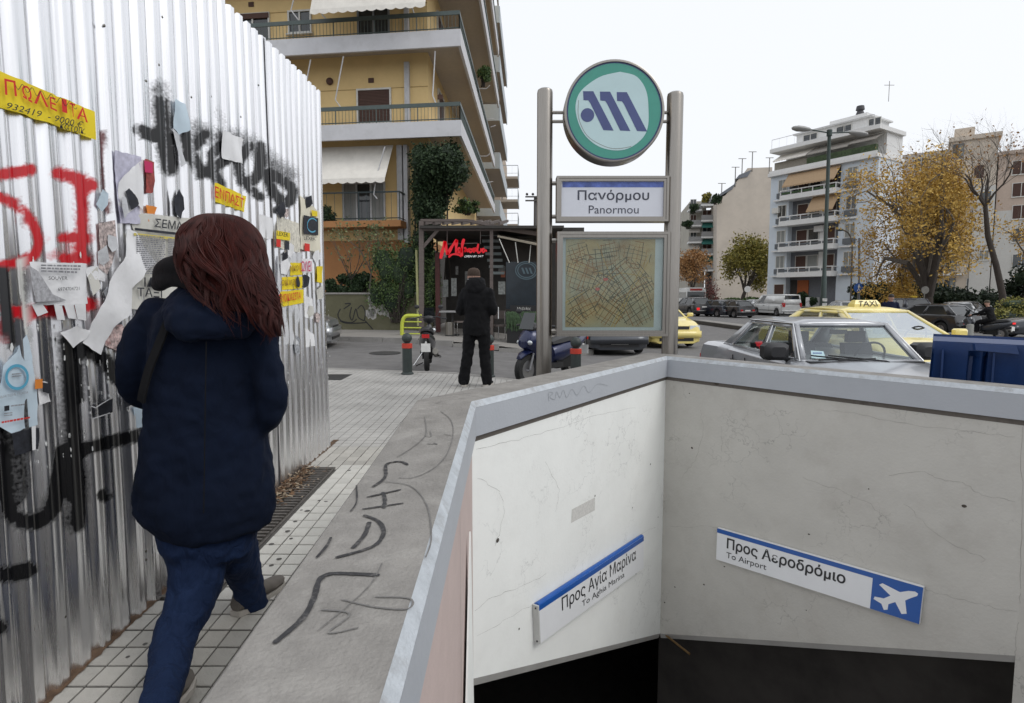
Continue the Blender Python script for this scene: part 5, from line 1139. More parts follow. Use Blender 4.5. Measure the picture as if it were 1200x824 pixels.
def car(name, label, p, pt, glass=M_glassd, detail=False, group=None):
    """p: body numbers (see calls); pt: paint material"""
    o = thing(name, label, p.get('cat', 'car'), (0, 0, 0), 0, group)
    Lg, Wd, H = p['L'], p['W']/2, p['H']; prof = p['prof']           # (x, z) of bonnet / boot / beltline as seen from the side, front to back
    wx = p['wx']; wr = p.get('wr', .31); gc = p.get('gc', .19)
    def ztop(x):
        for (a, za), (b_, zb_) in zip(prof, prof[1:]):
            if b_ <= x <= a: return zb_+(za-zb_)*(x-b_)/(a-b_)
        return prof[-1][1]
    xs = sorted(set([round(-Lg*i/44, 3) for i in range(45)]+[a for a, _ in prof]+[w_+d_ for w_ in wx for d_ in (-wr-.05, wr+.05)]), reverse=True)
    rings = []; ins = p.get('round', .16)
    for x in xs:
        e = min(1, max(0, -x)/ins); e2 = min(1, max(0, x+Lg)/ins); k = (1-(1-e)**2)**.5*(1-(1-e2)**2)**.5; w = Wd*(.80+.20*k)
        zt_ = ztop(x); zl = gc
        for w_ in wx:
            d_ = abs(x-w_)
            if d_ < wr+.05: zl = max(zl, wr+sqrt(max(0, (wr+.05)**2-d_**2)))
        zl = min(zl, zt_-.12); if_ = .06 if k < .9 else .0
        h = zt_-zl; mid_ = min(zl+h*.45, zt_-.1)
        half = [(0, zl), (w*.82, zl), (w*.97, zl+min(.06, h*.2)), (w, mid_), (w*.985, zt_-min(.14, h*.35)), (w*.95, zt_-.05), (w*.86, zt_-.005), (w*.5, zt_+.014), (0, zt_+.022)]
        rings.append([Vector((x, y, z)) for y, z in half]+[Vector((x, -y, z)) for y, z in half[-2:0:-1]])
    mb = MB(); mb.loft(rings); b_ = mb.build('body', pt, o, local=True, ang=32)
    # underside and wheel wells
    mb = MB(); mb.box((-Lg/2, 0, gc+.10), (Lg-.5, Wd*1.5, .16))
    for w_ in wx: mb.box((w_, 0, wr+.06), ((wr+.04)*1.7, Wd*1.66, wr*1.3))
    mb.build('underbody', M_under, o, local=True)
    for w_ in wx:
        for s_ in (-1, 1): wheel(o, w_, s_*(Wd-.115), wr)
    # greenhouse
    f0, f1, r1, r0 = p['cab']; wb, wrf, zb_, zr = p['wb'], p['wr_'], p['zb'], H
    zb0 = ztop(f0)
    F0 = [Vector((f0, s_*wb, zb0-.01)) for s_ in (-1, 1)]; F1 = [Vector((f1, s_*wrf, zr-.045)) for s_ in (-1, 1)]
    R1 = [Vector((r1, s_*wrf, zr-.045)) for s_ in (-1, 1)]; R0 = [Vector((r0, s_*wb, ztop(r0)-.01)) for s_ in (-1, 1)]
    cab = MB(); 
    n = 10; rr = []
    for i in range(n+1):
        u = i/n; x = f1+(r1-f1)*u; zc_ = zr+p.get('crown', .02)*sin(pi*u)
        e = .0 if 0 < i < n else .03
        rr.append([Vector((x, y*wrf, zc_-.045 if abs(y) > .99 else zc_-.012-(.03 if abs(y) > .8 else 0)-e)) for y in (-1.0, -.93, -.6, 0, .6, .93, 1.0)])
    cab.loft(rr, cap=False, closed=False)
    def cells(A, B, C, D, us, vs, isg, nm, gl):
        """A,B bottom; D,C top. split into glass and painted cells; each glass cell its own pane"""
        f = bil(A, B, C, D)
        for i in range(len(us)-1):
            for j in range(len(vs)-1):
                q = [f(us[i], vs[j]), f(us[i+1], vs[j]), f(us[i+1], vs[j+1]), f(us[i], vs[j+1])]
                if isg(i, j): g_ = MB(); g_.quad(*q); w_ = g_.build(nm, gl, o, local=True, ang=0); 
                else: cab.quad(*q)
    pw = p.get('pil', .05)
    for s_ in (0, 1):
        us = [0]+p.get('us', [.07, .47, .52, .90])+[1]; vs = [0, .06, .90, 1]
        solid_ = p.get('van', False)
        cells(F0[s_], R0[s_], R1[s_], F1[s_], us, vs, (lambda i, j: j == 1 and i % 2 == 1 and not (solid_ and i > 1)), 'side_window', glass)
    cells(F0[1], F0[0], F1[0], F1[1], [0, .045, .955, 1], [0, .05, .95, 1], lambda i, j: i == 1 and j == 1, 'windscreen', glass)
    cells(R0[0], R0[1], R1[1], R1[0], [0, .07, .93, 1], [0, .10 if not solid_ else .55, .92, 1], lambda i, j: i == 1 and j == 1, 'rear_window', glass)
    cb_ = cab.build('cabin', pt, o, local=True, ang=30); solid(cb_, .03, 0)
    # black seals around the glass
    mb = MB()
    for A, B, C, D in ((F0[1], F0[0], F1[0], F1[1]), (R0[0], R0[1], R1[1], R1[0])):
        f = bil(A, B, C, D); nn_ = (B-A).cross(D-A).normalized()
        for a, c_ in (((.04, .04), (.96, .04)), ((.96, .04), (.96, .96)), ((.96, .96), (.04, .96)), ((.04, .96), (.04, .04))): mb.tube([f(*a)+nn_*.016, f(*c_)+nn_*.016], .016, 5)
    mb.build('window_seal', M_rub, o, local=True)
    # interior
    mb = MB()
    for y in (-.36, .36):
        mb.hexa([(f1-.05, y-.2, .45), (f1+.35, y-.2, .45), (f1+.35, y+.2, .45), (f1-.05, y+.2, .45)], [(f1-.05, y-.2, .55), (f1+.35, y-.2, .55), (f1+.35, y+.2, .55), (f1-.05, y+.2, .55)])
        mb.hexa([(f1-.18, y-.2, .5), (f1-.03, y-.2, .5), (f1-.03, y+.2, .5), (f1-.18, y+.2, .5)], [(f1-.32, y-.17, 1.08), (f1-.22, y-.17, 1.08), (f1-.22, y+.17, 1.08), (f1-.32, y+.17, 1.08)]); mb.box((f1-.28, y, 1.16), (.08, .22, .14))
    mb.hexa([(r1+.15, -.6, .5), (r1+.35, -.6, .5), (r1+.35, .6, .5), (r1+.15, .6, .5)], [(r1-.05, -.55, 1.0), (r1+.08, -.55, 1.0), (r1+.08, .55, 1.0), (r1-.05, .55, 1.0)])
    mb.build('seats', M_seat, o, local=True)
    mb = MB(); mb.box((f0-.18, 0, zb0-.06), (.36, wb*1.8, .12)); mb.box(((f0+r0)/2, 0, .32), (abs(f0-r0), wb*1.9, .1)); 
    cw = Vector((f0-.42, p.get('wheel_side', 1)*.36, zb0+.02)); mb.tube([cw+Vector((.07*sin(a), .18*cos(a), .17*sin(a))) for a in [k*pi/10 for k in range(21)]], .013, 6, cap=False); mb.build('dashboard', M_int, o, local=True)
    # mirrors
    for s_ in (-1, 1):
        mb = MB(); c = Vector((f0-.22, s_*(Wd+.06), zb0+.09)); mb.loft([[c+Vector((dx, s_*.10*cy_, .07*cz)) for cy_, cz in [(-1, -.7), (-.7, -1), (.7, -1), (1, -.6), (1, .6), (.7, 1), (-.7, 1), (-1, .7)]] for dx in (-.05, .03)]+[[c+Vector((.07, s_*.06*cy_, .04*cz)) for cy_, cz in [(-1, -.7), (-.7, -1), (.7, -1), (1, -.6), (1, .6), (.7, 1), (-.7, 1), (-1, .7)]]])
        mb.tube([c+Vector((0, -s_*.05, -.04)), c+Vector((-.02, -s_*.16, -.09))], .02, 6); mb.build('mirror', p.get('mir', M_plas), o, local=True)
    # lights, plates, grille, handles, bumpers
    zf = ztop(-.02); zr_ = ztop(-Lg+.02)
    for s_ in (-1, 1):
        mb = MB(); y = s_*Wd*.72; hw = Wd*.20; zz = p.get('hz', zf-.08)
        mb.hexa([(-.10, y-hw, zz-.07), (-.01, y-hw, zz-.07), (-.01+(-.05 if s_ > 0 else 0), y+hw, zz-.07), (-.16, y+hw, zz-.07)], [(-.14, y-hw, zz+.06), (-.03, y-hw, zz+.06), (-.03+(-.05 if s_ > 0 else 0), y+hw, zz+.06), (-.18, y+hw, zz+.06)]); mb.build('headlight', M_head, o, local=True)
        mb = MB(); zz = p.get('tz', zr_-.18); th_, tw = p.get('tail', (.16, .17)); y = s_*(Wd*.97-tw if ins < .15 else Wd*.78-tw*.85); mb.box((-Lg+.01, y, zz), (.06, tw*1.7, th_)); (mb.box((-Lg+.12, s_*(Wd*.955), zz), (.14, .05, th_)) if ins < .15 else None); mb.build('tail_light', M_red, o, local=True)
    mb = MB(); mb.box((-Lg-.012, 0, p.get('pz', zr_-.30)), (.012, .50, .11)); mb.build('number_plate', p.get('pm', M_plate), o, local=True)
    mb = MB(); mb.box((.012, 0, .38), (.012, .50, .11)); mb.build('number_plate', p.get('pm', M_plate), o, local=True)
    mb = MB(); mb.box((-.015, 0, p.get('hz', zf-.08)-.01), (.05, Wd*.95, .10)); mb.box((-.01, 0, .30), (.05, Wd*1.3, .10)); mb.build('grille', M_plas, o, local=True)
    bm_ = p.get('bump', M_plas)
    for x_, sx_ in ((.0, 1), (-Lg, -1)):
        mb = MB()
        mb.loft([[Vector((x_+sx_*(.045 if abs(y_) < .8 else (.0 if abs(y_) < .97 else -.16)), y_*Wd*1.0, z)) for y_ in (-1, -.93, -.6, 0, .6, .93, 1)] for z in (p.get('bz', .42), p.get('bz', .42)+p.get('bh', .12))], cap=False, closed=False)
        bo = mb.build('bumper', bm_, o, local=True); solid(bo, .05, 0)
    mb = MB()
    for s_ in (-1, 1):
        for hx in p.get('hx', [f1-.55, r1+.10]): mb = MB(); mb.box((hx, s_*(Wd+.004), ztop(hx)-.17), (.17, .035, .035)); mb.build('door_handle', p.get('hm', M_plas), o, local=True)
    mb = MB()
    for s_ in (-1, 1):
        for hx in [f0-.05, (f0+r0)/2-.05, r1+.05]:
            mb.box((hx, s_*(Wd*.998), (gc+ztop(hx))/2+.05), (.008, .012, (ztop(hx)-gc)*.62))
        mb.box((-Lg/2, s_*(Wd+.002), .52), (Lg*.55, .016, .045))
    mb.build('door_seam', M_under, o, local=True, kind='stuff')
    return o
def put(o, x, y, ang_deg, z=None): o.location = (x, y, G(x, y) if z is None else z); o.rotation_euler = (0, 0, radians(ang_deg)); return o

# ---- grey saloon just behind the parapet
M_merc = paint('graphite_grey', (.36, .37, .39), .35, .28, .6)
sed = dict(L=4.42, W=1.68, H=1.375, prof=[(0, .62), (-.05, .74), (-.6, .84), (-1.40, .925), (-2.5, .93), (-3.70, .945), (-4.30, .93), (-4.42, .80)], wx=[-.78, -3.44], cab=(-1.42, -1.86, -3.05, -3.68), wb=.70, wr_=.565, zb=.93, us=[.05, .40, .455, .86], gc=.18, bump=M_plas, mir=M_plas, bz=.36, bh=.20, crown=.015, tail=(.17, .19), hm=M_plas, round=.10)
me_car = car('parked_car', 'grey four door saloon parked close behind the parapet with paper behind its windscreen', sed, M_merc, glass=M_glassc)
put(me_car, 4.02, 4.98, -89.2, -.262)
for ch_ in me_car.children:
    if ch_.name.startswith('mirror'):
        cy_ = Vector((-1.64, math.copysign(.90, sum(v.co.y for v in ch_.data.vertices)), 1.0)); ch_.data.transform(Matrix.Translation(cy_) @ Matrix.Scale(1.45, 4) @ Matrix.Translation(-cy_))
# bright trim, wipers, tax disc paper
Wd = .84
mb = MB()
for s_ in (-1, 1):
    f = bil((-1.42, s_*.70, .915), (-3.68, s_*.70, .935), (-3.05, s_*.565, 1.33), (-1.86, s_*.565, 1.33)); nn_ = Vector((0, s_, .35)).normalized()
    for u0, u1 in ((.045, .405), (.45, .865)):
        c = [f(u0, .06), f(u1, .06), f(u1, .90), f(u0, .90)]
        for i in range(4): mb.tube([c[i]+nn_*.018, c[(i+1) % 4]+nn_*.018], .007, 5)
    mb.tube([f(0, 1)+nn_*.02, f(1, 1)+nn_*.02], .010, 5); mb.tube([Vector((-.75, s_*(Wd-.035), .80)), Vector((-1.4, s_*(Wd-.04), .865)), Vector((-2.5, s_*(Wd-.04), .87)), Vector((-4.2, s_*(Wd-.05), .87))], .006, 5)
    mb.tube([Vector((-1.42, s_*.712, .93)), Vector((-1.86, s_*.578, 1.335))], .010, 5)
mb.build('bright_trim', M_chr, me_car, local=True)
for s_, L_ in ((-1, .56), (1, .60)):
    mb = MB(); a = Vector((-1.33, s_*.12+.1, .94)); b_ = Vector((-1.47, a.y-L_+.02, .99)); mb.tube([Vector((-1.30, a.y+.02, .93)), a, b_], .009, 5); mb.box((a+b_)/2+Vector((0, 0, -.012)), (.012, .5, .02), 0.2); mb.build('wiper', M_plas, me_car, local=True)
mb = MB(); f = bil((-1.42, .70, .915), (-1.42, -.70, .915), (-1.86, -.565, 1.33), (-1.86, .565, 1.33))
mb.box((-1.36, 0, .925), (.10, 1.30, .02)); mb.build('scuttle', M_plas, me_car, local=True)
mb = MB(); mb.quad(*[f(u, v)-Vector((.012, 0, 0)) for u, v in ((.78, .10), (.90, .10), (.89, .30), (.78, .28))]); o = mb.build('paper_permit', mat('permit_paper', (.62, .78, .85), .8), me_car, local=True, ang=0)
mb = MB(); mb.quad(*[f(u, v)-Vector((.008, 0, 0)) for u, v in ((.80, .22), (.88, .22), (.88, .25), (.80, .25))]); mb.build('permit_print', M_blue, me_car, local=True, ang=0)
mb = MB(); mb.box((-1.90, 0, 1.235), (.03, .20, .055)); mb.build('rear_view_mirror', M_plas, me_car, local=True)
mb = MB()
for k in range(5): mb.box((-.03, 0, .60+k*.03), (.03, .62, .012))
mb.build('grille_bar', M_chr, me_car, local=True, kind='stuff')

# ---- yellow taxis
taxi = dict(L=4.57, W=1.77, H=1.46, prof=[(0, .60), (-.06, .74), (-.5, .90), (-1.12, 1.0), (-2.5, .985), (-3.70, 1.0), (-4.40, 1.03), (-4.57, .85)], wx=[-.88, -3.46], cab=(-1.05, -1.95, -3.25, -4.05), wb=.74, wr_=.58, zb=.98, us=[.10, .44, .48, .86], gc=.17, bump=M_yell, mir=M_yell, bz=.36, bh=.22, crown=.03, pm=M_plateb, hz=.70, round=.28, hm=M_yell)
def roof_sign(o, x, H):
    mb = MB(); mb.loft([[Vector((x+dx*a, dy*b_, z)) for dx, dy in [(-1, -1), (1, -1), (1, 1), (-1, 1)]] for a, b_, z in [(.10, .24, H-.01), (.09, .23, H+.06), (.05, .19, H+.13)]]); s_ = mb.build('roof_sign', M_yell, o, local=True, ang=20)
    mb = MB(); f = bil((x+.104, -.18, H+.02), (x+.104, .18, H+.02), (x+.078, .15, H+.115), (x+.078, -.15, H+.115)); text(mb, 'TAXI', f); mb.build('lettering', M_textb, s_, local=True, ang=0)
t1 = car('taxi', 'yellow taxi with a roof sign standing directly behind the grey saloon', taxi, M_yell, glass=M_glassc); put(t1, 6.30, 7.75, -88.5, -.265); roof_sign(t1, -2.25, 1.47)
t2 = car('taxi', 'yellow taxi facing the camera, partly hidden by the right steel post of the totem', taxi, M_yell); put(t2, 5.45, 18.6, -86)
roof_sign(t2, -2.25, 1.47)
# ---- silver car behind the map case
hat = dict(L=4.1, W=1.72, H=1.45, prof=[(0, .58), (-.05, .72), (-.5, .88), (-1.05, .97), (-2.5, .97), (-3.8, 1.0), (-4.02, .95), (-4.1, .70)], wx=[-.82, -3.38], cab=(-1.0, -1.8, -3.45, -3.98), wb=.73, wr_=.56, zb=.97, us=[.10, .46, .50, .88], gc=.17, bz=.34, bh=.22, crown=.03, tail=(.22, .13), pz=.62, round=.25)
M_silv = paint('silver_paint', (.42, .43, .44), .7, .3); M_drk = paint('black_paint_car', (.010, .011, .014)); M_nvy = paint('dark_blue_paint', (.012, .017, .030)); M_wht = paint('white_van_paint', (.66, .67, .66)); M_dgr = paint('dark_gray_paint', (.05, .055, .065), .5)
c = car('parked_car', 'dark grey car seen under the map case behind the left side of the totem', dict(hat, bump=M_dgr), M_dgr); put(c, 3.05, 15.9, -88)
# ---- traffic further down the street
suv = dict(L=4.6, W=1.88, H=1.68, prof=[(0, .70), (-.05, .85), (-.6, 1.02), (-1.2, 1.10), (-2.5, 1.08), (-4.2, 1.12), (-4.5, 1.08), (-4.6, .80)], wx=[-.92, -3.65], cab=(-1.15, -1.9, -3.9, -4.42), wb=.82, wr_=.64, zb=1.08, us=[.10, .44, .48, .86], gc=.24, wr=.36, tail=(.22, .16), pz=.86, round=.22, bump=M_drk, crown=.03)
c = car('suv', 'black off-roader seen from behind with lit red tail lights in the distant traffic', suv, M_drk); put(c, 16.1, 54.5, 102)
M_trl = mat('lit_tail_light', (.9, .02, .02), .4, emit=.5)
for ch_ in c.children:
    if ch_.name.startswith('tail_light'): ch_.data = ch_.data.copy(); ch_.data.materials[0] = M_trl
c = car('parked_car', 'dark blue estate car parked second in the row beside the white van', dict(hat, L=4.3, bump=M_nvy), M_nvy); put(c, 17.3, 52.3, 111)
c = car('parked_car', 'black hatchback between the dark blue estate and the white van', dict(hat, bump=M_drk), M_drk); put(c, 18.5, 50.6, 104)
van = dict(L=4.9, W=1.90, H=1.96, prof=[(0, .75), (-.05, .95), (-.5, 1.08), (-.85, 1.15), (-2.0, 1.12), (-4.80, 1.12), (-4.9, 1.0)], wx=[-.95, -3.95], cab=(-.80, -1.55, -4.75, -4.88), wb=.90, wr_=.80, zb=1.12, us=[.10, .27, .30, .98], gc=.22, wr=.33, van=True, tail=(.34, .10), tz=1.02, pz=.60, round=.12, cat='van', bump=M_wht, crown=.03, mir=M_wht)
c = car('delivery_van', 'white panel van parked at the kerb in front of the light blue apartment house', van, M_wht)
put(c, 24.1, 55.0, 100)
rw = [k for k in c.children if k.name.startswith('rear_window')]
c = car('suv', 'dark parked off-roader with a red rear lamp beyond the parapet near the walking man', dict(suv, bump=M_nvy), M_nvy); put(c, 27.0, 40.6, 80)
c = car('parked_car', 'black car with a sloping bonnet standing in front of the scooter rider', dict(hat, L=4.3, bump=M_drk), M_drk); put(c, 19.9, 29.8, 106)
c = car('parked_car', 'dark grey car cut off by the right edge of the picture', dict(sed, L=4.4, H=1.46, bump=M_dgr, mir=M_silv), M_dgr); put(c, 21.6, 24.8, 168)
c = car('parked_car', 'pale silver car half hidden between the walking man and the dark off-roader', dict(hat, bump=M_silv), M_silv); put(c, 24.3, 43, 80)
c = car('parked_car', 'silver car whose roof shows above the black car under the yellow tree', dict(hat, bump=M_silv), M_silv); put(c, 29.5, 38, 60)
c = car('parked_car', 'black car nearest the yellow hedge under the bare tree', dict(hat, bump=M_drk), M_drk); put(c, 34.0, 41, 30)
c = car('parked_car', 'small dark car in the row beyond the yellow taxi roof', dict(hat, bump=M_dgr), M_dgr); put(c, 23.4, 56, 20)
c = car('parked_car', 'grey car parked beyond the kerb island right of the white van', dict(hat, bump=M_silv), M_silv); put(c, 26.6, 56, 15)
# white bus far down the street
bus = thing('bus', 'white city bus with a dark windscreen far down the street beside the steel post', 'bus', (0, 0, 0))
mb = MB(); mb.loft([[Vector((x, y, z)) for y, z in [(-1.25, .35), (1.25, .35), (1.27, 2.6), (1.15, 2.95), (-1.15, 2.95), (-1.27, 2.6)]] for x in (0, -11)]); mb.build('body', M_wht, bus, local=True, ang=30)
mb = MB(); mb.box((.02, 0, 1.75), (.04, 2.3, 1.25)); mb.build('windscreen', M_glassd, bus, local=True, ang=0)
mb = MB(); mb.box((.02, 0, 2.66), (.05, 1.6, .28)); mb.build('destination_board', mat('dest_red', (.35, .03, .02), .5), bus, local=True, ang=0)
for k in range(6):
    for s_ in (-1, 1): mb = MB(); mb.box((-1.2-k*1.75, s_*1.262, 1.9), (1.55, .03, .9)); mb.build('side_window', M_glassd, bus, local=True, ang=0)
for x in (-2.3, -8.2):
    for s_ in (-1, 1): wheel(bus, x, s_*1.12, .48, .28)
put(bus, 25.4, 78, -100)
# green bins by the street
for k, (X_, Y_) in enumerate([(20.6, 66), (22.4, 66)]):
    b_ = thing('waste_container', ['green waste container behind the black off-roader, the left one', 'green waste container behind the black off-roader, the right one beside the tree'][k], 'waste container', (X_, Y_, G(X_, Y_)), 0, 'green street containers')
    mb = MB(); mb.loft([[(-.65, -.45, .2), (.65, -.45, .2), (.65, .45, .2), (-.65, .45, .2)], [(-.8, -.55, 1.15), (.8, -.55, 1.15), (.8, .55, 1.15), (-.8, .55, 1.15)]]); mb.build('tub', mat('bin_green', (.02, .10, .05), .5), b_, local=True, ang=10)
    mb = MB(); mb.loft([[Vector((-.82, .55*cos(a), 1.15+.28*sin(a))) for a in [k_*pi/8 for k_ in range(9)]], [Vector((.82, .55*cos(a), 1.15+.28*sin(a))) for a in [k_*pi/8 for k_ in range(9)]]]); mb.build('lid', MATS['bin_green'], b_, local=True, ang=50)
    for s_ in (-1, 1): mb = MB(); mb.box((s_*.5, 0, .1), (.1, .3, .2)); mb.build('wheel', M_rub, b_, local=True)

# ---- blue recycling container right behind the parapet
bl = thing('recycling_container', 'large blue plastic recycling container with moulded ribs behind the right parapet', 'waste container', (3.02, 4.02, -.22))
M_bin = mat('bin_blue', (.008, .035, .13), .45, var=.12, scale=8, bump=.1, stain=.25, staincol=(.03, .05, .10), sscale=6)
bx = lambda s_, d, z: Vector((3.0+.8*s_*.76+.6*d, 4.0-.6*s_*.76+.8*d, z))
zt0, zt1 = 1.115, 1.06
def topz_(s_): return 1.10-.010*s_
mb = MB(); rr = []
ss = [0, .02, .26, .275, .30, .345, .36, .385, .40, .60, .62, .80, .815, .84, .86, 1.05, 1.06, 1.09, 1.10, 1.5]
dp = [0, -.02, -.02, .035, .035, -.02, -.02, .035, -.02, -.02, -.03, -.03, .03, .03, -.03, -.03, .03, .03, -.03, -.03]
lo = [bx(s_-.05*(1-s_/1.5), d-.01, .05) for s_, d in zip(ss, dp)]; md_ = [bx(s_, d, topz_(s_)-.10) for s_, d in zip(ss, dp)]; m2_ = [bx(s_, -.045, topz_(s_)-.055) for s_ in ss]; hi = [bx(s_, -.045, topz_(s_)) for s_ in ss]; hb = [bx(s_, .02, topz_(s_)+.004) for s_ in ss]
mb.loft([lo, md_, m2_, hi, hb], cap=False, closed=False)
mb.loft([[bx(-.05, -.02, .05), bx(0, -.02, topz_(0))], [bx(-.05, .75, .05), bx(0, .85, topz_(0))]], cap=False, closed=False)
mb.loft([[bx(-.0, .85, topz_(0)), bx(1.5, .85, topz_(1.5))], [bx(-.05, .78, .05), bx(1.5, .78, .05)]], cap=False, closed=False); mb.build('tub', M_bin, bl, ang=35)
mb = MB()
for s_ in (.07, .43, .70, .98, 1.25): mb.prism([bx(s_, -.02, .2), bx(s_, -.062, topz_(s_)-.06), bx(s_, -.02, topz_(s_)-.06)], (.014, -.0014, 0))
mb.build('rib', M_bin, bl, ang=0, kind='stuff')
mb = MB(); mb.loft([[bx(s_, .02, topz_(s_)+.004), bx(s_, .2, topz_(s_)+.003), bx(s_, .5, topz_(s_)-.005), bx(s_, .86, topz_(s_)-.02)] for s_ in (0, .5, 1, 1.5)], cap=False, closed=False); mb.build('lid', M_bin, bl, ang=40)
mb = MB(); mb.prism([bx(.30, -.064, topz_(.3)-.005), bx(.58, -.064, topz_(.58)-.005), bx(.60, -.070, topz_(.6)-.06), bx(.31, -.070, topz_(.3)-.05)], (0, .02, 0)); mb.build('hinge_bracket', M_bin, bl, ang=0)
mb = MB()
for s_ in (.1, 1.35):
    for d in (.08, .7): mb.lathe([(.1, -.03), (.1, .03)], bx(s_, d, .12-.22), 14, 'X')
mb.build('castor', M_rub, bl, kind='stuff')

# ================================================================== two-wheelers
def ell(mb, c, r, tilt=0):
    M_ = Matrix.Translation(c) @ Matrix.Rotation(tilt, 4, 'Y'); mb.M = M_; mb.ball((0, 0, 0), r, 14, 9); mb.M = None
def scooter(name, label, M_b, big=True, M_seat_=None):
    o = thing(name, label, 'scooter', (0, 0, 0)); rW = .27 if big else .24; wb_ = 1.28
    for x in (0, -wb_):
        mb = MB(); mb.lathe([(rW*.6, -.05), (rW*.92, -.055), (rW, -.02), (rW, .02), (rW*.92, .055), (rW*.6, .05)], (x, 0, rW), 22, 'Y', cap=False); w = mb.build('wheel', M_rub, o, local=True)
        mb = MB(); mb.lathe([(rW*.62, -.04), (rW*.62, .04), (.04, .03), (.04, -.03)], (x, 0, rW), 18, 'Y', cap=False); mb.build('rim', M_rim, w, local=True)
    mb = MB(); 
    for s_ in (-1, 1): mb.tube([(0, s_*.075, rW), (-.12, s_*.07, .62)], .022, 8)
    mb.build('fork', M_rim, o, local=True)
    mb = MB(); mb.loft([[Vector((x, y*w, z)) for y, z in [(-1, z0), (1, z0), (1, z0+.02), (0, z0+.06), (-1, z0+.02)]] for x, w, z0 in [(.20, .05, .46), (.10, .09, .53), (0, .10, .56), (-.15, .09, .55), (-.22, .06, .50)]]); mb.build('mudguard', M_b, o, local=True, ang=50)
    mb = MB(); mb.loft([[Vector((x, w*cos(2*pi*k/16), z+h*sin(2*pi*k/16))) for k in range(16)] for x, w, z, h in [(.10, .10, .72, .08), (.04, .15, .76, .15), (-.06, .19, .76, .22), (-.16, .20, .72, .27), (-.24, .18, .62, .28), (-.32, .15, .52, .20)]]); mb.build('front_fairing', M_b, o, local=True, ang=50)
    mb = MB()
    mb.loft([[Vector((x, w*y, z)) for y, z in [(-1, .26), (1, .26), (1, .34), (-1, .34)]] for x, w in [(-.28, .17), (-.8, .18)]]); mb.build('footboard', M_plas, o, local=True, ang=30)
    mb = MB(); mb.loft([[Vector((x, w*cos(2*pi*k/16), z+h*sin(2*pi*k/16))) for k in range(16)] for x, w, z, h in [(-.62, .13, .48, .16), (-.85, .19, .52, .20), (-1.15, .19, .58, .17), (-1.45, .14, .66, .13), (-1.70, .07, .73, .07)]]); mb.build('rear_body', M_b, o, local=True, ang=50)
    mb = MB(); mb.loft([[Vector((x, w*y, z+h*q)) for y, q in [(-1, 0), (1, 0), (.9, .8), (.4, 1), (-.4, 1), (-.9, .8)]] for x, w, z, h in [(-.62, .09, .66, .05), (-.80, .15, .68, .09), (-1.08, .16, .71, .09), (-1.16, .15, .74, .12), (-1.5, .11, .80, .09), (-1.58, .06, .81, .03)]]); mb.build('saddle', M_seat_ or M_plas, o, local=True, ang=50)
    mb = MB(); mb.tube([(-.24, -.34, 1.0), (-.17, -.2, 1.03), (-.14, 0, 1.0), (-.17, .2, 1.03), (-.24, .34, 1.0)], .014, 8); 
    for s_ in (-1, 1): mb.tube([(-.24, s_*.34, 1.0), (-.27, s_*.44, .99)], .020, 8)
    mb.build('handlebar', M_plas, o, local=True)
    mb = MB(); ell(mb, (-.10, 0, .97), (.12, .15, .08), .5); mb.build('cockpit', M_plas, o, local=True)
    for s_ in (-1, 1):
        mb = MB(); ell(mb, (.055, s_*.10, .73), (.04, .065, .045), .4); mb.build('headlight', M_head, o, local=True)
        mb = MB(); mb.tube([(-.16, s_*.2, 1.03), (-.14, s_*.28, 1.20)], .008, 6); ell(mb, (-.14, s_*.29, 1.24), (.02, .065, .045)); mb.build('mirror', M_plas, o, local=True)
    mb = MB(); mb.prism([(.02, -.15, .95), (.02, .15, .95), (-.08, .12, 1.22), (-.08, -.12, 1.22)], (-.006, 0, 0)); mb.build('windshield', M_glassd, o, local=True, ang=0)
    mb = MB(); mb.box((-1.72, 0, .72), (.03, .16, .07)); mb.build('tail_light', M_red, o, local=True)
    mb = MB(); mb.box((-1.70, 0, .50), (.01, .20, .16)); mb.tube([(-1.55, 0, .62), (-1.70, 0, .58)], .02, 6); mb.build('number_plate', M_plate, o, local=True)
    mb = MB(); mb.tube([(-.85, -.17, .30), (-1.2, -.20, .32), (-1.55, -.20, .42)], [.035, .06, .065], 12); mb.build('exhaust', M_steeld, o, local=True)
    mb = MB(); mb.tube([(-.7, .12, .1), (-.62, .30, .02)], .012, 6); mb.box((-.95, 0, .33), (.5, .22, .2)); mb.build('engine', M_under, o, local=True, kind='stuff')
    return o
M_scb = paint('scooter_blue', (.007, .014, .065), .3)
o = scooter('scooter', 'dark blue scooter parked behind the left steel post of the totem', M_scb); q = P(617, 430, 9.35); put(o, q.x, 9.35, -131, G(q.x, 9.35)+.03)
# black moped between kerb and bollard
o = scooter('moped', 'old black moped standing on the street beside the leftmost bollard', M_drk, big=False); q = P(492, 420, 10.1); put(o, q.x, 11.3, 96, .05)
o.scale = (.92, .8, .92)
for ch_ in list(o.children):
    if ch_.name.split('.')[0] in ('front_fairing',): ch_.scale = (.5, .45, .8); ch_.location = (-.03, 0, .1)
mb = MB(); mb.tube([(-1.4, -.3, .3), (-1.15, -.22, .3)], .03, 8); mb.tube([(-.95, .1, .36), (-1.0, .32, .08)], .014, 6); mb.build('kick_stand', M_chr, o, local=True, kind='stuff')
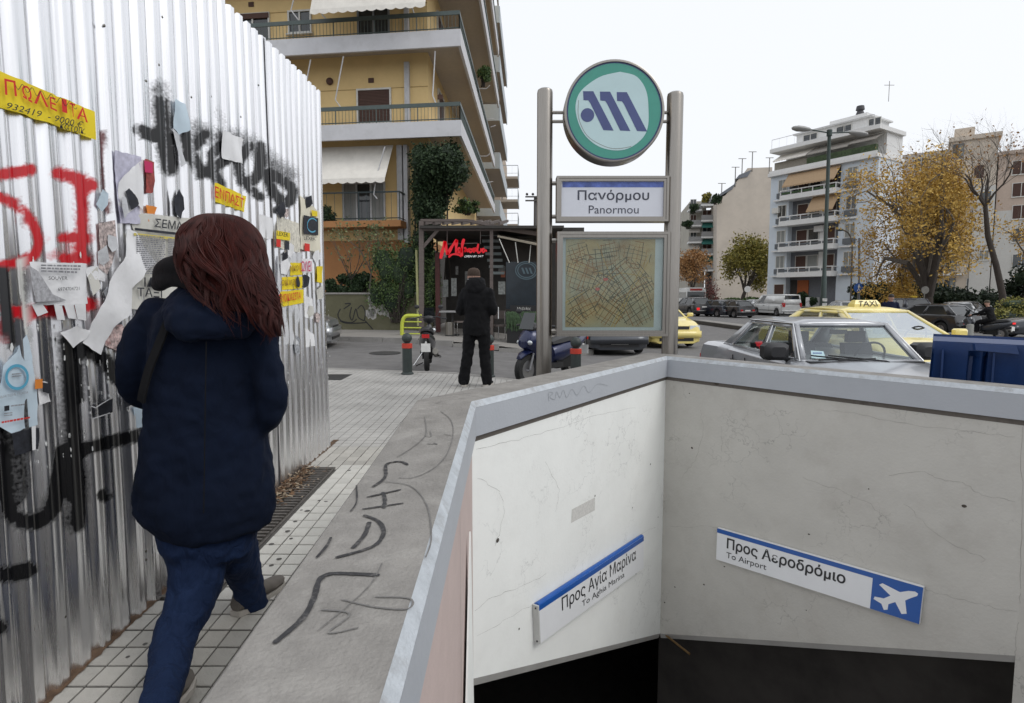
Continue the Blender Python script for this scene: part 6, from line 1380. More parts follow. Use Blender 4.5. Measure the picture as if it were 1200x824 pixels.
# scooter with rider at the right
sc = scooter('scooter', 'scooter with a bright tail light ridden in front of the black car', M_dgr); q = P(1157, 380, 23.0); put(sc, q.x+.1, 24.2, 112)
for ch_ in sc.children:
    if ch_.name.startswith('tail_light'): ch_.data.materials[0] = M_trl
rp = sc.matrix_basis @ Vector((-.95, 0, .0)); 
figure('person', 'scooter rider in black clothes and a knitted dark helmet leaning on the handlebar', (rp.x, rp.y, rp.z-.02), radians(112-90), 1.74, 'jacket', 'trousers',
       dict(pv=(0, 0, .90), ch=(0, .12, 1.22), nk=(0, .18, 1.40), hd=(0, .22, 1.53), sL=(-.18, .14, 1.31), sR=(.18, .14, 1.31), eL=(-.27, .34, 1.12), eR=(.27, .34, 1.12), wL=(-.28, .58, 1.06), wR=(.28, .58, 1.06), hL=(-.10, 0, .86), hR=(.10, 0, .86), kL=(-.20, .42, .74), kR=(.20, .42, .74), aL=(-.20, .42, .40), aR=(.20, .42, .40)), M_blackc, M_blackc, cap=clothmat('olive_helmet', (.06, .055, .04), .6, .1))
# kerb of the traffic island in the crossing
isl = thing('traffic_island', 'long low kerbed traffic island between the far taxi and the parked cars', 'traffic island', (11, 34, -.4))
mb = MB(); a_, b_ = PZ(806, 377, -.42), PZ(862, 384.5, -.40); dd = (b_-a_).normalized(); nl = Vector((-dd.y, dd.x, 0)); b_ = b_+dd*16
mb.loft([[p_+nl*1.2+Vector((0, 0, -.1)), p_+nl*1.2+Vector((0, 0, .12)), p_+Vector((0, 0, .13)), p_-nl*.02+Vector((0, 0, -.1))] for p_ in (a_, a_.lerp(b_, .5), b_)], cap=True, closed=False); mb.build('island_top', M_conc, isl, ang=20)
kerbrow([(a_.x, a_.y), (b_.x, b_.y)], lambda x, y: -.255, par=isl, w=.22, h=.2, mt=mat('kerb_dark', (.10, .095, .085), .9, stain=.5))
# grey concrete post by the rider
q = P(1136, 397, 16.0); bp_ = thing('concrete_post', 'short round grey concrete post in front of the scooter rider', 'bollard', (q.x, 16.0, G(q.x, 16)))
mb = MB(); mb.lathe([(.085, 0), (.085, .86), (.07, .90), (.001, .905)], (0, 0, 0), 16); mb.build('shaft', mat('post_gray', (.26, .26, .24), .85, bump=.2), bp_, local=True)
mb = MB(); mb.lathe([(.12, 0), (.12, .04), (.09, .06)], (0, 0, 0), 16); mb.build('foot', M_conc, bp_, local=True)
# iron bollards along the kerb
M_bred = mat('bollard_red', (.50, .045, .025), .45)
protoB = None
for px_, py_, Y_, lb in [(477.5, 439, 9.02, 'leftmost of the three iron ball bollards, beside the moped'), (573, 443.5, 8.72, 'iron ball bollard half hidden behind the man in black'), (674.5, 449, 8.15, 'rightmost of the three iron ball bollards, behind the map case')]:
    q = P(px_, py_, Y_)
    if protoB is None:
        protoB = thing('bollard', lb, 'bollard', (0, 0, 0), 0, 'iron bollards with a red band along the kerb')
        mb = MB(); mb.lathe([(.10, 0), (.10, .018), (.085, .03), (.078, .035), (.076, .48), (.082, .485)], (0, 0, 0), 22, cap=True); mb.build('shaft', M_iron, protoB, local=True)
        mb = MB(); mb.lathe([(.084, .425), (.084, .495), (.07, .50)], (0, 0, 0), 22); mb.build('red_band', M_bred, protoB, local=True)
        mb = MB(); mb.lathe([(.07, .495), (.05, .505), (.04, .52)], (0, 0, 0), 18); mb.ball((0, 0, .585), .082, 20, 14); mb.build('ball', M_iron, protoB, local=True)
        protoB.location = (q.x, Y_, SFLAT)
    else: copytree(protoB, (q.x, Y_, SFLAT), 0, lb)
# ================================================================== buildings
M_yw = mat('yellow_render', (.76, .56, .27), .9, var=.06, scale=1.2, bump=.1, stain=.2, staincol=(.42, .28, .12), sscale=.8)
M_or = mat('orange_render', (.42, .20, .08), .9, var=.08, scale=1.2, bump=.1, stain=.3, staincol=(.22, .10, .05), sscale=.8)
M_slab = mat('slab_gray', (.62, .62, .64), .85, var=.06, scale=1.5, bump=.1, stain=.35, staincol=(.36, .35, .34), sscale=1.4)
M_soff = mat('soffit_tan', (.44, .385, .32), .9, var=.06)
M_rail = mat('rail_green', (.075, .10, .095), .5, var=.1); M_frw = mat('window_frame_white', (.62, .61, .57), .6)
M_shut = mat('brown_shutter', (.085, .042, .030), .7, var=.1); M_pane = mat('window_pane_dark', (.030, .036, .040), .08, var=.4, scale=2, spec=.8)
M_curt = mat('curtain', (.26, .27, .26), .9, var=.25, scale=3, stretch=(8, 8, .3)); M_awn = mat('cream_awning', (.74, .71, .65), .9, var=.08, scale=3, stain=.2, staincol=(.4, .37, .32))
M_awnt = mat('tan_awning', (.40, .28, .17), .9, var=.08); M_awng = mat('green_awning', (.03, .14, .12), .9); M_awns = mat('gray_awning', (.33, .31, .28), .9, var=.1)
M_pipe = mat('white_pipe', (.55, .55, .56), .6, var=.08, stain=.3)
class Fac:
    def __init__(s, o, r, z=0.0): s.O = Vector(o); s.R = Vector(r).normalized(); s.N = Vector((s.R.y, -s.R.x, 0)); s.N = s.N if s.N.dot(CAM-s.O) > 0 else -s.N
    def at(s, px, py, d=0.0): p = PP(px, py, s.O+s.N*d, s.N); return (p-s.O).dot(s.R), p.z
    def pt(s, a, z, d=0.0): v = s.O+s.R*a+s.N*d; return Vector((v.x, v.y, z))
    def box(s, mb, a0, a1, z0, z1, d0, d1):
        q = [s.pt(a0, 0, d0), s.pt(a1, 0, d0), s.pt(a1, 0, d1), s.pt(a0, 0, d1)]
        mb.hexa([Vector((v.x, v.y, z0)) for v in q], [Vector((v.x, v.y, z1)) for v in q]); return mb
    def bx(s, nm, m, par_, *a, **k): mb = MB(); s.box(mb, *a); return mb.build(nm, m, par_, ang=0, **k)
    def px(s, x0, y0, x1, y1, d=0.0):
        a0, za = s.at(x0, (y0+y1)/2, d); a1, zb = s.at(x1, (y0+y1)/2, d); cx_ = (x0+x1)/2; return a0, a1, s.at(cx_, y1, d)[1], s.at(cx_, y0, d)[1]
def window(F, par_, r, kind='pane', mull=1, d=0.0, sill=True, fw=.06, nm='window', frm=None, split=None):
    a0, a1, z0, z1 = r; mb = MB(); fm = frm or M_frw
    for u0, u1, v0, v1 in ((a0, a1, z0, z0+fw), (a0, a1, z1-fw, z1), (a0, a0+fw, z0+fw, z1-fw), (a1-fw, a1, z0+fw, z1-fw)): F.box(mb, u0, u1, v0, v1, d, d+.07)
    for k in range(1, mull+1): c_ = a0+(a1-a0)*k/(mull+1); F.box(mb, c_-fw/2, c_+fw/2, z0+fw, z1-fw, d, d+.06)
    if sill: F.box(mb, a0-.05, a1+.05, z0-.05, z0-.002, d, d+.14)
    w = mb.build(nm, fm, par_, ang=0); n = mull+1
    for k in range(n):
        b0, b1 = a0+fw+(a1-a0-2*fw)*k/n, a0+fw+(a1-a0-2*fw)*(k+1)/n
        kk = kind[k % len(kind)] if isinstance(kind, (list, tuple)) else kind
        if kk == 'shutter':
            mb = MB(); z = z0+fw; h = max(.05, (z1-z0)/26)
            while z < z1-fw: F.box(mb, b0, b1, z, min(z+h*.8, z1-fw), d+.01, d+.035+.006); z += h
            F.box(mb, b0, b1, z0+fw, z1-fw, d+.004, d+.012); mb.build('shutter', M_shut, w, ang=0)
        elif kk == 'curtain': F.bx('curtain', M_curt, w, b0, b1, z0+fw, z1-fw, d+.004, d+.02)
        else: F.bx('pane', M_pane, w, b0, b1, z0+fw, z1-fw, d+.004, d+.02)
    return w
def railing(par_, pts, z0, h=1.0, band=.13, m=None, sp=.12, bal=True, nm='railing'):
    """pts: plan points; sheet-metal top band, thin balusters"""
    m = m or M_rail; mb = MB(); P_ = [Vector((p.x, p.y, 0)) for p in pts]
    for p, q in zip(P_, P_[1:]):
        d_ = (q-p).normalized(); n_ = Vector((-d_.y, d_.x, 0))*.02
        mb.hexa([p-n_+Vector((0, 0, z0+h-band)), q-n_+Vector((0, 0, z0+h-band)), q+n_+Vector((0, 0, z0+h-band)), p+n_+Vector((0, 0, z0+h-band))], [p-n_+Vector((0, 0, z0+h)), q-n_+Vector((0, 0, z0+h)), q+n_+Vector((0, 0, z0+h)), p+n_+Vector((0, 0, z0+h))])
        mb.tube([p+Vector((0, 0, z0+.08)), q+Vector((0, 0, z0+.08))], .018, 4)
    o = mb.build(nm, m, par_, ang=0)
    if bal:
        mb = MB()
        for p, q in zip(P_, P_[1:]):
            n = max(1, int((q-p).length/sp))
            for i in range(n+1): c_ = p.lerp(q, i/n); w = .006 if i % 12 else .016; mb.box((c_.x, c_.y, z0+(h-band)/2), (w*2, w*2, h-band))
        mb.build('balusters', m, o, ang=0, kind='stuff')
    return o
def awning(par_, F, a0, a1, z1, z0, d0, d1, m, scal=True, nm='awning'):
    mb = MB(); mb.quad(F.pt(a0, z0, d1), F.pt(a1, z0, d1), F.pt(a1, z1, d0), F.pt(a0, z1, d0)); o = mb.build(nm, m, par_, ang=0); solid(o, .012)
    if scal:
        mb = MB(); n = max(4, int((a1-a0)/.32)); top = []; bot = []
        for i in range(n*6+1): a = a0+(a1-a0)*i/(n*6); top.append(F.pt(a, z0+.01, d1+.006)); bot.append(F.pt(a, z0-.12-.05*abs(sin(pi*i/6)), d1+.03))
        mb.loft([top, bot], cap=False, closed=False); mb.build('valance', m, o, ang=0)
    return o

# ---- yellow corner apartment house
bA = thing('apartment_building', 'yellow apartment house with grey balconies on the corner behind the fence', 'building', (-8, 24, .2))
FA = Fac((-2.97, 20.6, 0), (.992, -.125, 0)); SA = Fac((-2.97, 20.6, 0), (.033, 1, 0))   # front (a<0 to the left), side (a>0 going back)
SA.N = Vector((1, -.033, 0)).normalized()
zB = 1.0*.3
mb = MB(); a_, b_, c_ = FA.pt(-16, 0), FA.pt(0, 0), SA.pt(17.5, 0); q4 = [a_, b_, c_, a_+Vector((1, 18, 0))]
mb.hexa([Vector((v.x, v.y, 3.42)) for v in q4], [Vector((v.x, v.y, 22.5)) for v in q4]); mb.build('wall', M_yw, bA, ang=0)
mb = MB(); mb.hexa([Vector((v.x, v.y, -.3)) for v in q4], [Vector((v.x, v.y, 3.415)) for v in q4]); mb.build('ground_floor_wall', M_or, bA, ang=0)
dF, dS = 1.15, 1.32; SL1 = 16.5
YK = 19.42
l1, l0, l3_, l2_ = [P(541, y_, YK).z for y_ in (142, 160.5, 36, 55.8)]; dl = l3_-l1
lv = [(l1, l0), (l3_, l2_), (l3_+dl, l2_+dl), (l3_+2*dl, l2_+2*dl), (l3_+3*dl, l2_+3*dl)]
def cslab(par_, z0, z1, dF, dS, aL, SLn, fas=True):
    pc = [FA.pt(aL, 0, dF), None, SA.pt(SLn, 0, dS)]
    P0, P2 = pc[0], pc[2]; k = meet(P0, FA.R, P2, SA.R); inner = [FA.pt(aL, 0, -.1), FA.pt(0, 0, 0)+Vector((-.1, .1, 0)), SA.pt(SLn, 0, -.1)]
    out = [P0, k, P2]
    Z = lambda v, z: Vector((v.x, v.y, z))
    mb = MB(); 
    for i in (0, 1):
        mb.hexa([Z(inner[i], z1-.2), Z(inner[i+1], z1-.2), Z(out[i+1], z1-.2), Z(out[i], z1-.2)], [Z(inner[i], z1-.02), Z(inner[i+1], z1-.02), Z(out[i+1], z1-.02), Z(out[i], z1-.02)])
    o = mb.build('balcony_slab', M_soff, par_, ang=0)
    mb = MB(); t_ = .09
    k2 = meet(P0-FA.N*t_, FA.R, P2-SA.N*t_, SA.R); i2 = [P0-FA.N*t_, k2, P2-SA.N*t_]
    for i in (0, 1): mb.hexa([Z(i2[i], z0), Z(i2[i+1], z0), Z(out[i+1]+(out[i+1]-i2[i+1])*.03, z0), Z(out[i]+(out[i]-i2[i])*.03, z0)], [Z(i2[i], z1), Z(i2[i+1], z1), Z(out[i+1]+(out[i+1]-i2[i+1])*.03, z1), Z(out[i]+(out[i]-i2[i])*.03, z1)])
    mb.build('fascia', M_slab, o, ang=0)
    railing(o, [v.lerp(w, .0) for v, w in zip([P0-FA.N*.04, k2+(k-k2)*.5, P2-SA.N*.04], out)], z1-.02, .62)
    return o
for i, (z1, z0) in enumerate(lv): cslab(bA, z0, z1, dF, dS if i < 2 else dS+.42, -16, SL1 if i < 2 else 14)
# openings in pixels -> facade
def wA(x0, y0, x1, y1, **k): return window(FA, bA, FA.px(x0, y0, x1, y1), **k)
wA(277, 16, 317, 50, kind=['pane', 'pane'], mull=1); wA(338, 12.5, 365.5, 40, kind=['pane', 'pane']); wA(419, 9, 457, 43, kind=['pane', 'pane'], frm=mat('frame_gray', (.25, .26, .27), .6))
mb = MB(); r = FA.px(279, 17, 316, 23); FA.box(mb, *r, .02, .09); mb.build('roller_box', M_shut, bA, ang=0)
wA(418.5, 104, 459, 146, kind='shutter', mull=0); wA(355, 108, 366, 146, kind='shutter', mull=0, sill=False)
wA(402, 214, 452, 260.5, kind=['curtain', 'pane', 'curtain'], mull=2, frm=mat('frame_pale', (.50, .52, .53), .6))
for z1, z0 in lv[2:4]:
    for a0 in (-2.8, -6.5, -10): window(FA, bA, (a0, a0+1.2, z1+.05, z1+2.2), kind='shutter', mull=0)
for z1, z0 in lv[:4]:
    for a0 in (2.0, 6.0, 10.5, 14.0): window(SA, bA, (a0, a0+1.4, z1+.05, z1+2.2), kind='shutter' if a0 != 6.0 else 'pane', mull=0)
for x0, y0, x1, y1, nm in ((474, 22, 479, 47, 'pipe'), (474.5, 72, 480, 158, 'pipe')):
    a0, a1, z0, z1 = FA.px(x0, y0, x1, y1, .08); FA.bx('drain_pipe', M_pipe, bA, a0, a1, max(z0, l1) if y0 > 60 else l3_, l2_ if y0 > 60 else l2_+dl, 0, .14)
FA.bx('drain_pipe', M_pipe, bA, *FA.px(466, 165, 472, 268, .2)[:2], 3.4, l0, 0, .28); FA.bx('drain_pipe', M_pipe, bA, *FA.px(474, 165, 478.5, 272, .2)[:2], 3.3, l0, 0, .30)
for x, y, rr_ in ((387, 96, 4.5),):
    a0, z = FA.at(x, y); mb = MB(); c = FA.pt(a0, z, .05); mb.ball(c, (.13, .10, .13), 12, 8); mb.build('wall_lamp', M_shut, bA)
for x, y in ((294.5, 5.5), (435, 94.5), (516, 114)):
    a0, z = FA.at(x, y); FA.bx('vent_grille', M_shut, bA, a0-.1, a0+.1, z-.08, z+.08, 0, .03)
FA.bx('wall_band', mat('band_dark', (.40, .27, .11), .9), bA, -16, 0, FA.at(430, 105)[1], FA.at(430, 104.2)[1], 0, .012); FA.bx('wall_band', MATS['band_dark'], bA, -16, 0, FA.at(300, 17)[1], FA.at(300, 16.2)[1], 0, .012)
# awnings and their arms
a0, z0 = FA.at(361, 9, 1.9); a1, _ = FA.at(497, 4, 1.9); awning(bA, FA, a0, a1, l2_+dl, z0, 1.1, 1.75, M_awn)
a0, z0 = FA.at(372, 214, .75); a1, _ = FA.at(457, 211, .75); a0 = a0-3; aw = awning(bA, FA, a0, a1, l0-.02, z0, .35, 1.25, M_awn)
mb = MB()
for q in ([(364, 70), (356, 112), (353, 125)], [(402.5, 66), (393, 117), (400, 127)], [(510, 60), (507, 112), (511, 122)], [(451, 172), (441, 208), (438, 228), (442, 233)], [(344, 0), (341, 12), (350, 24)], [(373, 2), (378, 18), (384, 24)], [(481, 3), (486, 18)]):
    mb.tube([PP(x, y, FA.O+FA.N*1.05, FA.N) for x, y in q], .022, 5)
mb.build('awning_arms', M_pipe, bA, kind='stuff')
# first floor small balcony
zf1 = FA.at(430, 262, .9)[1]; a0, _ = FA.at(372, 262, .9); a1, _ = FA.at(470, 262, .9); a0 -= 2
bs = FA.bx('balcony_slab', M_or, bA, a0, a1, zf1-.12, zf1+.1, 0, .95); railing(bs, [FA.pt(a0, 0, .88), FA.pt(a1-.05, 0, .88), FA.pt(a1-.05, 0, 0)], zf1+.1, 1.0, .05, mat('rail_dark', (.03, .05, .055), .5), .28)
mb = MB(); c = FA.pt(FA.at(384, 245, .7)[0], zf1+.2, .6)
# window sign logo wall at the ground floor corner (behind the ivy): dark shop front
SA.bx('shop_front', M_dark, bA, .3, 9, .2, 3.1, 0, .06)
# side balconies of the same house: cloths racks
mb = MB()
for q in ([(561, 104), (570, 104), (574, 100)], [(570, 140), (579, 139)], [(575, 149), (581, 147)], [(561, 183), (571, 183), (574, 180)], [(571, 214), (578, 213)]): mb.tube([P(x, y, 27) for x, y in q], .02, 4)
mb.build('drying_rack', M_pipe, bA, kind='stuff')

# ---- next house along the side street with sheet-metal balconies
M_bmet = mat('balcony_metal', (.42, .46, .48), .5, .3, var=.05)
bB = thing('apartment_building', 'narrow apartment house with pale metal balcony fronts next to the yellow one', 'building', (-2, 44, 0))
SB = Fac((-2.35, 38.3, 0), (.033, 1, 0)); SB.N = SA.N.copy()
mb = MB(); q4 = [SB.pt(0, 0), SB.pt(12, 0), SB.pt(12, 0, -12), SB.pt(0, 0, -12)]; mb.hexa([Vector((v.x, v.y, 0)) for v in q4], [Vector((v.x, v.y, 19)) for v in q4]); mb.build('wall', mat('pale_tan_render', (.42, .34, .25), .9, var=.08), bB, ang=0)
for k in range(6):
    z = 3.9+k*3.1; bs = SB.bx('balcony_slab', M_soff, bB, 0, 11.5, z-.2, z, 0, 1.5); SB.bx('balcony_front', M_bmet, bs, 0, 11.5, z-.3, z+.75, 1.5, 1.56); SB.bx('side_front', M_bmet, bs, -.05, 0, z-.3, z+.75, 0, 1.5)
    for a0 in (2, 7): window(SB, bB, (a0, a0+1.8, z+.02, z+2.2), kind='pane', mull=1)
bC = thing('apartment_building', 'far apartment house with three small white corner balconies beside the utility pole', 'building', (0, 62, 0))
SC_ = Fac((-1.15, 56, 0), (.033, 1, 0)); SC_.N = SA.N.copy()
mb = MB(); q4 = [SC_.pt(0, 0), SC_.pt(16, 0), SC_.pt(16, 0, -12), SC_.pt(0, 0, -12)]; mb.hexa([Vector((v.x, v.y, 0)) for v in q4], [Vector((v.x, v.y, 17.2)) for v in q4]); mb.build('wall', mat('far_tan_render', (.45, .37, .29), .9, var=.08), bC, ang=0)
for y_ in (206, 233, 262):
    z = P(604, y_, 56).z; bs = SC_.bx('balcony_slab', M_soff, bC, .2, 5, z-.25, z-.02, 0, 1.7); SC_.bx('balcony_front', M_bmet, bs, .2, 5, z-.3, z+.2, 1.7, 1.76); railing(bs, [SC_.pt(.2, 0, 0), SC_.pt(.2, 0, 1.72), SC_.pt(5, 0, 1.72)], z+.2, .85, .06, M_bmet, .5)
    window(SC_, bC, (1.5, 3.3, z, z+2.2), kind='shutter', mull=0)

# ---- olive garden wall with planting, barrier
gw = thing('garden_wall', 'low olive green garden wall with a black scrawl and peeling plaster', 'wall', (-5, 18.6, .2))
M_ol = mat('olive_render', (.115, .11, .065), .9, var=.12, scale=2, bump=.15, stain=.25, staincol=(.19, .18, .14), sscale=3)
GW = Fac((-6.2, 18.9, 0), (.99, -.14, 0)); ga, _ = GW.at(330, 370); gb, _ = GW.at(505, 370); ztw = GW.at(430, 345)[1]
GW.bx('wall', M_ol, gw, ga, gb, -.2, ztw, -.25, 0); GW.bx('coping', M_conc, gw, ga-.02, gb+.02, ztw+.002, ztw+.06, -.29, .03)
mb = MB()
for q in ([(399, 362), (396, 369), (400, 376), (412, 378), (418, 374)], [(404, 356), (411, 356), (403, 362)], [(412, 360), (410, 370), (413, 375), (417, 362), (420, 372), (427, 376)], [(419, 362), (424, 358), (428, 366), (427, 376)], [(428, 376), (437, 386)], [(398, 376), (408, 379), (430, 378)]):
    ribbon(mb, catmull([PP(x, y, GW.O+GW.N*.003, GW.N) for x, y in q], 5), .035, GW.N, .002)
mb.build('spray_scrawl', M_black, gw, ang=0)
mb = MB(); R = random.Random(4)
for k in range(34):
    x = R.uniform(432, 468); y = 353+R.random()*20-abs(x-450)*.15; c = PP(x, y, GW.O, GW.N)+GW.N*.004; s_ = R.uniform(.05, .16); mb.quad(*[c+GW.R*(s_*cos(a)*R.uniform(.6, 1.2))+Vector((0, 0, s_*1.3*sin(a)*R.uniform(.5, 1.2))) for a in (0, .9, 1.8, 2.7, 3.6, 4.5, 5.4)])
mb.build('peeled_plaster', mat('bare_plaster', (.36, .35, .33), .9, var=.15, scale=8), gw, ang=0, kind='stuff')
# the far pavement and its kerb
fk = [(-26, 16.8), (-5.6, 16.2), (-1.6, 15.3), (.9, 15.0), (2.3, 16.2), (2.6, 60)]
fp_ = fk+[(-26, 60)]
fs = grid(fr(-26, -8, 1.2)+fr(-8, 2.8, .15)+[2.8], fr(14.6, 17.2, .12)+fr(17.2, 60, 1.5)+[60], lambda x, y: G(x, min(y, 20))+.13, lambda x, y: inpoly(x, y, fp_)).build('sidewalk', mat('far_paving', (.27, .255, .235), .9, var=.2, scale=2, bump=.2, stain=.4), kind='structure'); fs['label'] = 'worn paving in front of the cafe and the olive wall'
kerbrow(fk[:5], lambda x, y: G(x, y)+.135, par=fs, L=1.1)
kerbrow([(2.3, 16.2), (2.6, 40)], lambda x, y: G(x, y)+.135, par=fs, L=1.5)
zfp = lambda x, y: G(x, min(y, 20))+.13
# yellow-green tubular barrier
tb = thing('tube_barrier', 'yellow green bent tube barrier in front of the garden wall behind the moped', 'barrier', (-2.9, 16.6, .2))
mb = MB(); mb.tube(catmull([P(471, 395, 16.6), P(471.5, 378, 16.6), P(475, 371, 16.6), P(482, 370, 16.6), P(494, 370.5, 16.6)], 5), .055, 8); M_lime = mat('lime_paint', (.50, .55, .06), .5, var=.1); mb.build('hoop', M_lime, tb)
for y_ in (377, 384, 391): mb = MB(); mb.tube([P(471.5, y_, 16.6), P(494, y_+.3, 16.6)], .02, 6); mb.build('crossbar', M_lime, tb)
pl_ = thing('tall_pole', 'thin pale yellow pole rising out of the hanging shrub', 'pole', (-3, 17.6, .2)); mb = MB(); mb.tube([P(490, 382, 17.6), P(488, 293, 17.6)], .035, 8); mb.build('shaft', mat('pale_yellow', (.42, .42, .20), .7), pl_)

# ---- cafe terrace: pergola, script sign, screens, planter
YC = 17.2
pg = thing('pergola', 'weathered brown timber pergola in front of the cafe under the ivy', 'pergola', (0, YC, .3))
M_tim = mat('weathered_timber', (.135, .11, .10), .85, var=.2, scale=4, stretch=(1, 1, 6), bump=.2)
C = lambda x, y, d=0: P(x, y, YC+d)
def beam(x0, y0, x1, y1, w=.12, h=None, d0=0, d1=0, nm='beam'):
    a, b_ = C(x0, y0, d0), C(x1, y1, d1); dd_ = (b_-a); L_ = dd_.length; q = dd_.to_track_quat('X', 'Z').to_matrix(); mb = MB(); mb.box((a+b_)/2, (L_, w, h or w), R=q); return mb.build(nm, M_tim, pg, ang=0)
beam(493, 258.5, 548, 258.5, .10, .08, 0, 0); beam(494, 268, 590, 268, .12, .13); beam(590, 268, 642, 276, .12, .13, 0, .3); beam(548, 258.5, 590, 267, .10, .08)
beam(494, 259, 494, 396, .14, .14, nm='post'); beam(576, 268, 576, 396, .10, .10, nm='post'); beam(494, 292, 518, 264, .09, .09, nm='brace')
for k in range(9): beam(497+k*11, 262, 515+k*10, 259, .06, .09, 0, 3.2, nm='rafter')
for x_ in (524, 563): beam(x_, 268, x_, 286, .02, .02, nm='hanger')
beam(524, 286, 560, 285, .02, .02, nm='hanger')
sg = thing('cafe_sign', 'red script cafe sign hanging under the pergola with small white words below', 'sign', tuple(C(545, 296, -.1)))
M_rs = mat('sign_red', (.62, .006, .016), .5, emit=.25)
mb = MB()
k_ = 8.571; Z_ = lambda x, y: C(500+x/k_, 270+y/k_, -.12)
for pts, w in [([(140, 285), (160, 200), (185, 110)], .15), ([(185, 110), (195, 180), (212, 245)], .14), ([(212, 245), (250, 170), (305, 95)], .14), ([(305, 95), (296, 160), (300, 225)], .13), ([(335, 175), (318, 185), (315, 220), (335, 222), (345, 180), (350, 225)], .09),
               ([(375, 85), (358, 150), (350, 260)], .13), ([(220, 272), (250, 245), (300, 240), (350, 262)], .09), ([(375, 180), (392, 180), (385, 215), (400, 190), (410, 215), (425, 180)], .08), ([(440, 180), (430, 200), (440, 220), (458, 205), (450, 182)], .09), ([(470, 175), (475, 220), (490, 178), (500, 215)], .08),
               ([(520, 135), (510, 190), (520, 225), (540, 215)], .09), ([(545, 180), (545, 215)], .08), ([(580, 182), (560, 195), (568, 220), (590, 200), (600, 215)], .09)]:
    c = [Z_(*q) for q in pts]; c = catmull(c, 5) if len(c) > 2 else c; ribbon(mb, c, [.62*w*(.75+.4*abs(sin(i*.5))) for i in range(len(c))], Vector((0, -1, 0)), .0)
so_ = mb.build('script_lettering', M_rs, sg, ang=0, kind='stuff'); solid(so_, .02)
mb = MB(); text(mb, 'OPEN BY 24/7', bil(Z_(378, 273), Z_(570, 268), Z_(572, 250), Z_(382, 252)), shear=.25, bold=.01); mb.build('small_lettering', mat('sign_white', (.8, .8, .8), .5, emit=.2), sg, ang=0)
# cafe interior void and furniture
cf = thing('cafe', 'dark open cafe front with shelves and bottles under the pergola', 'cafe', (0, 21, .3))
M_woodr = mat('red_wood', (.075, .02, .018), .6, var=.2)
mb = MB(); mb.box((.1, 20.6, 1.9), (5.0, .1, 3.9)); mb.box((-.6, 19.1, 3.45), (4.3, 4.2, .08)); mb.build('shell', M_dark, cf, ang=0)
mb = MB(); a = P(513, 330, 17.9); mb.box((a.x, 17.9, 1.5), (.14, .14, 2.5)); mb.build('door_post', M_woodr, cf, ang=0)
for (x0, y0, x1, y1, mm) in [(519, 328, 525, 348, 0), (529, 326, 535, 347, 0), (520, 296, 523, 302, 0), (534, 312, 537, 322, 1), (545, 318, 550, 335, 1), (584, 330, 592, 345, 0), (584, 312, 592, 318, 1), (587, 318, 592, 325, 2)]:
    a, b_ = P(x0, y1, 19.2), P(x1, y0, 19.2); mb = MB(); mb.box((a+b_)/2, (b_.x-a.x, .05, b_.z-a.z)); mb.build('lit_panel', [mat('pane_glow', (.42, .44, .42), .5, var=.5, scale=12), mat('pane_dim', (.18, .18, .17), .5, var=.6, scale=12), mat('pane_red', (.4, .12, .06), .5)][mm], cf, ang=0)
mb = MB()
for k in range(7): a, b_ = P(563+k*2, 275+k*7.5, 19), P(584+k*1.2, 275+k*7.5, 19); mb.box((a+b_)/2, (b_.x-a.x, .05, .09))
mb.build('wall_slats', mat('pale_slats', (.33, .38, .38), .7, var=.1), cf, ang=0, kind='stuff')
tab = thing('cafe_table', 'small dark cafe table beside the red door post', 'table', (P(530, 362, 17.4).x, 17.4, zfp(-1.8, 17.4)))
mb = MB(); a = tab.location; mb.box((a.x, a.y, a.z+.74), (.75, .7, .04)); mb.build('tabletop', mat('table_gray', (.30, .30, .30), .5), tab, ang=0)
mb = MB(); mb.tube([(a.x, a.y, a.z), (a.x, a.y, a.z+.72)], .03, 8); mb.box((a.x, a.y, a.z+.02), (.4, .4, .03)); mb.build('pedestal', M_plas, tab)
bn = thing('metal_bin', 'shiny cylindrical metal bin standing under the cafe table', 'bin', (P(527, 385, 17).x, 17.0, zfp(-1.8, 17))); a = bn.location
mb = MB(); mb.lathe([(.13, 0), (.13, .42), (.12, .43), (.12, .38)], a, 20); mb.build('drum', M_steel, bn)
mb = MB(); mb.lathe([(.135, .02), (.135, .05)], a, 20); mb.build('foot_ring', M_plas, bn)
def chair(x, lb, rz):
    o = thing('cafe_chair', lb, 'chair', (0, 0, 0), 0, 'cafe chairs'); 
    mb = MB(); mb.box((0, 0, .45), (.42, .42, .04)); mb.build('seat', M_tim, o, local=True, ang=0)
    mb = MB(); mb.box((0, .2, .78), (.4, .03, .25)); mb.build('backrest', M_tim, o, local=True, ang=0)
    for sx_ in (-1, 1):
        for sy in (-1, 1): mb = MB(); mb.tube([(sx_*.19, sy*.19, 0), (sx_*.18, sy*.19, .88 if sy > 0 else .44)], .014, 6); mb.build('leg', M_chr, o, local=True)
    o.location = (x, 17.3, zfp(x, 17.3)); o.rotation_euler = (0, 0, rz); return o
chair(P(588, 380, 17.3).x, 'chrome legged cafe chair left of the planter box', .4); chair(P(541, 380, 17.3).x, 'chrome legged cafe chair beside the small cafe table', -1.2)
pb = thing('planter_box', 'tall black planter box with trailing grass in front of the cafe screen', 'planter', (P(612, 395, 16.6).x, 16.6, zfp(.3, 16.6))); a0, b0 = P(594, 396, 16.6), P(642, 396, 16.6)
mb = MB(); mb.box(((a0.x+b0.x)/2, 16.75, pb.location.z+.42), (b0.x-a0.x, .5, .86)); mb.build('box', M_black, pb, ang=0)
mb = MB(); R = random.Random(9)
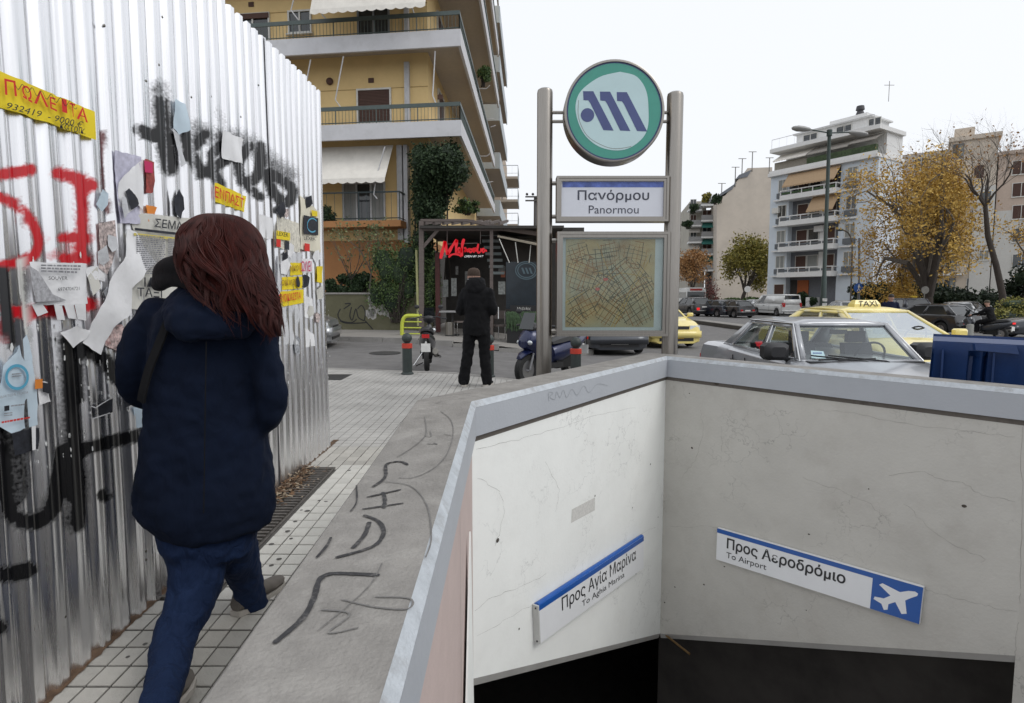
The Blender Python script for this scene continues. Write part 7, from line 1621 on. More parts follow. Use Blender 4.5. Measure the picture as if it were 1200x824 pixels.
for k in range(700):
    x = R.uniform(a0.x, b0.x); h = R.uniform(.12, .5); y = 16.5+R.random()*.1; z = pb.location.z+.86+R.random()*.1; c = catmull([(x, y, z), (x+R.uniform(-.05, .05), y-.08, z-.02), (x+R.uniform(-.05, .05), y-.12, z-h)], 2); ribbon(mb, c, .012, Vector((0, -1, 0)))
mb.build('trailing_grass', mat('grass_dull', (.05, .09, .04), .8, var=.4, scale=9), pb, ang=0, kind='stuff')
sc_n = thing('wind_screen', 'dark transparent cafe windscreen with a faint round emblem', 'screen', (P(615, 340, 16.9).x, 16.9, .3))
a1_, b1_ = P(593, 362, 16.95), P(642, 307, 16.95); mb = MB(); mb.box((a1_+b1_)/2, (b1_.x-a1_.x, .03, b1_.z-a1_.z)); mb.build('sheet', mat('smoked_sheet', (.018, .025, .032), .2, var=.3, scale=3), sc_n, ang=0)
mb = MB(); cc = P(617, 317, 16.93); 
for rr_ in (.26, .21): ribbon(mb, [cc+Vector((rr_*1.25*cos(a), 0, rr_*sin(a))) for a in [k*pi/16 for k in range(33)]], .03, Vector((0, -1, 0)), .003)
for k in range(3): mb.quad(*[cc+Vector((x+k*.11-.16, -.004, z)) for x, z in ((0, .08), (.06, .08), (.13, -.1), (.07, -.1))])
mb.build('round_emblem', mat('faint_teal', (.07, .11, .13), .6), sc_n, ang=0)
aw2 = thing('side_awning', 'beige fabric awning with ropes over the cafe windscreen', 'awning', tuple(P(615, 290, 17)))
mb = MB(); mb.quad(P(583, 277, 17), P(645, 290, 16.6), P(645, 287, 19), P(583, 273, 19.6)); o_ = mb.build('canopy', mat('beige_canvas', (.32, .28, .22), .9), aw2, ang=0); solid(o_, .05)
mb = MB(); mb.quad(P(585, 281, 18.2), P(645, 292, 18.2), P(645, 310, 18.2), P(600, 308, 18.2)); mb.build('side_flap', mat('brown_canvas', (.055, .048, .042), .9), aw2, ang=0)
for q in ([(585, 280), (597, 308)], [(604, 284), (607, 308)], [(622, 287), (620, 308)]): mb = MB(); mb.tube([P(x, y, 16.9) for x, y in q], .014, 5); mb.build('rope', M_frw, aw2)
cb2 = thing('counter_sign', 'black counter strip with white lettering above the planter box', 'sign', tuple(P(612, 361, 16.8)))
a, b_ = P(598, 365, 16.82), P(628, 358, 16.82); mb = MB(); mb.box((a+b_)/2, (b_.x-a.x, .05, b_.z-a.z)); mb.build('board', M_black, cb2, ang=0)
mb = MB(); text(mb, 'Μεζεδες', bil(a+Vector((.2, -.03, .03)), Vector((b_.x-.15, a.y-.03, a.z+.03)), Vector((b_.x-.15, a.y-.03, b_.z-.05)), Vector((a.x+.2, a.y-.03, b_.z-.05))), shear=.2); mb.build('lettering', M_frw, cb2, ang=0)
# utility pole beyond
up_ = thing('utility_pole', 'utility pole with crossarms and insulators left of the totem', 'pole', (P(627, 350, 34).x, 34, 0))
a = up_.location; mb = MB(); mb.tube([(a.x, 34, 0), (a.x, 34, P(627, 230, 34).z)], [.13, .09], 8); mb.build('shaft', mat('pole_gray', (.12, .12, .12), .8), up_)
for y_ in (231, 235.5): z = P(627, y_, 34).z; mb = MB(); mb.box((a.x-.05, 33.9, z), (1.1, .1, .08)); mb.build('crossarm', MATS['pole_gray'], up_, ang=0)
for dx in (-.5, -.15, .25): mb = MB(); mb.ball((a.x+dx, 33.9, P(627, 228, 34).z), .08, 8, 6); mb.build('insulator', M_plas, up_)

# ---- light blue apartment house
bD = thing('apartment_building', 'light blue six storey apartment house with white balconies and striped awnings', 'building', (33, 63, -.4))
OX = P(898.5, 350, 66); FD = Fac((OX.x, 66, 0), (.529, -.848, 0))
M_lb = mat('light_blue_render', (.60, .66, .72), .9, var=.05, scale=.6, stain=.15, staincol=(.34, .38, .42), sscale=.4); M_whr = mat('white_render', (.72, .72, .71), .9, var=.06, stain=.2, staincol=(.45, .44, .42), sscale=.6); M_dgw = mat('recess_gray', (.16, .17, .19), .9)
aR = FD.at(1024, 300)[0]; zs_ = [FD.at(940, y)[1] for y in (323.5, 293, 263.5, 232)]; zr6 = FD.at(940, 204)[1]; zr7 = FD.at(940, 176)[1]
z0_ = zs_[0]; dz = (zs_[3]-zs_[0])/3; lev = [z0_+i*dz for i in range(4)]; zroof = lev[3]+dz*1.0; ztopD = zroof+dz*.95
rA, rB = FD.at(922, 300)[0], FD.at(981, 300)[0]      # recessed bay
def fullbox(F, a0, a1, z0, z1, d0, d1, nm, m, par_): return F.bx(nm, m, par_, a0, a1, z0, z1, d0, d1)
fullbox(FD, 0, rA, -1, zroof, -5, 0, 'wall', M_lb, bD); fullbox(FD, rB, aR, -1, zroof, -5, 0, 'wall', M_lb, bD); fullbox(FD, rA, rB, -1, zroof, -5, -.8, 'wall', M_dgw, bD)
fullbox(FD, -.1, aR+.1, zroof, zroof+.35, -5, .5, 'cornice', M_whr, bD)
fullbox(FD, .6, aR-.2, zroof+.36, ztopD, -5, -1.8, 'wall', M_whr, bD); fullbox(FD, -.1, aR+.1, ztopD, ztopD+.4, -5, .3, 'cornice', M_whr, bD)
pa0, pa1 = FD.at(926, 165)[0], FD.at(1012, 150)[0]
fullbox(FD, pa0, pa1, ztopD+.41, ztopD+1.7, -5, -1.2, 'penthouse', M_whr, bD); fullbox(FD, pa0-.3, pa1+.3, ztopD+1.7, ztopD+1.85, -5.2, -.9, 'cornice', M_whr, bD); fullbox(FD, pa0+3.2, pa0+7, ztopD+1.86, ztopD+2.5, -4.8, -2, 'penthouse', M_whr, bD)
for a0, a1 in ((pa0+.8, pa0+2.4), (pa0+4.4, pa0+6), (pa0+7.6, pa0+8.8)): window(FD, bD, (a0, a1, ztopD+.6, ztopD+1.5), kind='pane', d=-1.19, sill=False)
railing(bD, [FD.pt(0, 0, .1), FD.pt(pa1+1, 0, .1)], ztopD+.4, 1.1, .05, M_pipe, .9)
mb = MB(); c = FD.pt(pa0+5.8, 0, -3); mb.lathe([(.35, ztopD+2.5), (.4, ztopD+2.8), (.28, ztopD+3.1), (.42, ztopD+3.2), (.35, ztopD+3.6)], (c.x, c.y, 0), 10); mb.build('roof_tank', mat('dark_tank', (.05, .05, .055), .6), bD)
mb = MB(); c = FD.pt(pa0+8.5, 0, -3); mb.tube([(c.x, c.y, ztopD+3.3), (c.x, c.y, ztopD+5.3)], .03, 5); mb.box((c.x, c.y, ztopD+4.9), (1.0, .04, .04)); mb.build('antenna', M_steeld, bD)
lw0, lw1 = FD.at(909.5, 300)[0], FD.at(919.5, 300)[0]; rw0, rw1 = FD.at(988.5, 300)[0], FD.at(1001, 300)[0]
M_bgry = mat('balustrade_gray', (.13, .14, .15), .8)
for i, z in enumerate(lev):
    for a0, a1 in ((lw0, lw1), (rw0, rw1)):
        window(FD, bD, (a0, a1, z+.95, z+2.35), kind='curtain' if i != 2 else 'pane', mull=1, sill=False); FD.bx('parapet_panel', M_bgry, bD, a0-.05, a1+.05, z+.28, z+.85, 0, .28); FD.bx('window_ledge', M_whr, bD, a0-.35, a1+.2, z-.04, z+.12, 0, .42)
    bs = FD.bx('balcony_slab', M_whr, bD, rA-.5, rB+.1, z-.12, z+.42, -.8, 1.0)
    FD.bx('top_rail', M_whr, bs, rA-.5, rB+.1, z+.85, z+.95, .9, 1.0); FD.bx('side_rail', M_whr, bs, rA-.5, rA-.4, z+.85, z+.95, -.8, .9); FD.bx('side_rail', M_whr, bs, rB, rB+.1, z+.85, z+.95, -.8, .9)
    n = 5
    for k in range(n+1): a = rA-.47+(rB-rA+.5)*k/n; FD.bx('rail_post', M_whr, bs, a, a+.08, z+.42, z+.85, .92, 1.0)
    FD.bx('rail_infill', M_bgry if i < 3 else mat('box_plants', (.05, .09, .04), .9, var=.6, scale=6), bs, rA-.3, rB-.05, z+.5, z+.72, .86, .89)
    aw_ = rB-rA
    for k, (u0, u1, kd) in enumerate([(.10, .33, 'shutter'), (.34, .56, 'curtain' if i == 0 else 'pane'), (.72, .88, 'shutter' if i != 1 else 'shutter')]): window(FD, bD, (rA+aw_*u0, rA+aw_*u1, z+.45, z+2.3), kind=kd, mull=0, d=-.79, sill=False)
    FD.bx('white_panel', M_whr, bD, rA+aw_*.57, rA+aw_*.71, z+.42, z+2.6, -.8, -.74)
    if i in (1, 2): FD.bx('air_conditioner', M_whr, bD, rA+aw_*.50, rA+aw_*.68, z+1.9, z+2.5, -.72, -.3)
FD.bx('air_conditioner', M_frw, bD, .5, 1.3, lev[2]+1.5, lev[2]+2.1, .02, .4)
awning(bD, FD, rA-.1, rB+.05, lev[3]+2.75, lev[3]+1.35, .1, 1.25, M_awnt); awning(bD, FD, rA+aw_*.50, rB+.05, lev[2]+2.75, lev[2]+1.15, .1, 1.3, M_awnt)
awning(bD, FD, .3, 4.2, ztopD-.1, zroof+1.75, -1.3, .25, M_awn); awning(bD, FD, 4.3, 8.6, ztopD-.1, zroof+1.75, -1.3, .25, M_awns); awning(bD, FD, 8.7, aR-.1, ztopD-.1, zroof+1.9, -1.3, .25, M_awns)
FD.bx('planting_box', mat('roof_green', (.05, .075, .035), .9, var=.6, scale=4), bD, 4.3, aR-.2, zroof+.5, zroof+1.3, -.2, .25); FD.bx('parapet_rail', M_whr, bD, 0, aR, zroof+.35, zroof+.62, .32, .42); FD.bx('roof_screen', mat('roof_screen', (.28, .26, .22), .9), bD, .2, 4.0, zroof+.6, zroof+1.6, -.3, -.25)
window(FD, bD, (FD.at(907, 340)[0], FD.at(919, 340)[0], FD.at(912, 346)[1], FD.at(912, 333)[1]), kind='shutter', mull=0)
FD.bx('entrance_door', mat('orange_door', (.34, .085, .015), .5, var=.15), bD, FD.at(934, 340, -.7)[0], FD.at(947, 340, -.7)[0], -.4, lev[0]-.45, -.8, -.7); FD.bx('entrance_recess', M_dark, bD, FD.at(926, 340, -.7)[0], FD.at(933, 340, -.7)[0], -.4, lev[0]-.4, -.8, -.74)
FD.bx('stair_ramp', M_whr, bD, FD.at(950, 345, .5)[0], FD.at(954, 345, .5)[0], -.4, 1.2, -.6, 1.4)

# ---- beige party wall house and its balconied front (far left of the blue house)
YE = 104.0
bE = thing('apartment_building', 'tall house with a blank beige side wall left of the light blue house', 'building', (P(868, 350, YE).x, YE, 0))
E_ = lambda x, y, d=0: P(x, y, YE+d)
prof = [(840, 352), (840, 234), (850, 229), (868, 207), (874, 206), (876, 197), (905, 196), (905, 352)]
mb = MB(); mb.prism([E_(*q) for q in reversed(prof)], (6, 24, 0)); mb.build('side_wall', mat('beige_party_wall', (.52, .465, .40), .9, var=.09, scale=.35, stain=.5, staincol=(.30, .27, .24), sscale=.10), bE, ang=0)
for x0, y0, x1, y1 in ((862, 210, 876, 207), (840, 232, 858, 222)): mb = MB(); mb.prism([E_(x0, y0, -.2), E_(x1, y1, -.2), E_(x1+5, y1-8, -.2), E_(x0+4, y0-5, -.2)], (2, 6, 0)); mb.build('roof_slope', M_dgw, bE, ang=0)
mb = MB()
for x, y in ((870, 186), (882, 178), (862, 196), (846, 215), (902, 185)): a = E_(x, y); mb.tube([a, a+Vector((0, 0, -3.5))], .09, 4); mb.box((a.x, a.y, a.z), (1.4, .1, .1))
mb.build('antenna', M_steeld, bE, kind='stuff')
E0 = E_(842, 350, .5); FE = Fac((E0.x, E0.y, 0), (-.10, 1, 0)); FE.N = Vector((-1, -.10, 0)).normalized()
bF = thing('apartment_building', 'far apartment house with stacked balconies and green awnings behind the bare shrub', 'building', (P(825, 350, 110).x, 112, 0))
ff = Fac(tuple(E_(808, 350, 7)*1), (1, -.18, 0)); w_ = (E_(842, 350).x-E_(808, 350, 7).x)
mb = MB(); mb.hexa([ff.pt(0, -.5, -3), ff.pt(w_, -.5, -3), ff.pt(w_, -.5, -20), ff.pt(0, -.5, -20)], [ff.pt(0, 20, -3), ff.pt(w_, 20, -3), ff.pt(w_, 20, -20), ff.pt(0, 20, -20)]); mb.build('wall', mat('far_house_wall', (.36, .34, .29), .9, var=.15, scale=.5), bF, ang=0)
for k, (yy, aw_c) in enumerate([(239, None), (257.5, M_awng), (277, M_awng), (297, M_awng), (316, None)]):
    for x0, x1, dd_, dy in ((822, 841.5, 0, 0), (807, 823, -.5, 6)):
        a0 = ff.at(x0, yy+dy, dd_)[0]; a1, z = ff.at(x1, yy+dy, dd_); bs = ff.bx('balcony_slab', M_whr, bF, a0, a1, z-.3, z, -3, dd_); ff.bx('balcony_front', mat('far_rail', (.28, .28, .28), .8), bs, a0, a1, z, z+.95, dd_-.1, dd_)
        window(ff, bF, (a0+.6, a1-.8, z+.1, z+2.3), kind='shutter' if k % 2 else 'pane', mull=1, d=-2.98, sill=False)
        if (aw_c if dd_ == 0 else k in (1, 2)): awning(bF, ff, a0+.1, a1-.4, z-.4, z-1.5, dd_-1.2, dd_+.2, aw_c if dd_ == 0 else M_awns, scal=False)

# ---- cream houses on the right behind the trees
YG = 72.0
bG = thing('apartment_building', 'cream apartment house with dark windows behind the large yellow tree', 'building', (P(1110, 350, YG).x, YG, 0))
GO = P(1048, 350, YG); FG = Fac((GO.x, YG, 0), (.80, -.60, 0)); M_cr = mat('cream_render', (.60, .52, .43), .9, var=.07, scale=.5, stain=.25, staincol=(.38, .33, .28), sscale=.3)
g1 = FG.at(1161, 300)[0]; gz = FG.at(1130, 165)[1]; g0 = FG.at(1106, 300)[0]; gzl = FG.at(1080, 178)[1]
FG.bx('wall', M_cr, bG, g0, g1, -1, gz, -12, 0); FG.bx('cornice', M_cr, bG, g0-.2, g1+.3, gz, gz+.5, -12, .35); FG.bx('wall', mat('cream_render_b', (.44, .40, .36), .9, var=.07), bG, 0, g0, -1, gzl, -12, -.5)
wz = [FG.at(1122, y)[1] for y in (176, 203, 227, 254, 281, 308, 333)]
for i, z in enumerate(wz):
    a0, a1 = FG.at(1115, 200)[0], FG.at(1128, 200)[0]; window(FG, bG, (a0, a1, z-.9, z+.7), kind=['pane', 'curtain'], frm=M_dgw)
    a0, a1 = FG.at(1141, 200)[0], FG.at(1154, 200)[0]; window(FG, bG, (a0, a1, z-.9, z+.7), kind='shutter' if i < 2 else 'pane', mull=0 if i < 2 else 1, frm=M_cr if i < 2 else M_frw) if i > 0 else None
    for a0 in (1.2, 4.2): window(FG, bG, (a0, a0+1.5, z-.9-1, z+.7-1), kind=['pane', 'shutter'][i % 2], d=-.49)
    if i in (2, 4, 5): bs = FG.bx('balcony_slab', M_whr, bG, .5, g0+2.0, z-1.5, z-1.3, -.5, 1.2); railing(bs, [FG.pt(.5, 0, 1.15), FG.pt(g0+2, 0, 1.15)], z-1.3, 1.0, .08, M_rail, .4)
FG.bx('parapet_block', M_cr, bG, g0+.3, g0+2.2, gz+.5, gz+1.6, -3, -.5)
bH = thing('apartment_building', 'pale house with brick red shutters behind the bare tree at the right edge', 'building', (P(1190, 350, 66).x, 66, 0))
FH = Fac((FG.pt(g1+.05, 0).x, FG.pt(g1+.05, 0).y, 0), (.80, -.60, 0)); M_pw = mat('pale_render', (.55, .54, .51), .9, var=.06, stain=.2, staincol=(.42, .40, .37), sscale=.4); M_pk = mat('salmon_render', (.50, .40, .33), .9, var=.07)
hz_ = FH.at(1190, 180)[1]; hm = FH.at(1190, 246)[1]
FH.bx('wall', M_pw, bH, .1, 14, -1, hm, -12, -.1); FH.bx('wall', M_pk, bH, .1, 14, hm, hz_, -12, -.1); FH.bx('cornice', M_pk, bH, 0, 14.2, hz_, hz_+.4, -12, .1)
FHw = [(1186, 196), (1186, 222), (1186, 248), (1186, 275), (1186, 305)]
for i, (x, y) in enumerate(FHw):
    a0, z = FH.at(x, y)
    for k in range(3): window(FH, bH, (a0+k*3.2, a0+1.6+k*3.2, z-.9, z+.7), kind='shutter' if i < 3 else 'pane', mull=1, d=-.09, frm=M_frw)
pw0 = FG.at(1141, 240)[0]; FG.bx('white_bay', M_pw, bG, pw0, g1+.02, -1, FG.at(1150, 219)[1], .02, .35)
window(FG, bG, (*[FG.at(x, 231, .36)[0] for x in (1149.5, 1162)][:2], FG.at(1155, 239, .36)[1], FG.at(1155, 224, .36)[1]), kind='pane', d=.352); window(FG, bG, (*[FG.at(x, 300, .36)[0] for x in (1147, 1159)][:2], FG.at(1155, 305, .36)[1], FG.at(1155, 293, .36)[1]), kind='curtain', d=.352)
# low boundary wall along the right pavement, and far fillers so the street goes on
rw_ = thing('boundary_wall', 'low dark garden wall along the pavement below the yellow tree', 'wall', (30, 52, -.4)); FR = Fac((25.5, 57.5, 0), (.74, -.67, 0)); FR.bx('wall', mat('low_wall', (.16, .15, .14), .9, var=.2), rw_, 0, 22, -.8, .25, -.3, 0); FR.bx('coping', M_conc, rw_, -.05, 22.05, .25, .32, -.34, .04)
bI = thing('apartment_building', 'distant pale block closing the view at the end of the avenue', 'building', (6, 190, 0)); FI = Fac((-20, 190, 0), (1, 0, 0)); FI.bx('wall', M_pw, bI, -30, 68, -2, 16, -15, 0)
for k in range(14):
    for j in range(4): window(FI, bI, (-24+k*6.4, -22+k*6.4, 1.5+j*3.4, 3.4+j*3.4), kind='pane', mull=0, sill=False)
far_sw = grid([24, 26, 30, 36, 44, 60, 80], fr(30, 100, 5)+[100], lambda x, y: -.33, lambda x, y: (x-25.5)*.67+(y-57.5)*.74 > -3.5 and x > 20).build('sidewalk', MATS['far_paving'], kind='structure'); far_sw['label'] = 'pavement in front of the blue and cream houses'
# ================================================================== trees, ivy, shrubs, lamps, small signs
M_bark = mat('bark_dark', (.055, .045, .038), .95, var=.3, scale=12, bump=.4, stretch=(1, 1, .3)); M_barkg = mat('bark_gray', (.13, .115, .10), .95, var=.3, scale=12, bump=.4)
def leafmat(name, col, col2, var=.5):
    if name in MATS: return MATS[name]
    m, t, b = newmat(name); L = t.links.new; g_ = N(t, "ShaderNodeNewGeometry"); mx = N(t, "ShaderNodeMix", data_type='RGBA'); L(g_.outputs['Random Per Island'], mx.inputs['Factor'])
    mx.inputs[6].default_value = (*col, 1); mx.inputs[7].default_value = (*col2, 1); L(mx.outputs[2], b.inputs['Base Color']); b.inputs['Roughness'].default_value = .6; b.inputs['Specular IOR Level'].default_value = .3
    b.inputs['Subsurface Weight'].default_value = 0; MATS[name] = m; return m
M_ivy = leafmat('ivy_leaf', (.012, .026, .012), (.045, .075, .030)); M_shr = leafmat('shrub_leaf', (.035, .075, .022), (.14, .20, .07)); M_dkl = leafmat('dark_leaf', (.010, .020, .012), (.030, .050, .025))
M_autumn = leafmat('autumn_leaf', (.42, .25, .05), (.66, .45, .12)); M_autg = leafmat('olive_yellow_leaf', (.14, .14, .03), (.30, .24, .05)); M_brl = leafmat('brown_leaf', (.26, .13, .05), (.42, .24, .10)); M_hedge = leafmat('yellow_hedge_leaf', (.16, .17, .04), (.30, .27, .08))
M_sap = leafmat('sapling_leaf', (.06, .09, .03), (.22, .24, .12)); M_redl = leafmat('red_twig_leaf', (.10, .03, .03), (.20, .07, .06))
def leaves(mb, pts, s0, s1, R, nrm=None, fold=True):
    for p in pts:
        s_ = R.uniform(s0, s1); u = Vector((R.gauss(0, 1), R.gauss(0, 1), R.gauss(0, 1))).normalized(); v = u.cross(Vector((R.gauss(0, 1), R.gauss(0, 1), R.gauss(0, 1)))).normalized()
        p = Vector(p); w = u.cross(v)*s_*.18
        mb.add([p-u*s_, p+v*s_*.55+w, p+u*s_, p-v*s_*.55+w], [(0, 1, 2), (0, 2, 3)])
def tree(name, label, base, H, trunkh, spread, M_l, M_b_, R, nleaf=0, ls=(.10, .2), depth=6, rt=.22, cat='tree', up=.5, crown_z=None, leaf_low=0.0, leaf_high=1.0, nb=3, lean=(0, 0), squash=1.0, twr=.012, group=None, leaf_sp=.5, xs=1.0):
    o = thing(name, label, cat, tuple(base), 0, group); base = Vector(base); tk, tw = MB(), MB(); tips = []
    def grow(p, d, L_, r, n):
        segs = 4; pts = [p]; q = p.copy(); dd = d.copy()
        for i in range(segs): dd = (dd+Vector((R.gauss(0, .10), R.gauss(0, .10), R.gauss(0, .07)+.03*up))).normalized(); q = q+dd*L_/segs; pts.append(q.copy())
        r1 = r*.62 if n < depth else r*.3
        (tk if n < 2 else tw).tube(pts, [r+(r1-r)*i/segs for i in range(segs+1)], 8 if n < 2 else (5 if n < 4 else 3), cap=False)
        if n >= depth-2: tips.extend(pts[1:])
        if n >= depth: return
        k = nb if n > 0 else nb+2
        for i in range(k):
            a = 2*pi*(i+R.random()*.7)/k+R.random(); sp = spread*R.uniform(.6, 1.25); side = dd.cross(Vector((cos(a), sin(a), .3*R.random()))).normalized()
            nd = (dd*cos(sp)+side*sin(sp)+Vector((0, 0, up*.25))).normalized(); nd.z *= squash; nd.normalize()
            fr_ = 1 if i == 0 or n == 0 else R.uniform(.45, 1); j = min(segs, max(1, int(fr_*segs)))
            grow(pts[j], nd, L_*R.uniform(.62, .86), r1*R.uniform(.62, .9)*(1 if j == segs else .85), n+1)
    grow(base-Vector((0, 0, .15)), Vector((lean[0], lean[1], 1)).normalized(), trunkh, rt, 0)
    zmax = max(p.z for p in tips); k = (H)/(zmax-base.z); 
    def rescale(mb): mb.v = [(base.x+(x-base.x)*(1+(xs-1)*smooth((z-base.z-trunkh*.6)/trunkh)), base.y+(y-base.y)*(1+(xs-1)*smooth((z-base.z-trunkh*.6)/trunkh)), base.z+(z-base.z)*1.0 if z < base.z+trunkh else base.z+trunkh+(z-base.z-trunkh)*((H-trunkh)/(zmax-base.z-trunkh))) for x, y, z in mb.v]
    rescale(tk); rescale(tw); T_ = MB(); T_.v = [tuple(t) for t in tips]; rescale(T_); tips = [Vector(t) for t in T_.v]
    tk.build('trunk', M_b_, o, ang=60); cw = tw.build('crown', M_barkg, o, ang=0)
    if nleaf:
        lf = MB(); zs = sorted(t.z for t in tips); zl, zh = zs[0], zs[-1]; cen = []
        cand = [t for t in tips if leaf_low <= (t.z-zl)/(zh-zl) <= leaf_high]
        pts = []
        cl = R.sample(cand, min(len(cand), max(12, int(len(cand)*.4))))
        while len(pts) < nleaf:
            t = R.choice(cl); f = (t.z-zl)/(zh-zl)
            if R.random() < (f-leaf_high+.25)*2.2: continue
            pts.append(t+Vector((R.gauss(0, leaf_sp), R.gauss(0, leaf_sp), R.gauss(0, leaf_sp*.6))))
        leaves(lf, pts, ls[0], ls[1], R); lf.build('leaves', M_l, cw, ang=0, kind='stuff')
    return o
def gz_(x, y): return G(x, y)
Rt = random.Random(21)
b_ = P(1090, 352, 43); tree('yellow_tree', 'large half bare tree with golden yellow leaves in front of the cream house', (b_.x, 43, -.47), 15.0, 1.9, .70, M_autumn, M_bark, Rt, nleaf=26000, ls=(.07, .135), depth=6, rt=.36, up=.02, leaf_low=0, leaf_high=.80, nb=3, leaf_sp=.45, xs=1.9)
b_ = P(1177, 350, 38); tree('bare_tree', 'tall bare tree with a straight dark trunk near the right edge', (b_.x, 38, -.47), 14.6, 8.2, .52, M_brl, M_bark, Rt, nleaf=300, ls=(.06, .12), depth=5, rt=.22, up=.8, nb=4, leaf_high=.8, lean=(.0, 0), xs=.6)
b_ = P(869, 348, 74); tree('street_tree', 'olive and brown leaved street tree in front of the beige side wall', (b_.x, 74, -.3), 11.0, 2.4, .60, M_autg, M_bark, Rt, nleaf=9000, ls=(.12, .24), depth=6, rt=.35, up=.4, leaf_high=.8, leaf_sp=.45)
b_ = P(812, 348, 84); tree('street_tree', 'reddish brown half bare tree above the bus beside the steel post', (b_.x, 84, -.3), 9, 2.2, .6, M_brl, M_bark, Rt, nleaf=3800, ls=(.12, .24), depth=6, rt=.25, up=.4, leaf_sp=.5)
b_ = P(1230, 350, 40); tree('yellow_tree', 'smaller yellow tree leaning in from the right edge', (b_.x, 42, -.47), 9.0, 2.6, .62, M_autumn, M_bark, Rt, nleaf=3500, ls=(.07, .14), depth=5, rt=.22, up=.3, leaf_high=.8, leaf_sp=.4)
b_ = P(840, 346, 60); tree('bare_shrub', 'low leafless reddish shrub behind the green waste containers', (b_.x, 62, -.3), 4.2, .5, .7, M_redl, M_bark, Rt, nleaf=900, ls=(.06, .12), depth=5, rt=.07, up=.3, cat='shrub', leaf_sp=.3)
def bush(name, label, c, r, M_l, n, ls, R, cat='shrub', dark=None, group=None, k=9):
    """bush: several overlapping lobes of leaf sized faces round a twiggy core"""
    c = Vector(c); o = thing(name, label, cat, (c.x, c.y, c.z), 0, group); lb = []
    for i in range(k): lb.append((c+Vector((R.uniform(-.62, .62)*r[0], R.uniform(-.5, .5)*r[1], r[2]*R.uniform(.35, 1.45))), R.uniform(.32, .5)))
    tw = MB()
    for i in range(k*3): q = R.choice(lb)[0]; tw.tube([c+Vector((R.uniform(-.2, .2)*r[0], 0, 0)), c.lerp(q, .5)+Vector((R.gauss(0, .05), R.gauss(0, .05), 0)), q], [.03, .02, .008], 4, cap=False)
    st_ = tw.build('stem', M_bark, o, ang=0); core = MB()
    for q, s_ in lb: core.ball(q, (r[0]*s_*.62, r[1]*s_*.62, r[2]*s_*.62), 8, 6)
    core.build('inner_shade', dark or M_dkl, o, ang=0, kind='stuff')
    lf = MB(); pts = []
    for i in range(n):
        q, s_ = R.choice(lb); u = Vector((R.gauss(0, 1), R.gauss(0, 1), R.gauss(0, 1))).normalized(); d_ = s_*R.uniform(.55, 1.08); p = q+Vector((u.x*r[0]*d_, u.y*r[1]*d_, u.z*r[2]*d_))
        if p.z > c.z-.1: pts.append(p)
    leaves(lf, pts, ls[0], ls[1], R); lf.build('foliage', M_l, o, ang=0, kind='stuff'); return o
# dark shrubs below the yellow tree
for px_, Y_, rx, rz_, lb, M_ in [(1022, 54, 2.4, 1.7, 'dark evergreen shrub right of the blue house and its round sign', M_dkl), (1052, 52, 2.6, 1.7, 'dark evergreen shrub behind the walking man', M_dkl), (1108, 50, 2.8, 2.0, 'dark green shrub left of the cream wall under the yellow tree', M_dkl), (1142, 48, 2.6, 2.0, 'dark green shrub right of the cream wall strip', M_dkl), (1196, 44, 3.0, 2.3, 'dark shrub behind the bare tree trunk', M_dkl),
                                 (940, 61, 1.4, 1.2, 'clipped green shrub by the entrance of the blue house', M_ivy), (888, 66, 2.2, .9, 'low green hedge shrub left of the blue house corner', M_shr), (850, 68, 2.6, .9, 'low green hedge shrub under the olive street tree', M_shr)]:
    p = P(px_, 350, Y_); bush('shrub', lb, (p.x, Y_, -.45), (rx, 1.4, rz_), M_, 2600, (.10, .2), Rt)
p = P(1192, 362, 31); bush('hedge', 'yellow green clipped hedge behind the grey car at the right edge', (p.x+.6, 31, -.45), (2.6, .9, .95), M_hedge, 3200, (.05, .10), Rt, cat='hedge')
# ivy over the corner of the yellow house
poly_ = 0
iv = thing('ivy', 'thick dark ivy curtain hanging over the corner of the yellow house', 'climbing plant', (P(515, 340, 19.8).x, 19.8, .3))
poly = [(490, 177), (530, 177), (541, 190), (545, 206), (535, 214), (522, 226), (514, 250), (502, 276), (503, 305), (494, 322), (490, 322), (491, 290), (489, 262), (492, 230), (489, 200)]
R = random.Random(31); cl = []; pts = []
while len(cl) < 130:
    x, y = R.uniform(478, 558), R.uniform(160, 330)
    if inpoly(x, y, poly): cl.append((x, y, 19.5+R.uniform(-.25, .6)-(.4 if y < 200 else 0)))
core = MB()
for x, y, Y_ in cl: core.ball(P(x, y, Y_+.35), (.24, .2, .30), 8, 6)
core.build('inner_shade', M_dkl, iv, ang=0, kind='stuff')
for i in range(15000):
    x, y, Y_ = R.choice(cl); c = P(x, y, Y_); u = Vector((R.gauss(0, 1), R.gauss(0, 1), R.gauss(0, 1))).normalized(); pts.append(c+Vector((u.x*.36, u.y*.40, u.z*.42))*R.uniform(.4, 1.15))
lf = MB(); leaves(lf, pts, .035, .075, R); lf.build('foliage', M_ivy, iv, ang=0, kind='stuff')
st_ = MB()
for k in range(7): x = 486+k*7; st_.tube([P(x, 330, 19.9), P(x+R.uniform(-4, 4), 280, 19.9), P(x+R.uniform(-4, 8), 220, 19.9), P(x+R.uniform(-4, 8), 168, 19.9)], .03, 5)
st_.build('stem', M_bark, iv)
bush('balcony_plant', 'green plant growing on a side balcony right of the ivy', P(548, 252, 22), (.55, .4, .35), M_shr, 900, (.03, .07), R, cat='potted plant')
bush('balcony_plant', 'leafy plant on the uppermost side balcony against the sky', P(566, 102, 25.5), (.45, .5, .45), M_shr, 900, (.04, .08), R, cat='potted plant', k=5)
bush('balcony_plant', 'dark potted plant on the small orange balcony', P(384, 262, 20.2), (.35, .3, .45), M_ivy, 700, (.03, .06), R, cat='potted plant', k=5)
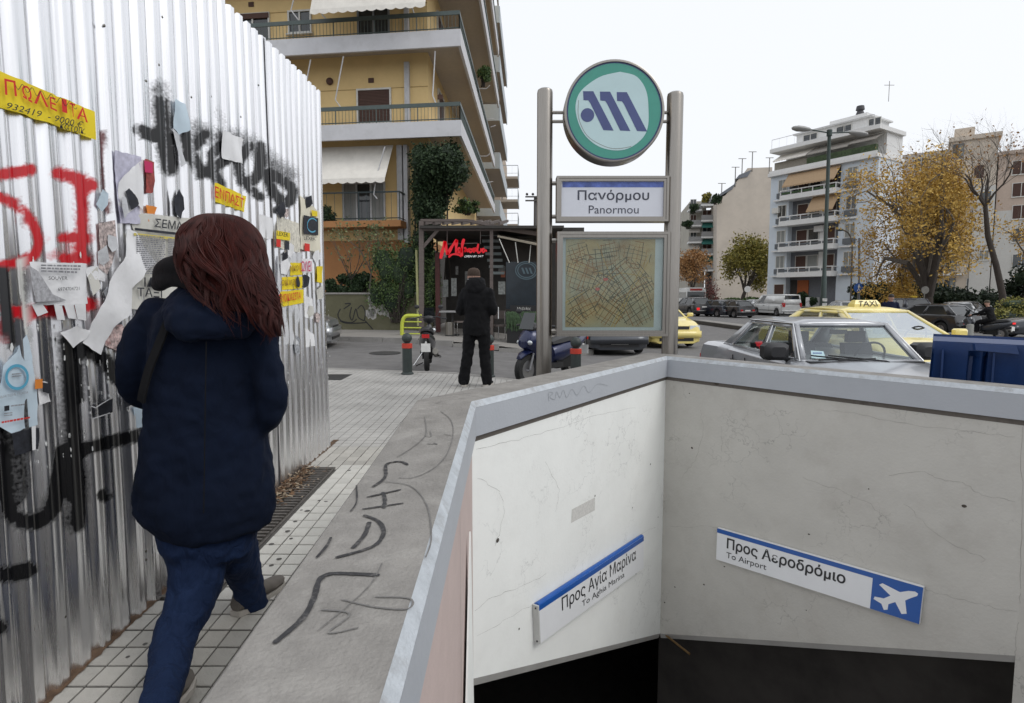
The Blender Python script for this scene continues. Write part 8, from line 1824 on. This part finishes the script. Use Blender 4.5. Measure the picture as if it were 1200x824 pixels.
# planting behind the olive wall
for k, px_ in enumerate((392, 412, 428)):
    p = P(px_, 344, 19.3); bush('shrub', ['dark glossy shrub on the olive wall nearest the fence', 'dark glossy shrub in the middle of the olive wall', 'dark glossy shrub left of the young birch'][k], (p.x, 19.3, ztw-.1), (.55, .4, .45), M_ivy, 1500, (.04, .08), R, k=7)
hp = bush('hanging_shrub', 'bushy light green shrub spilling over the end of the olive wall', P(466, 378, 18.5), (1.15, .5, 1.45), M_shr, 9500, (.022, .05), R, k=16)
hp2 = bush('hanging_shrub', 'feathery green shrub between the pale pole and the pergola post', P(503, 372, 18.2), (.45, .4, 1.15), M_shr, 3600, (.022, .05), R, k=10)
b_ = P(433, 350, 19.2); tree('birch_sapling', 'slim young birch with sparse pale leaves above the olive wall', (b_.x, 19.2, ztw-.1), 2.75, 1.0, .5, M_sap, M_barkg, Rt, nleaf=520, ls=(.035, .065), depth=4, rt=.045, up=.5, leaf_sp=.12)
p = P(405, 345, 19.2); tree('sapling', 'thin sapling with few leaves left of the young birch', (p.x, 19.2, ztw-.1), 2.5, .8, .5, M_sap, M_bark, Rt, nleaf=160, ls=(.035, .065), depth=3, rt=.03, up=.4, leaf_sp=.12, lean=(.3, 0))
for k, (px_, py_, Y_) in enumerate([(829, 238, 104), (812, 250, 110), (806, 268, 110), (838, 240, 103)]):
    bush('balcony_plant', ['large plant on the top balcony of the far balconied house', 'plants on the left top balcony of the far house', 'plants on the second left balcony of the far house', 'small plant beside the large one on the far top balcony'][k], P(px_, py_, Y_), (1.3, 1, 1.2), M_autg if k in (0,) else M_ivy, 420, (.15, .3), R, cat='potted plant', k=5)
# ---- lamps and signs on the right side
lp = thing('street_lamp', 'tall dark green street lamp with two grey heads in front of the blue house', 'street lamp', (0, 0, 0))
YL = 30.0; a = P(965, 356, YL); bse = Vector((a.x, YL, G(a.x, YL))); tp_ = P(972, 156, YL); lp.location = bse
M_lg = mat('lamp_green', (.035, .055, .05), .6, var=.2); M_lh = mat('lamp_head', (.34, .34, .33), .5)
mb = MB(); mb.tube([bse, bse.lerp(tp_, .28), bse.lerp(tp_, .285), tp_], [.15, .13, .10, .085], 12); mb.build('shaft', M_lg, lp)
mb = MB(); mb.lathe([(.13, -.15), (.13, .15), (.1, .17)], tp_, 12); mb.build('junction', M_lg, lp)
for x1, y1, sg_ in ((950, 152, -1), (995, 155, 1)):
    e = P(x1, y1, YL); mb = MB(); mb.tube([tp_, e], .035, 8); mb.build('arm', M_lg, lp); mb = MB(); c = P(x1-11 if sg_ < 0 else x1+11, y1-1.0 if sg_ < 0 else y1+1.5, YL)
    rr = []; ax = (c-e).normalized()
    for t_, w_ in ((-1, .05), (-.8, .12), (-.2, .18), (.4, .19), (.85, .12), (1, .03)): q = c+ax*.5*t_; rr.append([q+Vector((0, w_*1.2*cos(2*pi*k/12), w_*.75*sin(2*pi*k/12))) for k in range(12)])
    mb.loft(rr); mb.build('lamp_head', M_lh, lp)
for k in range(5):
    q = bse.lerp(tp_, .02+.035*k+.01*(k % 2)); mb = MB(); mb.box(q+Vector((0, -.14, 0)), (.24, .02, .16)); mb.build('sticker', mat('sticker_pale', (.5, .5, .48), .8, var=.4, scale=8), lp, ang=0)
l2 = thing('street_lamp', 'slim grey street lamp with one curved arm beside the round blue sign', 'street lamp', tuple(P(997, 352, 52)))
mb = MB(); mb.tube(catmull([Vector((P(997, 352, 52).x, 52, -.45)), P(998.5, 300, 52), P(998, 283, 52), P(994, 273, 52), P(986, 269, 52)], 5), .07, 8); mb.build('shaft', M_barkg, l2)
mb = MB(); mb.ball(P(985, 269.5, 52), (.32, .15, .12), 10, 8); mb.build('lamp_head', M_lg, l2)
l3 = thing('short_mast', 'short dark mast on the roofline of shrubs right of the slim lamp', 'mast', tuple(P(1007, 320, 52))); mb = MB(); mb.tube([P(1006.5, 352, 52), P(1007, 279, 52)], .09, 6); mb.build('shaft', M_dgw, l3)
def rsign(label, px_, py_, Y_, r, m, glyph, ybot=352):
    c = P(px_, py_, Y_); o = thing('road_sign', label, 'road sign', (c.x, Y_, G(c.x, Y_)))
    mb = MB(); mb.tube([(c.x, Y_+.05, G(c.x, Y_)), (c.x, Y_+.05, c.z+r)], .04, 8); mb.build('post', M_steeld, o)
    mb = MB(); mb.lathe([(.001, 0), (r, 0), (r, .03), (.001, .031)], (c.x, Y_-.03, c.z), 24, 'Y', cap=False); mb.build('disc', m, o)
    mb = MB()
    for q in glyph: mb.quad(*[Vector((c.x+x*r, Y_-.036, c.z+z*r)) for x, z in q])
    if glyph: mb.build('pictogram', M_white, o, ang=0, kind='stuff')
    return o
rsign('round blue pedestrian sign on a post in front of the dark shrubs', 1006, 337.5, 47, .40, M_blue, [[(-.1, .7), (.15, .7), (.15, .45), (-.1, .45)], [(-.2, .4), (.2, .4), (.1, -.2), (-.1, -.2)], [(-.1, -.2), (.02, -.2), (-.25, -.7), (-.4, -.7)], [(0, -.2), (.12, -.2), (.4, -.7), (.25, -.7)], [(.2, .35), (.5, .0), (.42, -.05), (.12, .2)]])
rsign('round grey road sign seen from behind under the yellow tree', 1084, 340, 40, .27, M_steeld, [])
rsign('small round road sign on a post by the olive street tree', 876, 339, 64, .36, M_whr, [])
yp = thing('yellow_post', 'slender yellow marker post with a flat cap left of the grey road sign', 'post', tuple(P(1071, 355, 41))); mb = MB(); mb.tube([P(1071, 362, 41), P(1071, 348, 41)], .09, 8); mb.build('shaft', mat('marker_yellow', (.55, .38, .02), .6), yp); mb = MB(); mb.box(P(1071, 347.5, 41), (.35, .2, .1)); mb.build('cap', MATS['marker_yellow'], yp, ang=0)
tx3 = thing('ochre_awning', 'small ochre canvas box behind the roof sign of the near taxi', 'canopy', tuple(P(984, 354, 44))); mb = MB(); mb.loft([[P(x, y, 44+d) for x, y, d in ((975, 360, 0), (998, 360, 0), (998, 360, 1.5), (975, 360, 1.5))], [P(x, y, 44+d) for x, y, d in ((979, 352.5, 0), (996, 352.5, 0), (996, 352.5, 1.5), (979, 352.5, 1.5))]]); mb.build('cover', mat('ochre_canvas', (.55, .38, .16), .8), tx3, ang=30)
# small car at the left behind the fence edge
c = car('parked_car', 'silver car nose just showing between the fence edge and the olive wall', dict(hat, bump=M_silv), M_silv); put(c, P(392, 392, 14.5).x, 14.6, 8, .06)
